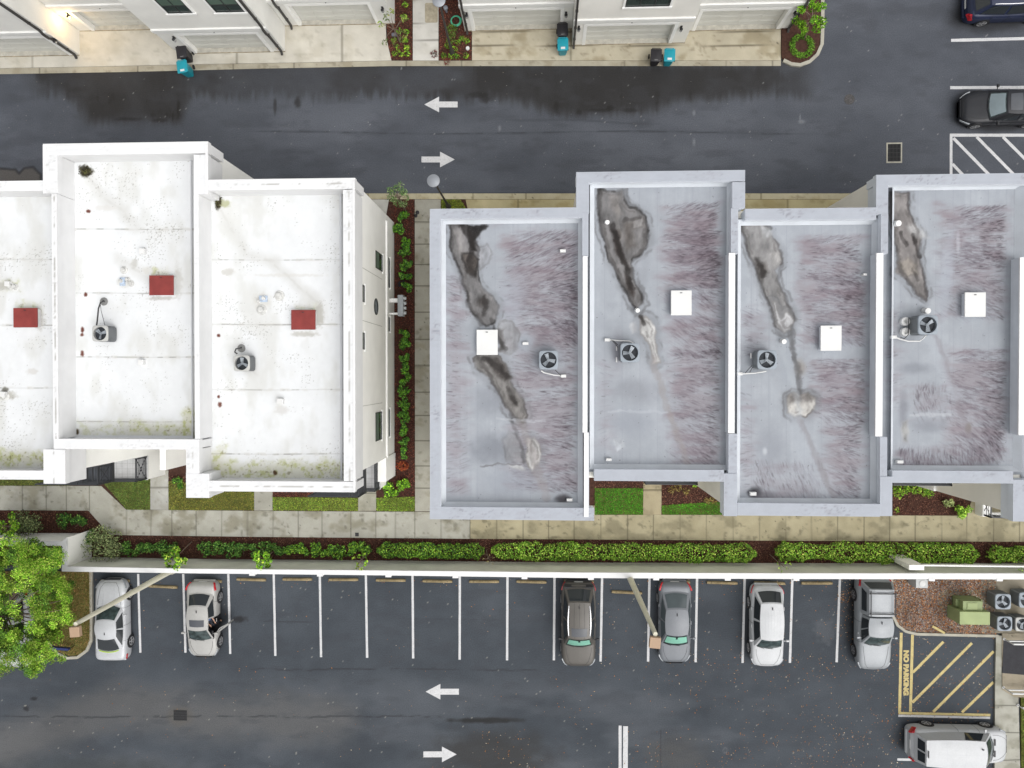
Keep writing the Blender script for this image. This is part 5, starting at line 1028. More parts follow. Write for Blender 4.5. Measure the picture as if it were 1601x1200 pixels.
# ------------------------------------------------------------------ air conditioners
def make_ac(name, S, Ht, m_case, m_top, ang=0, nbl=3, louver='fins', bright=False):
    t = thing(name, 'ac', 'air conditioner'); s = S/2; rr = s*.16
    def sq(k):
        out = []
        for j in range(48):
            a_ = 2*math.pi*j/48; c_, s_ = math.cos(a_), math.sin(a_); r_ = (abs(c_)**7+abs(s_)**7)**(-1/7); out.append((s*k*r_*c_, s*k*r_*s_))
        return out
    n = 48; mb = MB(); rings = [[mb.vert((*p, z)) for p in sq(.95)] for z in (.06, Ht-.05)]
    for i in range(n): mb.face((rings[0][i], rings[0][(i+1) % n], rings[1][(i+1) % n], rings[1][i]))
    mb.face(rings[0][::-1]); cab = mb.build('cabinet', m_case, t, local=True, smooth=30)
    mb = MB(); k_ = 22
    for e in range(4):
        for j in range(k_):
            u = -s*.80+s*1.6*j/(k_-1); q = Matrix.Rotation(R(90*e), 4, 'Z') @ Vector((s*.955, u, Ht/2)); mb.obox(q, .014, .014, Ht-.2, Matrix.Rotation(R(90*e), 4, 'Z'))
    mb.build('louvre', mat('louvre_grey', (.20,.21,.22), rough=.5, metal=.3), cab, local=True)
    mb = MB(); Rf = s*.84; outs = sq(1.0); angs = [math.atan2(p[1], p[0]) for p in outs]
    L = [[mb.vert((*p, Ht-.07)) for p in sq(1.0)], [mb.vert((*p, Ht-.02)) for p in sq(1.0)], [mb.vert((*p, Ht)) for p in sq(.965)], [mb.vert((Rf*1.04*math.cos(a_), Rf*1.04*math.sin(a_), Ht+.015)) for a_ in angs], [mb.vert((Rf*math.cos(a_), Rf*math.sin(a_), Ht+.005)) for a_ in angs], [mb.vert((Rf*math.cos(a_), Rf*math.sin(a_), Ht-.16)) for a_ in angs]]
    for r0, r1 in zip(L[:-1], L[1:]):
        for i in range(n): mb.face((r0[i], r0[(i+1) % n], r1[(i+1) % n], r1[i]))
    mb.build('top_panel', m_top, t, local=True, smooth=35)
    mb = MB(); mb.lathe([(Rf-.002, Ht-.15), (.01, Ht-.15)], n=48, capb=False); mb.build('fan_well', mat('fan_dark', (.022,.026,.034), rough=.6), t, local=True)
    mb = MB()
    for j in range(nbl):
        a_ = R(ang+360*j/nbl); q = Matrix.Rotation(a_, 4, 'Z')
        pts = [(.10*s,-.11*s,0),(.68*s,-.24*s,0),(.72*s,.20*s,.05),(.12*s,.14*s,.05)]
        mb.poly([tuple(q @ Vector((x, y, Ht-.11+z))) for x, y, z in pts])
    mb.lathe([(.17*s, Ht-.09), (.16*s, Ht-.05), (.02, Ht-.045)], n=16)
    mb.build('fan', mat('fan_blade', A(190,198,206), rough=.4, metal=.2, var=.1), t, local=True)
    mb = MB()
    for k in range(1, 8): rr_ = Rf*k/8; mb.lathe([(rr_+.0035, Ht+.004), (rr_, Ht+.0075), (rr_-.0035, Ht+.004)], n=28, capb=False, capt=False)
    for j in range(6): a_ = R(60*j); mb.beam((.02*math.cos(a_), .02*math.sin(a_), Ht+.006), (Rf*math.cos(a_), Rf*math.sin(a_), Ht+.006), .006, .006)
    mb.build('fan_guard', mat('guard_wire', (.05,.055,.06), rough=.5, metal=.3), t, local=True)
    return t
m_acw = mat('ac_pale', A(206,206,202), rough=.55, var=.06, spec=.3); m_acg = mat('ac_grey', A(168,177,186), rough=.55, var=.05, spec=.3); m_acd = mat('ac_dark', (.16,.165,.17), rough=.6, var=.1); m_acs = mat('ac_slate', (.30,.32,.33), rough=.6, var=.08)
GAC = 'rooftop air conditioners'
def ac(x, y, ztop, zbase, S, case, top, ang, label, group=GAC, rz=0):
    t = make_ac('air_conditioner', S, ztop-zbase, case, top, ang); p = P(x, y, ztop); t.location = (p.x, p.y, zbase); t.rotation_euler = (0, 0, R(rz)); t['label'] = label; t['group'] = group; return t
def pipes(t, lines, r, m, name='refrigerant_line'):
    for ln in lines:
        mb = MB(); mb.tube([Vector(P(x, y, z))-Vector(t.location) for x, y, z in ln], r, 8); mb.build(name, m, t, local=True, smooth=50)
m_foam = mat('pipe_foam', (.045,.045,.047), rough=.8, var=.15); m_boot = mat('pipe_boot_grey', A(150,150,148), rough=.8, var=.2)
t = ac(156, 521, 9.0, ZW, .76, m_acd, m_acw, 20, 'pale-topped rooftop condenser with a long black hose, on the roof jutting over the road')
pipes(t, [[(151,508,8.75),(152,502,8.8),(154,482,8.85),(157,473,8.9),(162,470,8.75),(163,471,8.25)]], .035, m_foam); pipes(t, [[(164,508,8.5),(158,485,8.6),(157,475,8.8)]], .012, m_foam)
p = P(162.5,471,ZW); mb = MB(); mb.lathe([(.2, 0), (.19, .03), (.07, .06), (.05, .25)], Vector((p.x, p.y, ZW))-Vector(t.location), 18, capb=False); mb.build('pipe_boot', m_boot, t, local=True, smooth=40)
t = ac(377.5, 567.5, 9.0, ZW, .76, m_acd, m_acw, 95, 'pale-topped rooftop condenser with a short curled hose, on the end house white roof')
pipes(t, [[(371,553,8.75),(367,550,8.8),(369,545,8.85),(374,544,8.8),(377.5,543,8.3)]], .035, m_foam)
p = P(377.5,544,ZW); mb = MB(); mb.lathe([(.2, 0), (.19, .03), (.07, .06), (.05, .25)], Vector((p.x, p.y, ZW))-Vector(t.location), 18, capb=False); mb.build('pipe_boot', m_boot, t, local=True, smooth=40)
def conduit(t, segs, blk):
    z = ZG
    for ln in segs: mb = MB(); mb.tube([Vector(P(x, y, z+h))-Vector(t.location) for x, y, h in ln], .03, 8); mb.build('conduit', m_pvc, t, local=True, smooth=50)
    p = Vector(P(blk[0], blk[1], z+.2))-Vector(t.location); mb = MB(); mb.box(p.x-.12, p.x+.12, p.y-.07, p.y+.07, -.0, .2); mb.build('conduit_box', m_pvc, t, local=True, bevel=.02)
t = ac(857.5, 562.5, 9.62, ZG, .86, m_acg, m_acg, 110, 'grey rooftop condenser on the grey end house, white conduit below it'); conduit(t, [[(846,579,.25),(850,582,.2),(866,586,.2),(878,587,.2)]], (881,587.5)); pipes(t, [[(868,578,9.2),(874,584,9.15),(877,587,9.1)]], .014, m_foam)
t = ac(985, 551, 9.62, ZG, .86, m_acs, m_acg, 65, 'grey rooftop condenser above the set-back lawn house, white conduit above it'); conduit(t, [[(953,531,.2),(965,532,.2),(984,533,.2),(990,536,.3)],[(964,541,.15),(964,548,.15)],[(964,558,.15),(964,566,.15)]], (949.5,531)); pipes(t, [[(956,531,9.1),(962,537,9.1),(966,543,9.2)],[(959,532,9.1),(966,539,9.1)]], .014, m_foam)
t = ac(1199.5, 562, 9.7, ZG, .86, m_acs, m_acg, 85, 'grey rooftop condenser on the roof with the cloud-shaped puddle stain'); conduit(t, [[(1160,584,.2),(1180,583,.2),(1198,580,.25)],[(1174,552,.3),(1174,560,.3)]], (1157,584)); pipes(t, [[(1165,583,9.1),(1170,577,9.1),(1176,571,9.2)],[(1172,582,9.1),(1177,573,9.2)]], .014, m_foam)
t = ac(1451.3, 507.5, 9.78, ZG+.02, .86, m_acs, m_acg, 40, 'tall grey rooftop condenser raised beside two round white pipe boots'); conduit(t, [[(1400,527,.2),(1408,530,.2),(1420,533,.2),(1438,533,.25),(1444,528,.4),(1448,524,.5)]], (1398,526.5)); pipes(t, [[(1408,527,9.1),(1414,529,9.1),(1420,523,9.2),(1421,496,9.2)]], .02, m_foam)
for y in (502, 518.5):
    p = Vector(P(1417, y, ZG+.25))-Vector(t.location); mb = MB(); mb.lathe([(.19, -.06), (.19, .20), (.165, .21), (.09, .20), (.085, .12), (.01, .11)], (p.x, p.y, 0), 22); mb.build('pipe_boot', m_pvc, t, local=True, smooth=40)
GA2 = 'ground condensers at the right edge'
ac(1568.5, 940.5, .98, .11, .86, m_acs, m_acg, 200, 'ground condenser nearest the wall, left of its pair at the right edge', GA2); ac(1606, 938, .98, .11, .86, m_acs, m_acg, 160, 'ground condenser nearest the wall, cut off by the right edge', GA2)
ac(1571, 975, .98, .11, .82, m_acs, m_acg, 70, 'ground condenser right beside the green transformer, front row', GA2); ac(1599, 976, .90, .11, .78, mat('ac_case_pale', (.5,.52,.52), rough=.6, var=.1), m_acw, 30, 'pale ground condenser in the front row, cut off by the right edge', GA2)
# ------------------------------------------------------------------ vehicles
m_cg = mat('car_glass', (.02,.024,.027), rough=.05, var=0, spec=.6); m_cgl = mat('car_windscreen', (.04,.056,.056), rough=.05, var=.6, vscale=4, spec=.6)
m_tyre = mat('tyre', (.016,.016,.017), rough=.85, var=.15, vscale=6); m_rim = mat('alloy', (.55,.55,.56), rough=.3, metal=.7, var=.1); m_black = mat('black_trim', (.016,.016,.018), rough=.5, var=.1)
m_tail = mat('tail_lamp_red', (.45,.012,.02), rough=.2, spec=.6, var=.1); m_headl = mat('head_lamp', (.30,.32,.34), rough=.15, spec=.7, var=.2); m_chrome = mat('chrome', (.7,.7,.72), rough=.2, metal=.9, var=.05)
m_shade = mat('mint_sunshade', A(196,236,222), rough=.6, var=.06); m_seam = mat('panel_gap', (.03,.03,.03), rough=.8)
def paint(name, c, metal=.1, rough=.4): return mat(name, c, rough=rough, var=.06, vscale=1.2, fine=.04, fscale=14, metal=metal, spec=.35, coat=.15)
def ip(keys, x):
    xs = [k[0] for k in keys]; ys = [k[1] for k in keys]
    return float(np.interp(x, xs, ys))
def smooth_keys(keys, n=60):
    xs = np.linspace(keys[0][0], keys[-1][0], n); ys = np.interp(xs, [k[0] for k in keys], [k[1] for k in keys])
    for _ in range(2): ys[1:-1] = (ys[:-2]+2*ys[1:-1]+ys[2:])/4
    return list(zip(xs, ys))
def car(label, name, cat, L, W, Hh, pnt, top, xw0, xr0, xr1, xb, belt, wr, group, rails=None, sunroof=None, sunshade=False, open_door=False, tail='wide', rear_open=False, taper=.80, nose=.62, wheelbase=2.75, rimm=None, clad=None, van=False, antenna=True, glass=None, sidewin=True, rackm=None, bowf=.16, bowr=.14, hoodlines=True):
    """front = +x. top: keys (x, z) of the bonnet/boot line; xw0/xr0 windscreen foot/head, xr1/xb rear glass head/foot"""
    t = thing(name, label, cat, (0,0,0), group); glass = glass or m_cg
    K = smooth_keys(top); st = np.concatenate([np.linspace(-L/2, -L/2+.5, 8)[:-1], np.linspace(-L/2+.5, L/2-.7, 30), np.linspace(L/2-.7, L/2, 10)[1:]])
    def hw(x):
        a_ = abs(x)/(L/2); e = .64 if x > 0 else .76; k = nose*.76 if x > 0 else taper*.86
        u = max(0, (a_-e)/(1-e)); return W/2*(k+(1-k)*math.sqrt(max(0, 1-u**2.2)))
    dx0, dx1 = (-.28, .72)                  # front door opening
    def sect(x):
        w_, z_ = hw(x), ip(K, x); return [(0, z_), (w_*.45, z_-.006), (w_*.74, z_-.022), (w_*.88, z_-.055), (w_*.955, z_-.13), (w_*.99, z_-.26), (w_*1.0, max(.50, z_-.40)), (w_*.985, .38), (w_*.95, .24), (w_*.80, .19), (0, .18)]
    mb = MB(); ringsL = []; ringsR = []
    for x in st:
        s_ = sect(x); ringsR.append([mb.vert((x, -y, z)) for y, z in s_]); ringsL.append([mb.vert((x, y, z)) for y, z in s_])
    for k in range(len(st)-1):
        xm = (st[k]+st[k+1])/2
        for j in range(10):
            cab = open_door and xb+.1 < xm < xw0-.05 and j < 3
            if cab: continue
            mb.face((ringsR[k][j], ringsR[k][j+1], ringsR[k+1][j+1], ringsR[k+1][j]))
            if open_door and dx0 < xm < dx1 and 3 <= j < 9: continue
            if open_door and dx0 < xm < dx1 and j < 3: continue
            mb.face((ringsL[k][j], ringsL[k+1][j], ringsL[k+1][j+1], ringsL[k][j+1]))
    for e, sgn in ((0, 1), (len(st)-1, -1)):
        r_ = ringsR[e]+ringsL[e][::-1]; mb.face(r_ if sgn > 0 else r_[::-1])
    # cabin shell: four curved faces and roof
    wb = [W/2*.93, W/2*.93]; zb_ = belt
    def foot(sx, sy):                       # base outline; sx 0 rear..1 front
        x = xb+(xw0-xb)*sx; return Vector((x, sy*(W/2*.90 if sx < .5 else W/2*.90), ip(K, x)-.03))
    def front(u, v): y = 2*u-1; zf = ip(K, xw0)-.02; return Vector((xw0+(xr0-xw0)*v+bowf*(1-y*y)*(1-.55*v), y*(W/2*.86*(1-v)+wr*v), zf+(Hh-.055-zf)*(v**.94)+.05*(1-y*y)*v))
    def rear(u, v): y = 2*u-1; zf = ip(K, xb)-.02; return Vector((xb+(xr1-xb)*v-bowr*(1-y*y)*(1-.55*v), y*(W/2*.84*(1-v)+wr*.97*v), zf+(Hh-.075-zf)*(v**.94)+.05*(1-y*y)*v))
    def side(u, v, s):                      # u 0 rear .. 1 front
        a_ = rear(1, v); b_ = front(1, v); x = a_.x+(b_.x-a_.x)*u; yb_ = W/2*.90*(1-.03*(2*u-1)**2); zf = ip(K, xb+(xw0-xb)*u)-.035
        y = (a_.y+(b_.y-a_.y)*u)*(1)+.07*math.sin(math.pi*u)*(1-.3*v); zt = a_.z+(b_.z-a_.z)*u; z_ = zt if v > 0 else zf
        return Vector((x, s*min(y, W/2*.95), zt+.03*math.sin(math.pi*u)*v))
    def roofp(u, v): a_ = rear(v, 1); b_ = front(v, 1); p_ = a_+(b_-a_)*u; y = 2*v-1; return Vector((p_.x, p_.y*(1+.07*W/2/wr*math.sin(math.pi*u)*.9), p_.z+(.055*(1-y*y)*.6+.03)*math.sin(math.pi*u)))
    N_ = 10
    mb.grid(front, N_, 6); mb.grid(rear, N_, 6, flip=True)
    for s in (1, -1):
        if open_door and s == 1:
            mb.grid(lambda u, v: side(u*.52, v, s), N_, 6, flip=True); mb.grid(lambda u, v: side(.52+.48*u, .86+.14*v, s), N_, 2, flip=True)
        else: mb.grid(lambda u, v: side(u, v, s), N_*2, 6, flip=(s == 1))
    mb.grid(roofp, 16, 12)
    body = mb.build('body', pnt, t, local=True, smooth=38)
    def panel(fn, u0, u1, v0, v1, nm, m, off, par=body, nu=8, nv=5, flip=False, trim=0.):
        """pane laid just proud of the shell, following its curvature"""
        def f(u, v):
            uu = u0+(u1-u0)*u; vv = v0+(v1-v0)*v; e = .01
            p_ = fn(uu, vv); n_ = (fn(min(1, uu+e), vv)-fn(max(0, uu-e), vv)).cross(fn(uu, min(1, vv+e))-fn(uu, max(0, vv-e))).normalized()
            if n_.z < 0: n_ = -n_
            return p_+n_*off
        q = MB(); q.grid(f, nu, nv, flip); return q.build(nm, m, par, local=True, smooth=60)
    if sunshade:
        panel(front, .06, .94, .06, .93, 'windscreen_surround', m_black, .006, t); panel(front, .08, .92, .22, .84, 'sunshade', m_shade, .012, t); panel(front, .46, .54, .66, .9, 'mirror_mount', m_black, .018, t); ws = panel(front, .06, .94, .07, .92, 'windscreen', glass_clear(), .028, t)
    else: ws = panel(front, .06, .94, .07, .93, 'windscreen', m_cgl, .012, t)
    if not rear_open: panel(rear, .08, .92, .12, .90, 'rear_window', glass, .012, t)
    if sidewin:
        for s in (1, -1):
            fs = lambda u, v, s=s: side(u, v, s)
            cuts = [(.07,.48),(.53,.92)] if not van else [(.66,.92)]
            if van == 'pickup': cuts = [(.10,.50),(.56,.92)]
            for i_, (u0, u1) in enumerate(cuts):
                if open_door and s == 1 and u0 > .5: continue
                panel(fs, u0, u1, .08, .93, 'side_window', glass, .012, t)
    # wheels
    wx = wheelbase/2; rt = .335
    for ex in (wx+.05, -wx+.05):
        for s in (1, -1):
            y0 = s*(W/2-.20); ya = s*(W/2+.012)
            q = MB(); q.cyl((ex, s*(W/2-.10), rt+.01), (ex, s*(W/2+.004), rt+.01), rt+.055, n=30); q.build('wheel_arch', m_black, body, local=True)
            wl_ = MB(); prof = [(rt-.12, y0),(rt-.02, y0),(rt, y0+s*.03),(rt, ya-s*.03),(rt-.02, ya+s*.004),(rt-.10, ya+s*.008)]
            wl_.lathe([(r_, h_) for r_, h_ in prof], (ex, 0, rt), 28, axis='Y', capb=True, capt=True); tw = wl_.build('wheel', m_tyre, t, local=True, smooth=40)
            q = MB(); q.cyl((ex, ya+s*.002, rt), (ex, ya+s*.012, rt), rt-.10, n=24, cap=True); q.build('hub_back', m_black, tw, local=True)
            q = MB()
            q.lathe([(rt-.10, ya+s*.010),(rt-.085, ya+s*.018),(rt-.115, ya+s*.020),(rt-.125, ya+s*.012)], (ex, 0, rt), 28, axis='Y', capb=False, capt=False)
            for k in range(5): a_ = R(72*k+10); q.beam((ex+.04*math.cos(a_), ya+s*.018, rt+.04*math.sin(a_)), (ex+(rt-.11)*math.cos(a_), ya+s*.016, rt+(rt-.11)*math.sin(a_)), .012, .055)
            q.cyl((ex, ya+s*.008, rt), (ex, ya+s*.026, rt), .055, n=12); q.build('rim', rimm or m_rim, tw, local=True)
    # lamps, mirrors, trim
    zf, zr_ = ip(K, L/2-.12), ip(K, -L/2+.10)
    for s in (1, -1):
        q = MB(); pts = []
        for k in range(6):
            x = L/2-.07-.085*k; y = hw(x)*(.925+.012*k); q_ = (x, s*y, ip(K, x)-.16-.004*k); pts.append(q_)
        for a_, b_ in zip(pts[:-1], pts[1:]): q.beam(a_, b_, .09, .085)
        q.build('headlight', m_headl, t, local=True, smooth=50)
        q = MB(); pts = []
        for k in range(6 if tail != 'tall' else 3):
            x = -L/2+.05+.075*k; y = hw(x)*(.945+.008*k); pts.append((x, s*y, ip(K, x)-(.32 if tail == 'mid' else .22 if tail == 'tall' else .15)+.01*k))
        for a_, b_ in zip(pts[:-1], pts[1:]): q.beam(a_, b_, .085, .10 if tail != 'tall' else .42)
        q.build('tail_lamp', m_tail, t, local=True, smooth=50)
        xm_ = xw0-.32; q = MB(); q.beam((xm_, s*W/2*.90, belt+.06), (xm_-.02, s*(W/2+.06), belt+.09), .06, .04); q.obox(Vector((xm_-.03, s*(W/2+.10), belt+.10)), .11, .16, .13); q.build('mirror', pnt if not clad else m_black, t, local=True, bevel=.03)
        for xd in ((.05, -.95) if not van else (.6,)):
            q = MB(); q.obox(Vector((xd-.1, s*(W/2*.992), belt-.17)), .2, .03, .035); q.build('door_handle', pnt, body, local=True)
        for xd in ((.78, -.25, -1.15) if not van else (.95, -.2)):
            q = MB(); prev = None
            for k in range(3, 9):
                ss = sect(xd); p_ = (xd, s*(ss[k][0]+.003), ss[k][1])
                if prev: q.beam(prev, p_, .012, .010)
                prev = p_
            q.build('door_seam', m_seam, body, local=True)
    q = MB()
    if hoodlines:
        for s in (1, -1):
            pts = [(xw0+.20, s*W/2*.74, 0), (xw0+.5, s*W/2*.72, 0), (L/2-.42, s*W/2*.58, 0), (L/2-.16, s*W/2*.38, 0)]
            for a_, b_ in zip(pts[:-1], pts[1:]):
                for k in range(4):
                    c0 = [a_[i]+(b_[i]-a_[i])*k/4 for i in (0, 1)]; c1 = [a_[i]+(b_[i]-a_[i])*(k+1)/4 for i in (0, 1)]
                    zz = lambda c: ip(K, c[0])-.02*(abs(c[1])/hw(c[0])/.74)**2+.002; q.beam((c0[0], c0[1], zz(c0)), (c1[0], c1[1], zz(c1)), .014, .008)
        q.beam((L/2-.15, -W/2*.38, ip(K, L/2-.15)-.002), (L/2-.15, W/2*.38, ip(K, L/2-.15)-.002), .014, .008); q.build('bonnet_seam', m_seam, body, local=True)
    q = MB(); q.obox(Vector((L/2-.005, 0, .52)), .04, W*.52, .16); q.build('grille', m_black, t, local=True, bevel=.02)
    q = MB(); q.obox(Vector((-L/2+.0, 0, .62 if not van else .8)), .03, .5, .12); q.build('number_plate', m_pvc, t, local=True)
    q = MB(); q.obox(Vector((-L/2-.02, 0, .42)), .12, W*.72, .16); q.build('rear_bumper', clad or pnt, t, local=True, bevel=.04)
    if antenna: q = MB(); q.obox(Vector((xr1+.22, 0, Hh+.045)), .15, .035, .06); q.build('roof_antenna', m_black, t, local=True, bevel=.012)
    if sunroof: panel(roofp, *sunroof, 'sunroof', mat('sunroof_glass', (.07,.075,.085), rough=.2, spec=.4), .010, t)
    if rails:
        for s in (0, 1):
            q = MB(); v_ = .04 if s == 0 else .96; q.tube([tuple(roofp(u, v_)+Vector((0, 0, .045 if 0 < k < 8 else .0))) for k, u in enumerate(np.linspace(.08, .93, 9))], .026, 7); q.build('roof_rail', rails, t, local=True, smooth=50)
    for k, s in enumerate((-.45, .45)):
        q = MB(); y = s; a_ = front((y-.42)/2+.5 if False else .5+s*.35, .04)+Vector((.03, 0, .03)); b_ = front(.5+s*.35-.28, .13)+Vector((.03, 0, .03)); q.beam(a_, b_, .02, .015); q.build('wiper', m_black, t, local=True)
    return t, dict(K=K, front=front, rear=rear, side=side, roofp=roofp, hw=hw, sect=sect, body=body, panel=panel, sectf=sect)
def place(t, px, py, rz, z=0.): p = P(px, py, 0); t.location = (p.x, p.y, z); t.rotation_euler = (0, 0, R(rz)); return t
GP = 'vehicles parked nose out or nose in along the white wall'
SED = lambda L, cowl=.93, deck=1.0: [(-L/2,.74),(-L/2+.06,.92),(-L/2+.16,deck),(-L/2+.75,deck+.02),(-.9,.98),(.7,.96),(1.05,cowl),(L/2-.6,.80),(L/2-.22,.72),(L/2-.06,.62),(L/2,.50)]
SUVK = lambda L, b=1.08: [(-L/2,.80),(-L/2+.05,b-.02),(-L/2+.14,b),(.9,b),(1.05,b-.02),(L/2-.6,b-.10),(L/2-.22,b-.17),(L/2-.06,b-.3),(L/2,.62)]
m_sil = paint('silver_paint', (.45,.46,.475)); m_chmp = paint('champagne_paint', (.36,.355,.34)); m_taupe = paint('taupe_paint', (.085,.078,.069)); m_gry = paint('grey_paint', (.15,.16,.175)); m_wht = paint('white_paint', (.46,.47,.48), metal=0); m_navy = paint('navy_paint', (.014,.02,.05)); m_blkp = paint('black_paint', (.014,.015,.019)); m_sil2 = paint('silver_truck_paint', (.27,.285,.30))
# 1 silver coupe, nose to the wall
t, d = car('silver two-door coupe parked nose to the wall, green strip along its rear window', 'parked_car', 'car', 4.8, 1.90, 1.38, m_sil, [(-2.4,.72),(-2.34,.94),(-2.22,1.03),(-1.75,1.02),(-.9,.98),(.5,.95),(.9,.93),(1.75,.88),(2.15,.80),(2.34,.66),(2.4,.52)], .78, .12, -.78, -1.62, .96, .60, GP, nose=.66, bowf=.22, bowr=.20, taper=.82, wheelbase=2.85, tail='mid')
q = MB(); 
for k in range(8): a_ = d['rear'](.12+.76*k/8, .06); b_ = d['rear'](.12+.76*(k+1)/8, .06); q.beam(a_+Vector((-.02,0,.03)), b_+Vector((-.02,0,.03)), .05, .02)
q.build('green_strip', mat('lime_strip', A(190,226,40), rough=.5), t, local=True); 
q = MB()
for s in (-.18, .18): q.beam((.95, s*2.2, .955), (2.1, s*1.6, .835), .02, .012)
q.build('bonnet_crease', m_seam if False else m_sil, d['body'], local=True)
place(t, 185.5, 963, 91)
# 2 silver sedan with open door and driver
t, d = car('pale silver sedan backed into its stall with the driver door wide open', 'parked_car', 'car', 4.5, 1.80, 1.43, m_chmp, SED(4.5), 1.0, .30, -.95, -1.60, .97, .60, GP, sunroof=(.56,.86,.16,.84), open_door=True, wheelbase=2.65, nose=.64)
place(t, 325.5, 962.5, -90)
q = MB(); q.box(-1.2, 1.1, -.78, .80, .26, .30); q.box(-1.25, -1.2, -.75, .78, .3, .95); q.box(.92, 1.05, -.75, .78, .3, .9); q.build('cabin_floor', m_black, t, local=True)
for s in (-.37, .37):
    q = MB(); q.box(-.35, .18, s-.25, s+.25, .42, .56); q.obox(Vector((-.42, s, .82)), .16, .48, .62, Matrix.Rotation(R(-14), 4, 'Y')); q.obox(Vector((-.52, s, 1.19)), .1, .26, .16, Matrix.Rotation(R(-14), 4, 'Y')); q.build('seat', mat('seat_cloth', (.10,.09,.085), rough=.9, var=.15), t, local=True, bevel=.05)
q = MB(); q.box(.55, .95, -.72, .74, .78, .92); q.build('dashboard', m_black, t, local=True, bevel=.06)
q = MB(); q.lathe([(.17+.016*math.cos(a_), .016*math.sin(a_)) for a_ in [2*math.pi*i/8 for i in range(9)]], n=24, capb=False, capt=False); q.beam((-.16,0,0),(.16,0,0),.03,.02); o = q.build('steering_wheel', m_black, t, local=True, smooth=60); o.location = (.44, .37, .86); o.rotation_euler = (0, R(-62), 0)
dm = MB(); K_ = d['K']; hx, Wd = .74, 1.0
prof = [(.0, .27), (.03, .40), (.045, .62), (.02, .86), (-.03, .95)]
dm.grid(lambda u, v: (-u*Wd, .045*math.sin(math.pi*v)+(.0 if v < .9 else -.01), .27+.69*v), 6, 6); dm.grid(lambda u, v: (-u*Wd, -.06, .27+.69*v), 6, 6, flip=True)
dm.box(-Wd, -Wd+.02, -.06, .01, .27, .96); dm.box(-.02, 0, -.06, .01, .27, .96); dm.box(-Wd, 0, -.058, .0, .94, .968); dm.box(-Wd, 0, -.058, .0, .265, .29)
door = dm.build('door', m_chmp, t, local=True, smooth=35); door.location = (hx, .895, 0); door.rotation_euler = (0, 0, R(-52))
q = MB(); q.box(-Wd+.06, -.05, -.075, -.06, .32, .9); q.build('door_lining', mat('door_lining', (.12,.11,.10), rough=.8), door, local=True)
q = MB(); q.tube([(-Wd+.05, -.03, .96), (-Wd+.18, -.10, 1.30), (-.62, -.12, 1.36), (-.10, -.03, .99)], .022, 7); q.build('window_frame', m_chmp, door, local=True, smooth=50)
q = MB(); q.poly([(-Wd+.07, -.04, .96), (-.12, -.03, .98), (-.62, -.115, 1.34), (-Wd+.19, -.10, 1.29)]); q.build('side_window', m_cg, door, local=True)
# driver getting out of it
def skin_fig(name, nodes, edges, mt, parent, lvl=2, root=0):
    me = bpy.data.meshes.new(name); me.from_pydata([n[0] for n in nodes], edges, []); o = link(name, me, parent, True); me.materials.append(mt)
    md = o.modifiers.new('skin', 'SKIN'); md.use_smooth_shade = True; sv = me.skin_vertices[0].data
    for i, n in enumerate(nodes): sv[i].radius = n[1] if isinstance(n[1], tuple) else (n[1], n[1])
    sv[root].use_root = True; sub = o.modifiers.new('sub', 'SUBSURF'); sub.levels = lvl; sub.render_levels = lvl; return o
m_skin = mat('skin', (.50,.30,.21), rough=.55, var=.08); m_shirt = mat('blue_shirt', A(120,146,196), rough=.85, var=.12); m_jean = mat('dark_trousers', (.03,.034,.045), rough=.9, var=.15); m_hair = mat('dark_hair', (.02,.016,.013), rough=.7)
carp = Vector(t.location); rot90 = Matrix.Rotation(R(-90), 4, 'Z')
seatw = carp+rot90 @ Vector((-.10, .40, 0))
pr = thing('person', 'driver in a blue shirt seated in the open doorway of the silver sedan', 'person', (seatw.x, seatw.y, 0), None, R(-90+38))
# local: +x faces forward of the person
B = [((0,0,.62),(.15,.17)),((-.05,0,.80),(.12,.155)),((-.05,0,1.00),(.115,.165)),((-.02,0,1.13),(.06,.075)),((.02,0,1.18),.052),((.05,0,1.29),(.082,.075)),
     ((-.03,.19,1.06),.058),((.07,.27,.86),.045),((.27,.20,.78),.036),((.34,.18,.78),.028), ((-.03,-.19,1.06),.058),((.06,-.26,.86),.045),((.26,-.18,.80),.036),((.33,-.16,.80),.028),
     ((.06,.10,.60),.095),((.44,.13,.60),.066),((.48,.13,.24),.045),((.50,.13,.08),.04),((.64,.14,.06),.035), ((.06,-.10,.60),.095),((.44,-.11,.62),.066),((.50,-.11,.26),.045),((.52,-.11,.08),.04),((.66,-.11,.06),.035)]
E_ = [(0,1),(1,2),(2,3),(3,4),(4,5),(2,6),(6,7),(7,8),(8,9),(2,10),(10,11),(11,12),(12,13),(0,14),(14,15),(15,16),(16,17),(17,18),(0,19),(19,20),(20,21),(21,22),(22,23)]
for s, wri in ((1, 9), (-1, 13)):
    base = Vector(B[wri][0]); i0 = len(B); B.append(((base.x+.05, base.y, base.z), (.036,.018))); E_.append((wri, i0))
    for k, (dy, ln) in enumerate(((-.030,.060),(-.010,.072),(.010,.068),(.030,.052))):
        a_ = len(B); B.append(((base.x+.085, base.y+dy, base.z+.004), .010)); B.append(((base.x+.085+ln*.6, base.y+dy*1.15, base.z-.006), .009)); B.append(((base.x+.08+ln, base.y+dy*1.15, base.z-.028), .008)); E_ += [(i0, a_), (a_, a_+1), (a_+1, a_+2)]
    a_ = len(B); B.append(((base.x+.045, base.y-s*.045, base.z-.006), .011)); B.append(((base.x+.085, base.y-s*.062, base.z-.018), .009)); E_ += [(i0, a_), (a_, a_+1)]
bo = skin_fig('body', B, E_, m_skin, pr)
q = MB()
for s in (1, -1): q.lathe([(.001,-.012),(.010,-.007),(.013,0),(.010,.007),(.001,.012)], (.126, s*.030, 1.30), 8)
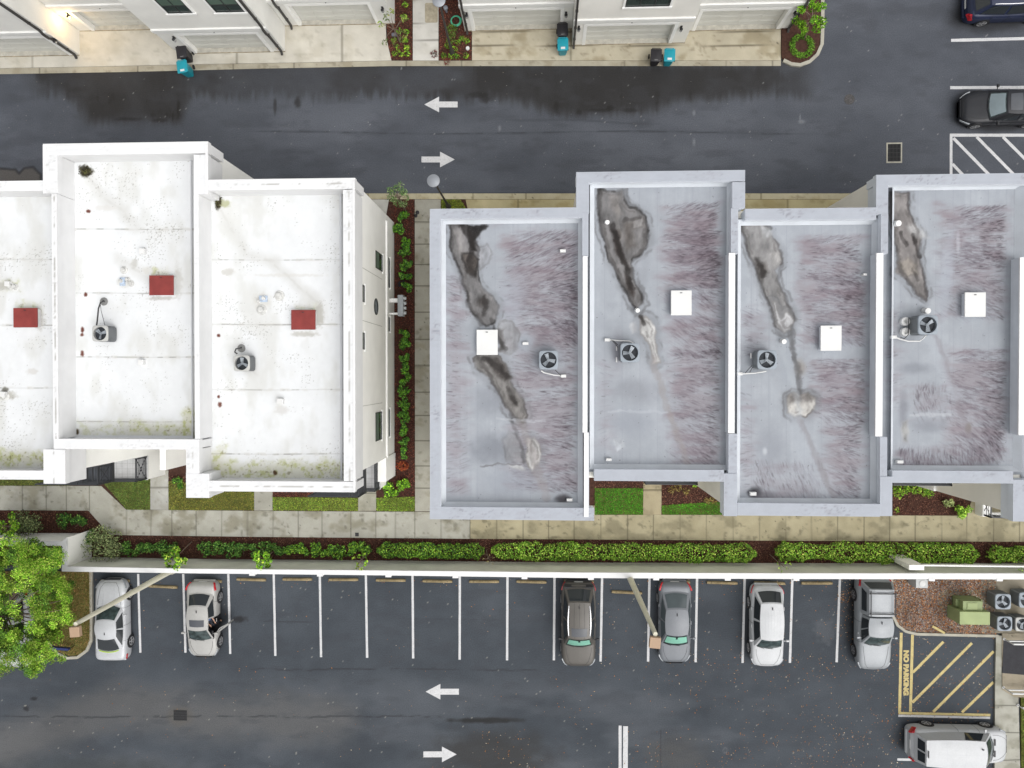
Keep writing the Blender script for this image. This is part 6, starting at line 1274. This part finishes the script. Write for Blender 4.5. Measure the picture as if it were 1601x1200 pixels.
q.build('eyes', mat('eye_dark', (.03,.02,.02), rough=.3), pr, local=True, smooth=60)
q = MB(); q.obox(Vector((.138, 0, 1.275)), .03, .024, .045, Matrix.Rotation(R(20), 4, 'Y')); q.build('nose', m_skin, pr, local=True, bevel=.01); q = MB(); q.obox(Vector((.126, 0, 1.235)), .012, .05, .012); q.build('mouth', mat('lips', (.36,.16,.13), rough=.5), pr, local=True, bevel=.004)
for s in (1, -1): q = MB(); q.obox(Vector((.045, s*.082, 1.285)), .035, .018, .055); q.build('ear', m_skin, pr, local=True, bevel=.008)
q = MB(); q.lathe([(.096*math.cos(a_), .10*math.sin(a_)) for a_ in np.linspace(-.1, 1.55, 8)], (.036, 0, 1.305), 20, capb=False); q.build('hair', m_hair, pr, local=True, smooth=60)
skin_fig('shirt', [((0,0,.64),(.165,.185)),((-.05,0,.80),(.138,.172)),((-.05,0,1.00),(.132,.182)),((-.03,0,1.11),(.08,.10)),((-.03,.19,1.06),.072),((.04,.245,.92),.060),((-.03,-.19,1.06),.072),((.03,-.24,.92),.060)], [(0,1),(1,2),(2,3),(2,4),(4,5),(2,6),(6,7)], m_shirt, pr)
skin_fig('trousers', [((0,0,.63),(.168,.185)),((.06,.10,.60),.108),((.44,.13,.60),.080),((.48,.13,.20),.060),((.06,-.10,.60),.108),((.44,-.11,.62),.080),((.51,-.11,.20),.060)], [(0,1),(1,2),(2,3),(0,4),(4,5),(5,6)], m_jean, pr)
q = MB(); q.box(.42, .66, .085, .175, .26-.22, .10); q.box(.44, .68, -.155, -.065, .26-.22, .10); q.build('shoes', m_black, pr, local=True, bevel=.03)
# 3 taupe SUV
t, d = car('dark taupe SUV with roof rails and a mint sunshade in its windscreen', 'parked_car', 'car', 4.9, 1.96, 1.75, m_taupe, SUVK(4.9), 1.02, .42, -1.55, -2.18, 1.06, .64, GP, tail='mid', rails=m_chrome, sunroof=(.70,.93,.17,.83), sunshade=True, clad=m_black, wheelbase=2.85, nose=.70, taper=.86, bowr=.10)
d['panel'](d['roofp'], .02, .98, .28, .29, 'roof_rib', m_seam, .004, d['body']); d['panel'](d['roofp'], .02, .66, .5, .508, 'roof_rib', m_seam, .004, d['body']); d['panel'](d['roofp'], .02, .98, .71, .72, 'roof_rib', m_seam, .004, d['body'])
q = MB(); q.grid(lambda u, v: (-2.40+.5*u, (v-.5)*1.62, ip(d['K'], -2.40+.5*u)+.008), 4, 6); q.build('tailgate_ledge', m_black, t, local=True)
place(t, 903.5, 969.5, -90)
# 4 grey sedan
t, d = car('grey sedan with mint sunshade, dusty bonnet edge and red tail lamps at the wall', 'parked_car', 'car', 4.72, 1.84, 1.46, m_gry, SED(4.72), 1.08, .40, -.95, -1.80, .97, .62, GP, sunshade=True, wheelbase=2.75, nose=.66, tail='wide', glass=mat('grey_rear_glass', (.06,.075,.08), rough=.12, spec=.6))
place(t, 1051.5, 967, -90)
# 5 white SUV
t, d = car('white ribbed-roof SUV with clear windscreen between two empty stalls', 'parked_car', 'car', 4.65, 1.84, 1.70, m_wht, SUVK(4.65, 1.04), 1.02, .38, -1.55, -2.10, 1.02, .62, GP, tail='mid', wheelbase=2.65, nose=.66, taper=.82, bowr=.12)
for v in (.2, .32, .44, .56, .68, .8): d['panel'](d['roofp'], .16, .93, v, v+.010, 'roof_rib', mat('pale_seam', (.42,.43,.45)), .003, d['body'])
place(t, 1193, 972, -90)
# 6 silver pickup with cap and rack
PK = [(-2.65,.86),(-2.6,1.06),(-2.5,1.10),(.8,1.08),(.98,1.06),(2.0,.99),(2.38,.92),(2.58,.76),(2.65,.6)]
t, d = car('silver pickup truck with a ladder rack on its bed cap', 'pickup_truck', 'pickup truck', 5.3, 1.86, 1.72, m_sil2, PK, .98, .36, -.62, -.66, 1.06, .64, GP, van='pickup', wheelbase=3.2, nose=.72, taper=.94, rear_open=True, bowr=.0, bowf=.16, antenna=True, rimm=mat('grey_rim', (.3,.3,.31), rough=.4, metal=.5))
def cap(u, v):                              # bed cap: flared sides, sloping rear window
    x = -2.50+1.80*u; y = 2*v-1; return x, y
q = MB(); a0, a1 = -2.52, -.74
sec = [(-.86,1.08),(-.78,1.40),(-.68,1.70),(-.5,1.745),(0,1.76),(.5,1.745),(.68,1.70),(.78,1.40),(.86,1.08)]
def capf(u, v):
    k = v*8; i = min(7, int(k)); f = k-i; y = sec[i][0]+(sec[i+1][0]-sec[i][0])*f; z = sec[i][1]+(sec[i+1][1]-sec[i][1])*f; xr = a0+.30*max(0, (z-1.08)/.68); return (xr+(a1-xr)*u, y, z)
q.grid(capf, 8, 16, flip=True); q.poly([capf(0, k/16) for k in range(17)]); q.poly([capf(1, k/16) for k in range(16, -1, -1)]); capo = q.build('bed_cap', m_sil2, t, local=True, smooth=40)
q = MB(); z_ = lambda z: a0+.30*max(0, (z-1.08)/.68)-.012; q.poly([(z_(1.16), -.74, 1.16), (z_(1.66), -.60, 1.66), (z_(1.66), .60, 1.66), (z_(1.16), .74, 1.16)]); q.build('rear_window', m_cg, capo, local=True)
for s in (1, -1): q = MB(); q.poly([(-2.2, s*.855, 1.16), (-.95, s*.855, 1.16), (-.95, s*.755, 1.54), (-2.0, s*.755, 1.54)][::s]); q.build('side_window', m_cg, capo, local=True)
q = MB()
for x in (-2.05, -.92):
    q.beam((x, -.74, 1.86), (x, .74, 1.86), .05, .045)
    for y in (-.62, .62): q.beam((x, y, 1.72), (x, y, 1.86), .035, .035)
for y in (-.66, .66): q.beam((-2.22, y, 1.89), (-.80, y, 1.89), .04, .035)
q.build('ladder_rack', m_black, t, local=True)
for v in (.22, .36, .5, .64, .78): d['panel'](d['roofp'], .12, .9, v, v+.010, 'roof_rib', mat('grey_seam', (.34,.35,.37)), .003, d['body'])
q = MB(); q.beam((-2.70, -.88, .55), (-2.70, .88, .55), .14, .14); q.build('step_bumper', m_chrome, t, local=True, bevel=.02)
place(t, 1356.5, 968, -90)
# 7 white van at the bottom right
VK = [(-2.725,.86),(-2.67,1.16),(-2.58,1.20),(.9,1.16),(1.35,1.12),(2.0,1.02),(2.4,.92),(2.66,.76),(2.725,.58)]
t, d = car('white cargo van cut off by the bottom edge, parked across beside the hatched zone', 'cargo_van', 'van', 5.45, 1.92, 1.90, m_wht, VK, 1.50, .80, -2.34, -2.62, 1.14, .74, None, van=True, wheelbase=3.25, nose=.70, taper=.93, tail='tall', bowr=.02, bowf=.22, antenna=False, rear_open=True)
d['panel'](d['rear'], .10, .47, .3, .88, 'rear_window', m_cg, .012, t); d['panel'](d['rear'], .53, .9, .3, .88, 'rear_window', m_cg, .012, t)
for u in (.04, .33, .64): d['panel'](d['roofp'], u, u+.004, .03, .97, 'roof_seam', mat('pale_seam', (.42,.43,.45)), .003, d['body'])
d['panel'](d['roofp'], .05, .95, .5, .506, 'roof_seam', MATS['pale_seam'], .003, d['body'])
q = MB(); q.obox(Vector((-2.28, 0, 1.93)), .04, .38, .05); q.build('brake_light', m_black, t, local=True); q = MB(); q.obox(Vector((.62, .35, 1.965)), .09, .06, .05); q.build('roof_antenna', m_black, t, local=True)
for s in (.32, -.32): q = MB(); q.obox(Vector((1.78, s, 1.075)), .10, .36, .02); q.build('bonnet_vent', m_black, t, local=True)
place(t, 1487, 1153, 0)
# 8 navy SUV and 9 black sedan at the top right
t, d = car('dark navy SUV at the top right corner, tail towards the road', 'parked_car', 'car', 4.8, 1.94, 1.78, m_navy, SUVK(4.8, 1.10), 1.02, .42, -1.60, -2.15, 1.08, .66, None, rails=m_chrome, wheelbase=2.8, nose=.7, taper=.84, bowr=.10, tail='tall'); place(t, 1567, 12.5, 1)
t, d = car('black sedan nose towards the road above the white hatched zone', 'parked_car', 'car', 4.85, 1.88, 1.46, m_blkp, SED(4.85), 1.02, .30, -1.0, -1.80, .97, .60, None, wheelbase=2.85, nose=.62, glass=m_cg, sunroof=(.45,.9,.14,.86), clad=m_black); d['panel'](d['front'], .10, .90, .12, .88, 'pale_pane', mat('pale_windscreen', (.22,.27,.29), rough=.12, spec=.6), .016, t)  # pale pane laid over the windscreen
place(t, 1560.5, 174, 180)
# 10 white car under the tree
t, d = car('white car mostly hidden beneath the big tree at the left edge', 'parked_car', 'car', 4.9, 1.9, 1.7, m_wht, SUVK(4.9, 1.05), 1.02, .4, -1.55, -2.15, 1.02, .64, None, wheelbase=2.75, nose=.68, taper=.84, bowr=.1); place(t, 36, 974, -90)
# ------------------------------------------------------------------ vegetation
m_bark = mat('bark', (.16,.12,.09), rough=.9, var=.25, vscale=6, fine=.2)
LIME = [A(177,235,64), A(146,211,48), A(207,255,84), A(122,187,44), A(231,255,110)]
MIDG = [A(122,175,58), A(99,148,50), A(153,204,72), A(77,124,44)]
DARKG = [A(84,134,58), A(66,110,50), A(108,158,66), A(51,91,42), A(136,180,80)]
HEDG = [A(160,213,66), A(132,187,52), A(188,235,84), A(103,156,46), A(212,249,104), A(113,168,56)]
GREY = [A(155,170,112), A(132,148,98), A(179,192,132), A(108,124,84)]
def blob(n, c, r, rng=RNG, hollow=.35):
    v = rng.normal(size=(n, 3)); v /= np.linalg.norm(v, axis=1)[:, None]; k = (hollow+(1-hollow)*rng.rand(n))**.6
    return np.array(c)+v*k[:, None]*np.array(r)
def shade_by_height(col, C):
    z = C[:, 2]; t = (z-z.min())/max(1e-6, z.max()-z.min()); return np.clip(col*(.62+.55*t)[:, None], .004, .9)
def shrub(label, x, y, rpx, h, cols, name='shrub', cat='shrub', group=None, n=260, leaf=(.05,.09), z0=.04):
    p = P(x, y, h*.6); r = rpx/27.0; t = thing(name, label, cat, (p.x, p.y, 0), group); mb = MB()
    for k in range(5):
        a_ = random.uniform(0, 6.28); mb.tube([(p.x, p.y, 0), (p.x+.3*r*math.cos(a_), p.y+.3*r*math.sin(a_), h*.4), (p.x+.7*r*math.cos(a_), p.y+.7*r*math.sin(a_), h*.75)], [.014, .01, .005], 5)
    mb.build('stem', m_bark, t)
    cs = []; k = max(4, int(6*r/.35))
    for i in range(k):
        a_ = random.uniform(0, 6.28); d_ = r*math.sqrt(random.random())*.72; cs.append(blob(max(10, n//k), (p.x+d_*math.cos(a_), p.y+d_*math.sin(a_), z0+h*random.uniform(.45, .75)), (r*.42, r*.42, h*.32)))
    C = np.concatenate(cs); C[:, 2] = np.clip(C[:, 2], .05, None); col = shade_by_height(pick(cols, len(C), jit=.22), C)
    leaves('foliage', C, RNG.uniform(*leaf, len(C)), col, m_leaf, t, flat=.9, asp=.45); return t
# foundation shrubs along the window wall
ys = [(618,356,11),(633,340,10),(630,358,10),(633,376,10),(634,394,11),(635,413,11),(634,431,9),(637,447,9),(634,522,9),(634,540,10),(632,558,8),(634,574,9),(633,592,10),(632,612,11),(632,632,11),(632,652,11),(632,672,9),(631,690,8),(633,708,9)]
for k, (x, y, r) in enumerate(ys): shrub('dark green foundation shrub in the row between window wall and footpath', x, y, r+1, .55, DARKG+MIDG[:2]+LIME[3:4], group='foundation shrubs along the window wall', n=230, leaf=(.05,.10))
shrub('bright spreading shrub left of two at the porch corner of the window wall', 610, 766, 14, .5, MIDG+LIME[:2], n=320, leaf=(.05,.10)); shrub('taller bright shrub at the porch corner beside the footpath', 629, 757, 12, .7, MIDG+LIME[:2], n=300, leaf=(.05,.10))
tb = P(629, 728, .1); C = blob(140, (tb.x, tb.y, .12), (.4, .3, .1)); tag(leaves('groundcover', C, RNG.uniform(.04,.08,140), pick([A(170,80,50), A(140,60,44), A(190,110,60)], 140), m_leaf, flat=1), 'rust-red low plant near the porch corner shrubs', 'plant')
# hedge along the wall
for k, x in enumerate([198,217,236,254,272,320,339,358,377,396,416,436,455,474,494,512,530,550,568]):
    shrub('dark hedge shrub in the spaced row left of the continuous hedge', x, 859+random.uniform(-2,2), random.uniform(11.5, 15), .66, DARKG+([A(140,184,90), A(110,160,70)] if x < 450 else MIDG+HEDG[:3]), group='young hedge shrubs behind the wall', n=330, leaf=(.045,.085))
def hedge(label, x0, x1, y0, y1, h, cols, dens=620):
    a, b, c, d = xywh(x0, y0, x1, y1, h*.8); t = thing('hedge', label, 'hedge', ((a+b)/2, (c+d)/2, 0)); n = int((b-a)*dens)
    q = RNG.rand(n, 3); X = a+(b-a)*q[:, 0]; e = fbm(X*1.9, X*0, 7)-.5; e2 = fbm(X*2.1+50, X*0, 8)-.5; ym = (c+d)/2; hwid = (d-c)/2*(1+.7*e)
    th = RNG.uniform(-.25, math.pi+.25, n); k = (.35+.65*RNG.rand(n))**.45; ends = np.clip(np.minimum(X-a, b-X)/.35, .35, 1)
    Y = ym+.12*e2+np.cos(th)*hwid*k*ends; Z = .12+(h-.12)*(.45+.55*np.sin(th)*k)*(.86+.5*fbm(X*2.6, Y*2.6, 9))*(.7+.3*ends)
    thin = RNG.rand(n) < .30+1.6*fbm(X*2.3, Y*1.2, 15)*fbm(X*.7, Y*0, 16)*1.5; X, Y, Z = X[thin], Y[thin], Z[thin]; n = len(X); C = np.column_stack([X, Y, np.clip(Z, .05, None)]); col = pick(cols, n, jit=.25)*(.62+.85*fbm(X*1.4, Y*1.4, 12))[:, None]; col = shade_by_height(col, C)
    leaves('foliage', C, RNG.uniform(.038, .075, n), np.clip(col*np.array([.92,.88,1.05]), .004, .9), m_leaf, t, flat=.9, asp=.5)
    mb = MB()
    for k_ in range(int((b-a)/.6)): x = a+.3+.6*k_; mb.tube([(x, ym, 0), (x+random.uniform(-.08,.08), ym+random.uniform(-.1,.1), h*.6)], [.02, .01], 5)
    mb.build('stem', m_bark, t)
hedge('clumpy green hedge left of the bare twig, shorter and darker', 589, 757, 850, 873, .75, DARKG[:2]+MIDG+HEDG[:3])
hedge('long bright clipped hedge below the grey end houses', 768, 1183, 850.5, 877.5, .85, HEDG+MIDG[:1]); hedge('long bright clipped hedge behind the white SUV and pickup', 1213, 1531, 850, 879.5, .85, HEDG); hedge('bright hedge end cut off by the right edge', 1546, 1640, 855, 881, .85, HEDG)
def tree(label, bx, by, tx, ty, z, spread, cols, n, leaf, name='sapling', cat='tree', trunk=.03, clumps=9, flat=.5, zr=.35, group=None, limbs=True, asp=.5, bare=0):
    b = P(bx, by); top = P(tx, ty, z); t = thing(name, label, cat, (b.x, b.y, 0), group); mb = MB(); mid = Vector((b.x+(top.x-b.x)*.6+random.uniform(-.05,.05), b.y+(top.y-b.y)*.6, z*.55))
    mb.tube([(b.x, b.y, -.05), tuple(mid*.5+Vector((b.x, b.y, 0))*.5), tuple(mid), tuple(top)], [trunk, trunk*.85, trunk*.7, trunk*.3], 8); cs = []
    for k in range(clumps):
        a_ = 2*math.pi*(k+random.random()*.8)/clumps; d_ = spread*(.25+.65*math.sqrt(random.random())); zc = z*(.78+.3*random.random())-.25*d_; e = Vector((top.x+d_*math.cos(a_), top.y+d_*math.sin(a_), zc)); s0 = mid+(top-mid)*random.uniform(.1, .8)
        if limbs: mb.tube([tuple(s0), tuple(s0*.45+e*.55+Vector((0, 0, .12*spread))), tuple(e)], [trunk*.45, trunk*.28, trunk*.10], 6)
        if k >= bare: cs.append(blob(max(4, n//clumps), e, (spread*zr, spread*zr, spread*zr*.7)))
    mb.build('trunk', m_bark, t, smooth=60)
    if n and cs:
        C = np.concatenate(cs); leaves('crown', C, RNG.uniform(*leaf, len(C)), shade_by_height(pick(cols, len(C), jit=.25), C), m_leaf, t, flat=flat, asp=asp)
    return t
# saplings along the wall
tree('bright leafy sapling overhanging the wall by the left lamp pole', 300, 846, 268, 877, 2.5, .62, LIME+MIDG, 420, (.06,.11), clumps=9); tree('bright leafy sapling overhanging the wall above the second empty stall', 430, 860, 407, 877, 2.5, .55, LIME+MIDG, 340, (.06,.11), clumps=8)
tree('sparse sapling with few leaves drooping over the wall', 577, 861, 560, 882, 2.4, .50, LIME+[A(190,190,90)], 90, (.05,.09), clumps=8, zr=.22); tree('nearly bare brown sapling in the hedge gap by the grey end house', 760, 858, 764, 874, 2.0, .40, [A(150,140,90)], 10, (.03,.06), clumps=6, zr=.2, trunk=.03)
tree('bare forked sapling with few leaf tips in the right hedge gap', 1203, 866, 1226, 886, 2.3, .42, LIME, 46, (.03,.06), clumps=7, zr=.2, trunk=.035); tree('sparse sapling at the right edge over the wall ledge', 1592, 866, 1612, 886, 2.3, .6, LIME+[A(170,120,70)], 70, (.04,.08), clumps=8, zr=.25, trunk=.035)
tree('airy young tree at the top of the foundation bed beside the long footpath', 634, 329, 619, 302, 3.0, .66, [A(120,160,90), A(150,180,110), A(96,136,76), A(180,200,140)], 620, (.05,.10), clumps=14, zr=.30, trunk=.045, asp=.25)
tree('thin sapling with long sparse leaves in the upper reddish bed', 626, 66, 612, 36, 3.2, 1.0, [A(150,170,80), A(110,140,70), A(180,190,100)], 130, (.06,.12), clumps=9, zr=.22, trunk=.05, asp=.35)
tree('bright green young tree beside the rounded planting island', 1258, 61, 1272, 22, 2.9, .80, [A(140,200,40), A(116,180,36), A(166,216,64), A(100,160,40)], 900, (.06,.11), clumps=15, zr=.30, trunk=.05, asp=.3, name='young_tree')
# grey-green bushes at the wall return
shrub('grey-green feathery bush at the wall return', 162, 852, 31, 1.5, GREY, n=1500, leaf=(.04,.08), name='bush', cat='bush'); shrub('grey-green bush above the wall at the left edge', 42, 822, 28, 1.4, GREY+[A(84,96,72)], n=1300, leaf=(.04,.08), name='bush', cat='bush')
for x, y, l in ((100,812,'dark shrub nearest the left bush, first of three by the diagonal path'),(122,816,'dark shrub between two others by the diagonal path'),(142,836,'dark shrub at the wall corner below the diagonal path')): shrub(l, x, y, 14, .7, DARKG, n=330, leaf=(.05,.09))
# big tree at the left edge
b = P(52, 940); t = thing('tree', 'large bright green tree at the left edge over the turf island and white car', 'tree', (b.x, b.y, 0)); mb = MB(); mb.tube([(b.x, b.y, -.1), (b.x-.1, b.y, 1.4), (b.x-.2, b.y-.05, 2.8)], [.24, .17, .12], 12); cs = []; cols = []
cl = []
for k in range(520):
    x = random.uniform(-50, 112); y = random.uniform(838, 1064); z = random.uniform(3.0, 6.0)
    if ell(np.array(x), np.array(y), 18, 950, 92, 108) > 1.0+.10*math.sin(y/9)+.08*math.sin(x/7+y/15): continue
    if abs(x-38) < 13 and 925 < y < 978 and random.random() < .80: continue
    if abs(x-18) < 14 and 1028 < y < 1050 and random.random() < .7: continue
    cl.append((x, y, z))
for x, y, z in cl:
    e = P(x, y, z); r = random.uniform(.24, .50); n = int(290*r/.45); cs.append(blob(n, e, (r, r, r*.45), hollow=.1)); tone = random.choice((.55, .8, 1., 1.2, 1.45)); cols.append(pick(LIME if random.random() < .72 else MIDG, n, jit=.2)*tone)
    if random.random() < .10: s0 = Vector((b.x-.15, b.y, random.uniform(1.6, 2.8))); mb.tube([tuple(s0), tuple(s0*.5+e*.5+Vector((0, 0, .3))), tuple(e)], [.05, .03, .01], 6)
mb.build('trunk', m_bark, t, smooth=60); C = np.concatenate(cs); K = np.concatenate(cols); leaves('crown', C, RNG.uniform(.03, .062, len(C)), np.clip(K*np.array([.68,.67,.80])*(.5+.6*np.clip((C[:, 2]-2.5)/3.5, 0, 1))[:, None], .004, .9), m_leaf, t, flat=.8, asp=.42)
tree('leafy branch tip tree left of the bush, cut off by the left edge', -12, 808, 6, 824, 2.4, .7, LIME+MIDG, 500, (.05,.1), clumps=9, name='young_tree')
# small bed plants
def tuft(label, x, y, r, h, cols, n, group=None, name='bed_plant'):
    p = P(x, y, h*.4); t = thing(name, label, 'plant', (p.x, p.y, 0), group); C = blob(n, (p.x, p.y, h*.5+.02), (r/27, r/27, h*.5)); C[:, 2] = np.clip(C[:, 2], .03, None)
    leaves('foliage', C, RNG.uniform(.05, .11, n), shade_by_height(pick(cols, n), C), m_leaf, t, flat=.5, asp=.22); return t
G_ = 'small tufts in the upper reddish beds'; TL = 'small green tuft planted in the upper reddish bed'
for x, y in ((617,84),(626,84),(636,84),(616,62),(634,62),(635,50),(624,48),(632,26),(634,8),(622,75)): tuft(TL+' left of the path', x, y, 5, .22, MIDG+LIME[1:3], 34, 'tufts in the left upper bed')
for x, y in ((694,87),(705,88),(715,88),(728,87),(711,77),(700,72),(722,60),(730,64),(716,66)): tuft(TL+' right of the path', x, y, 5, .22, MIDG+LIME[1:3], 34, 'tufts in the right upper bed')
tuft('lime green rosette plant in the left upper bed', 636, 75, 5, .25, LIME, 60); tuft('long grassy clump in the upper bed beside the post lamp', 706, 47, 10, .35, [A(110,144,56), A(96,128,50), A(140,164,80)], 170); tuft('grassy clump in front of the post lamp foot', 705, 62, 8, .3, [A(110,144,56), A(96,128,50), A(140,164,80)], 90)
tuft('reddish trailing plant spilling over the upper path edge', 679, 84, 7, .2, [A(130,60,60), A(100,48,50), A(90,84,70)], 60); tuft('reddish plant spilling over the gutter', 699, 97, 5, .14, [A(150,80,70), A(120,60,54)], 40)
for k in range(22):
    a_ = 2*math.pi*k/22; tuft('grassy edging plant in the ring on the planting island', 1253+15.5*math.cos(a_), 72+15*math.sin(a_), 5.2, .25, [A(116,170,52), A(92,146,46), A(140,188,70)], 46, 'ring of edging plants on the island')
tuft('lone tuft below the wall top of the grey row recess', 1087, 757, 5, .4, LIME, 34); 
for x, y in ((1060,762),(1050,766),(1072,768),(1105,782),(1115,781)): tuft('dry straw-coloured plant in the mulch by the grey row lawn', x, y, 6, .3, [A(170,150,80), A(140,120,64), A(190,176,110)], 44, 'dry plants in the recess mulch')
for x, y in ((1402,762),(1412,765),(1422,762),(1432,765),(1444,767),(1451,770),(1404,772)): tuft('yellow-green leafy plant under the right balcony', x, y, 8, .5, LIME+MIDG, 90, 'yellow-green plants under the right balcony')
shrub('round bright shrub at the footpath edge right of the mulch bed', 1504, 799, 13.5, .7, HEDG, n=420, leaf=(.045,.08)); shrub('pale fountain grass beside the round shrub', 1483, 787, 8, .5, [A(170,184,116), A(150,168,96), A(190,200,140)], n=160, leaf=(.06,.12))
tuft('small weed in the right mulch bed', 1402, 797, 4, .2, LIME, 26); shrub('low green shrub on the strip of grass below the projecting white arm', 278, 754, 11, .4, MIDG+DARKG, n=190)
tuft('dark twig-like plant beside the meter cabinet', 628, 444, 6, .4, [A(60,70,90), A(70,84,80)], 40)
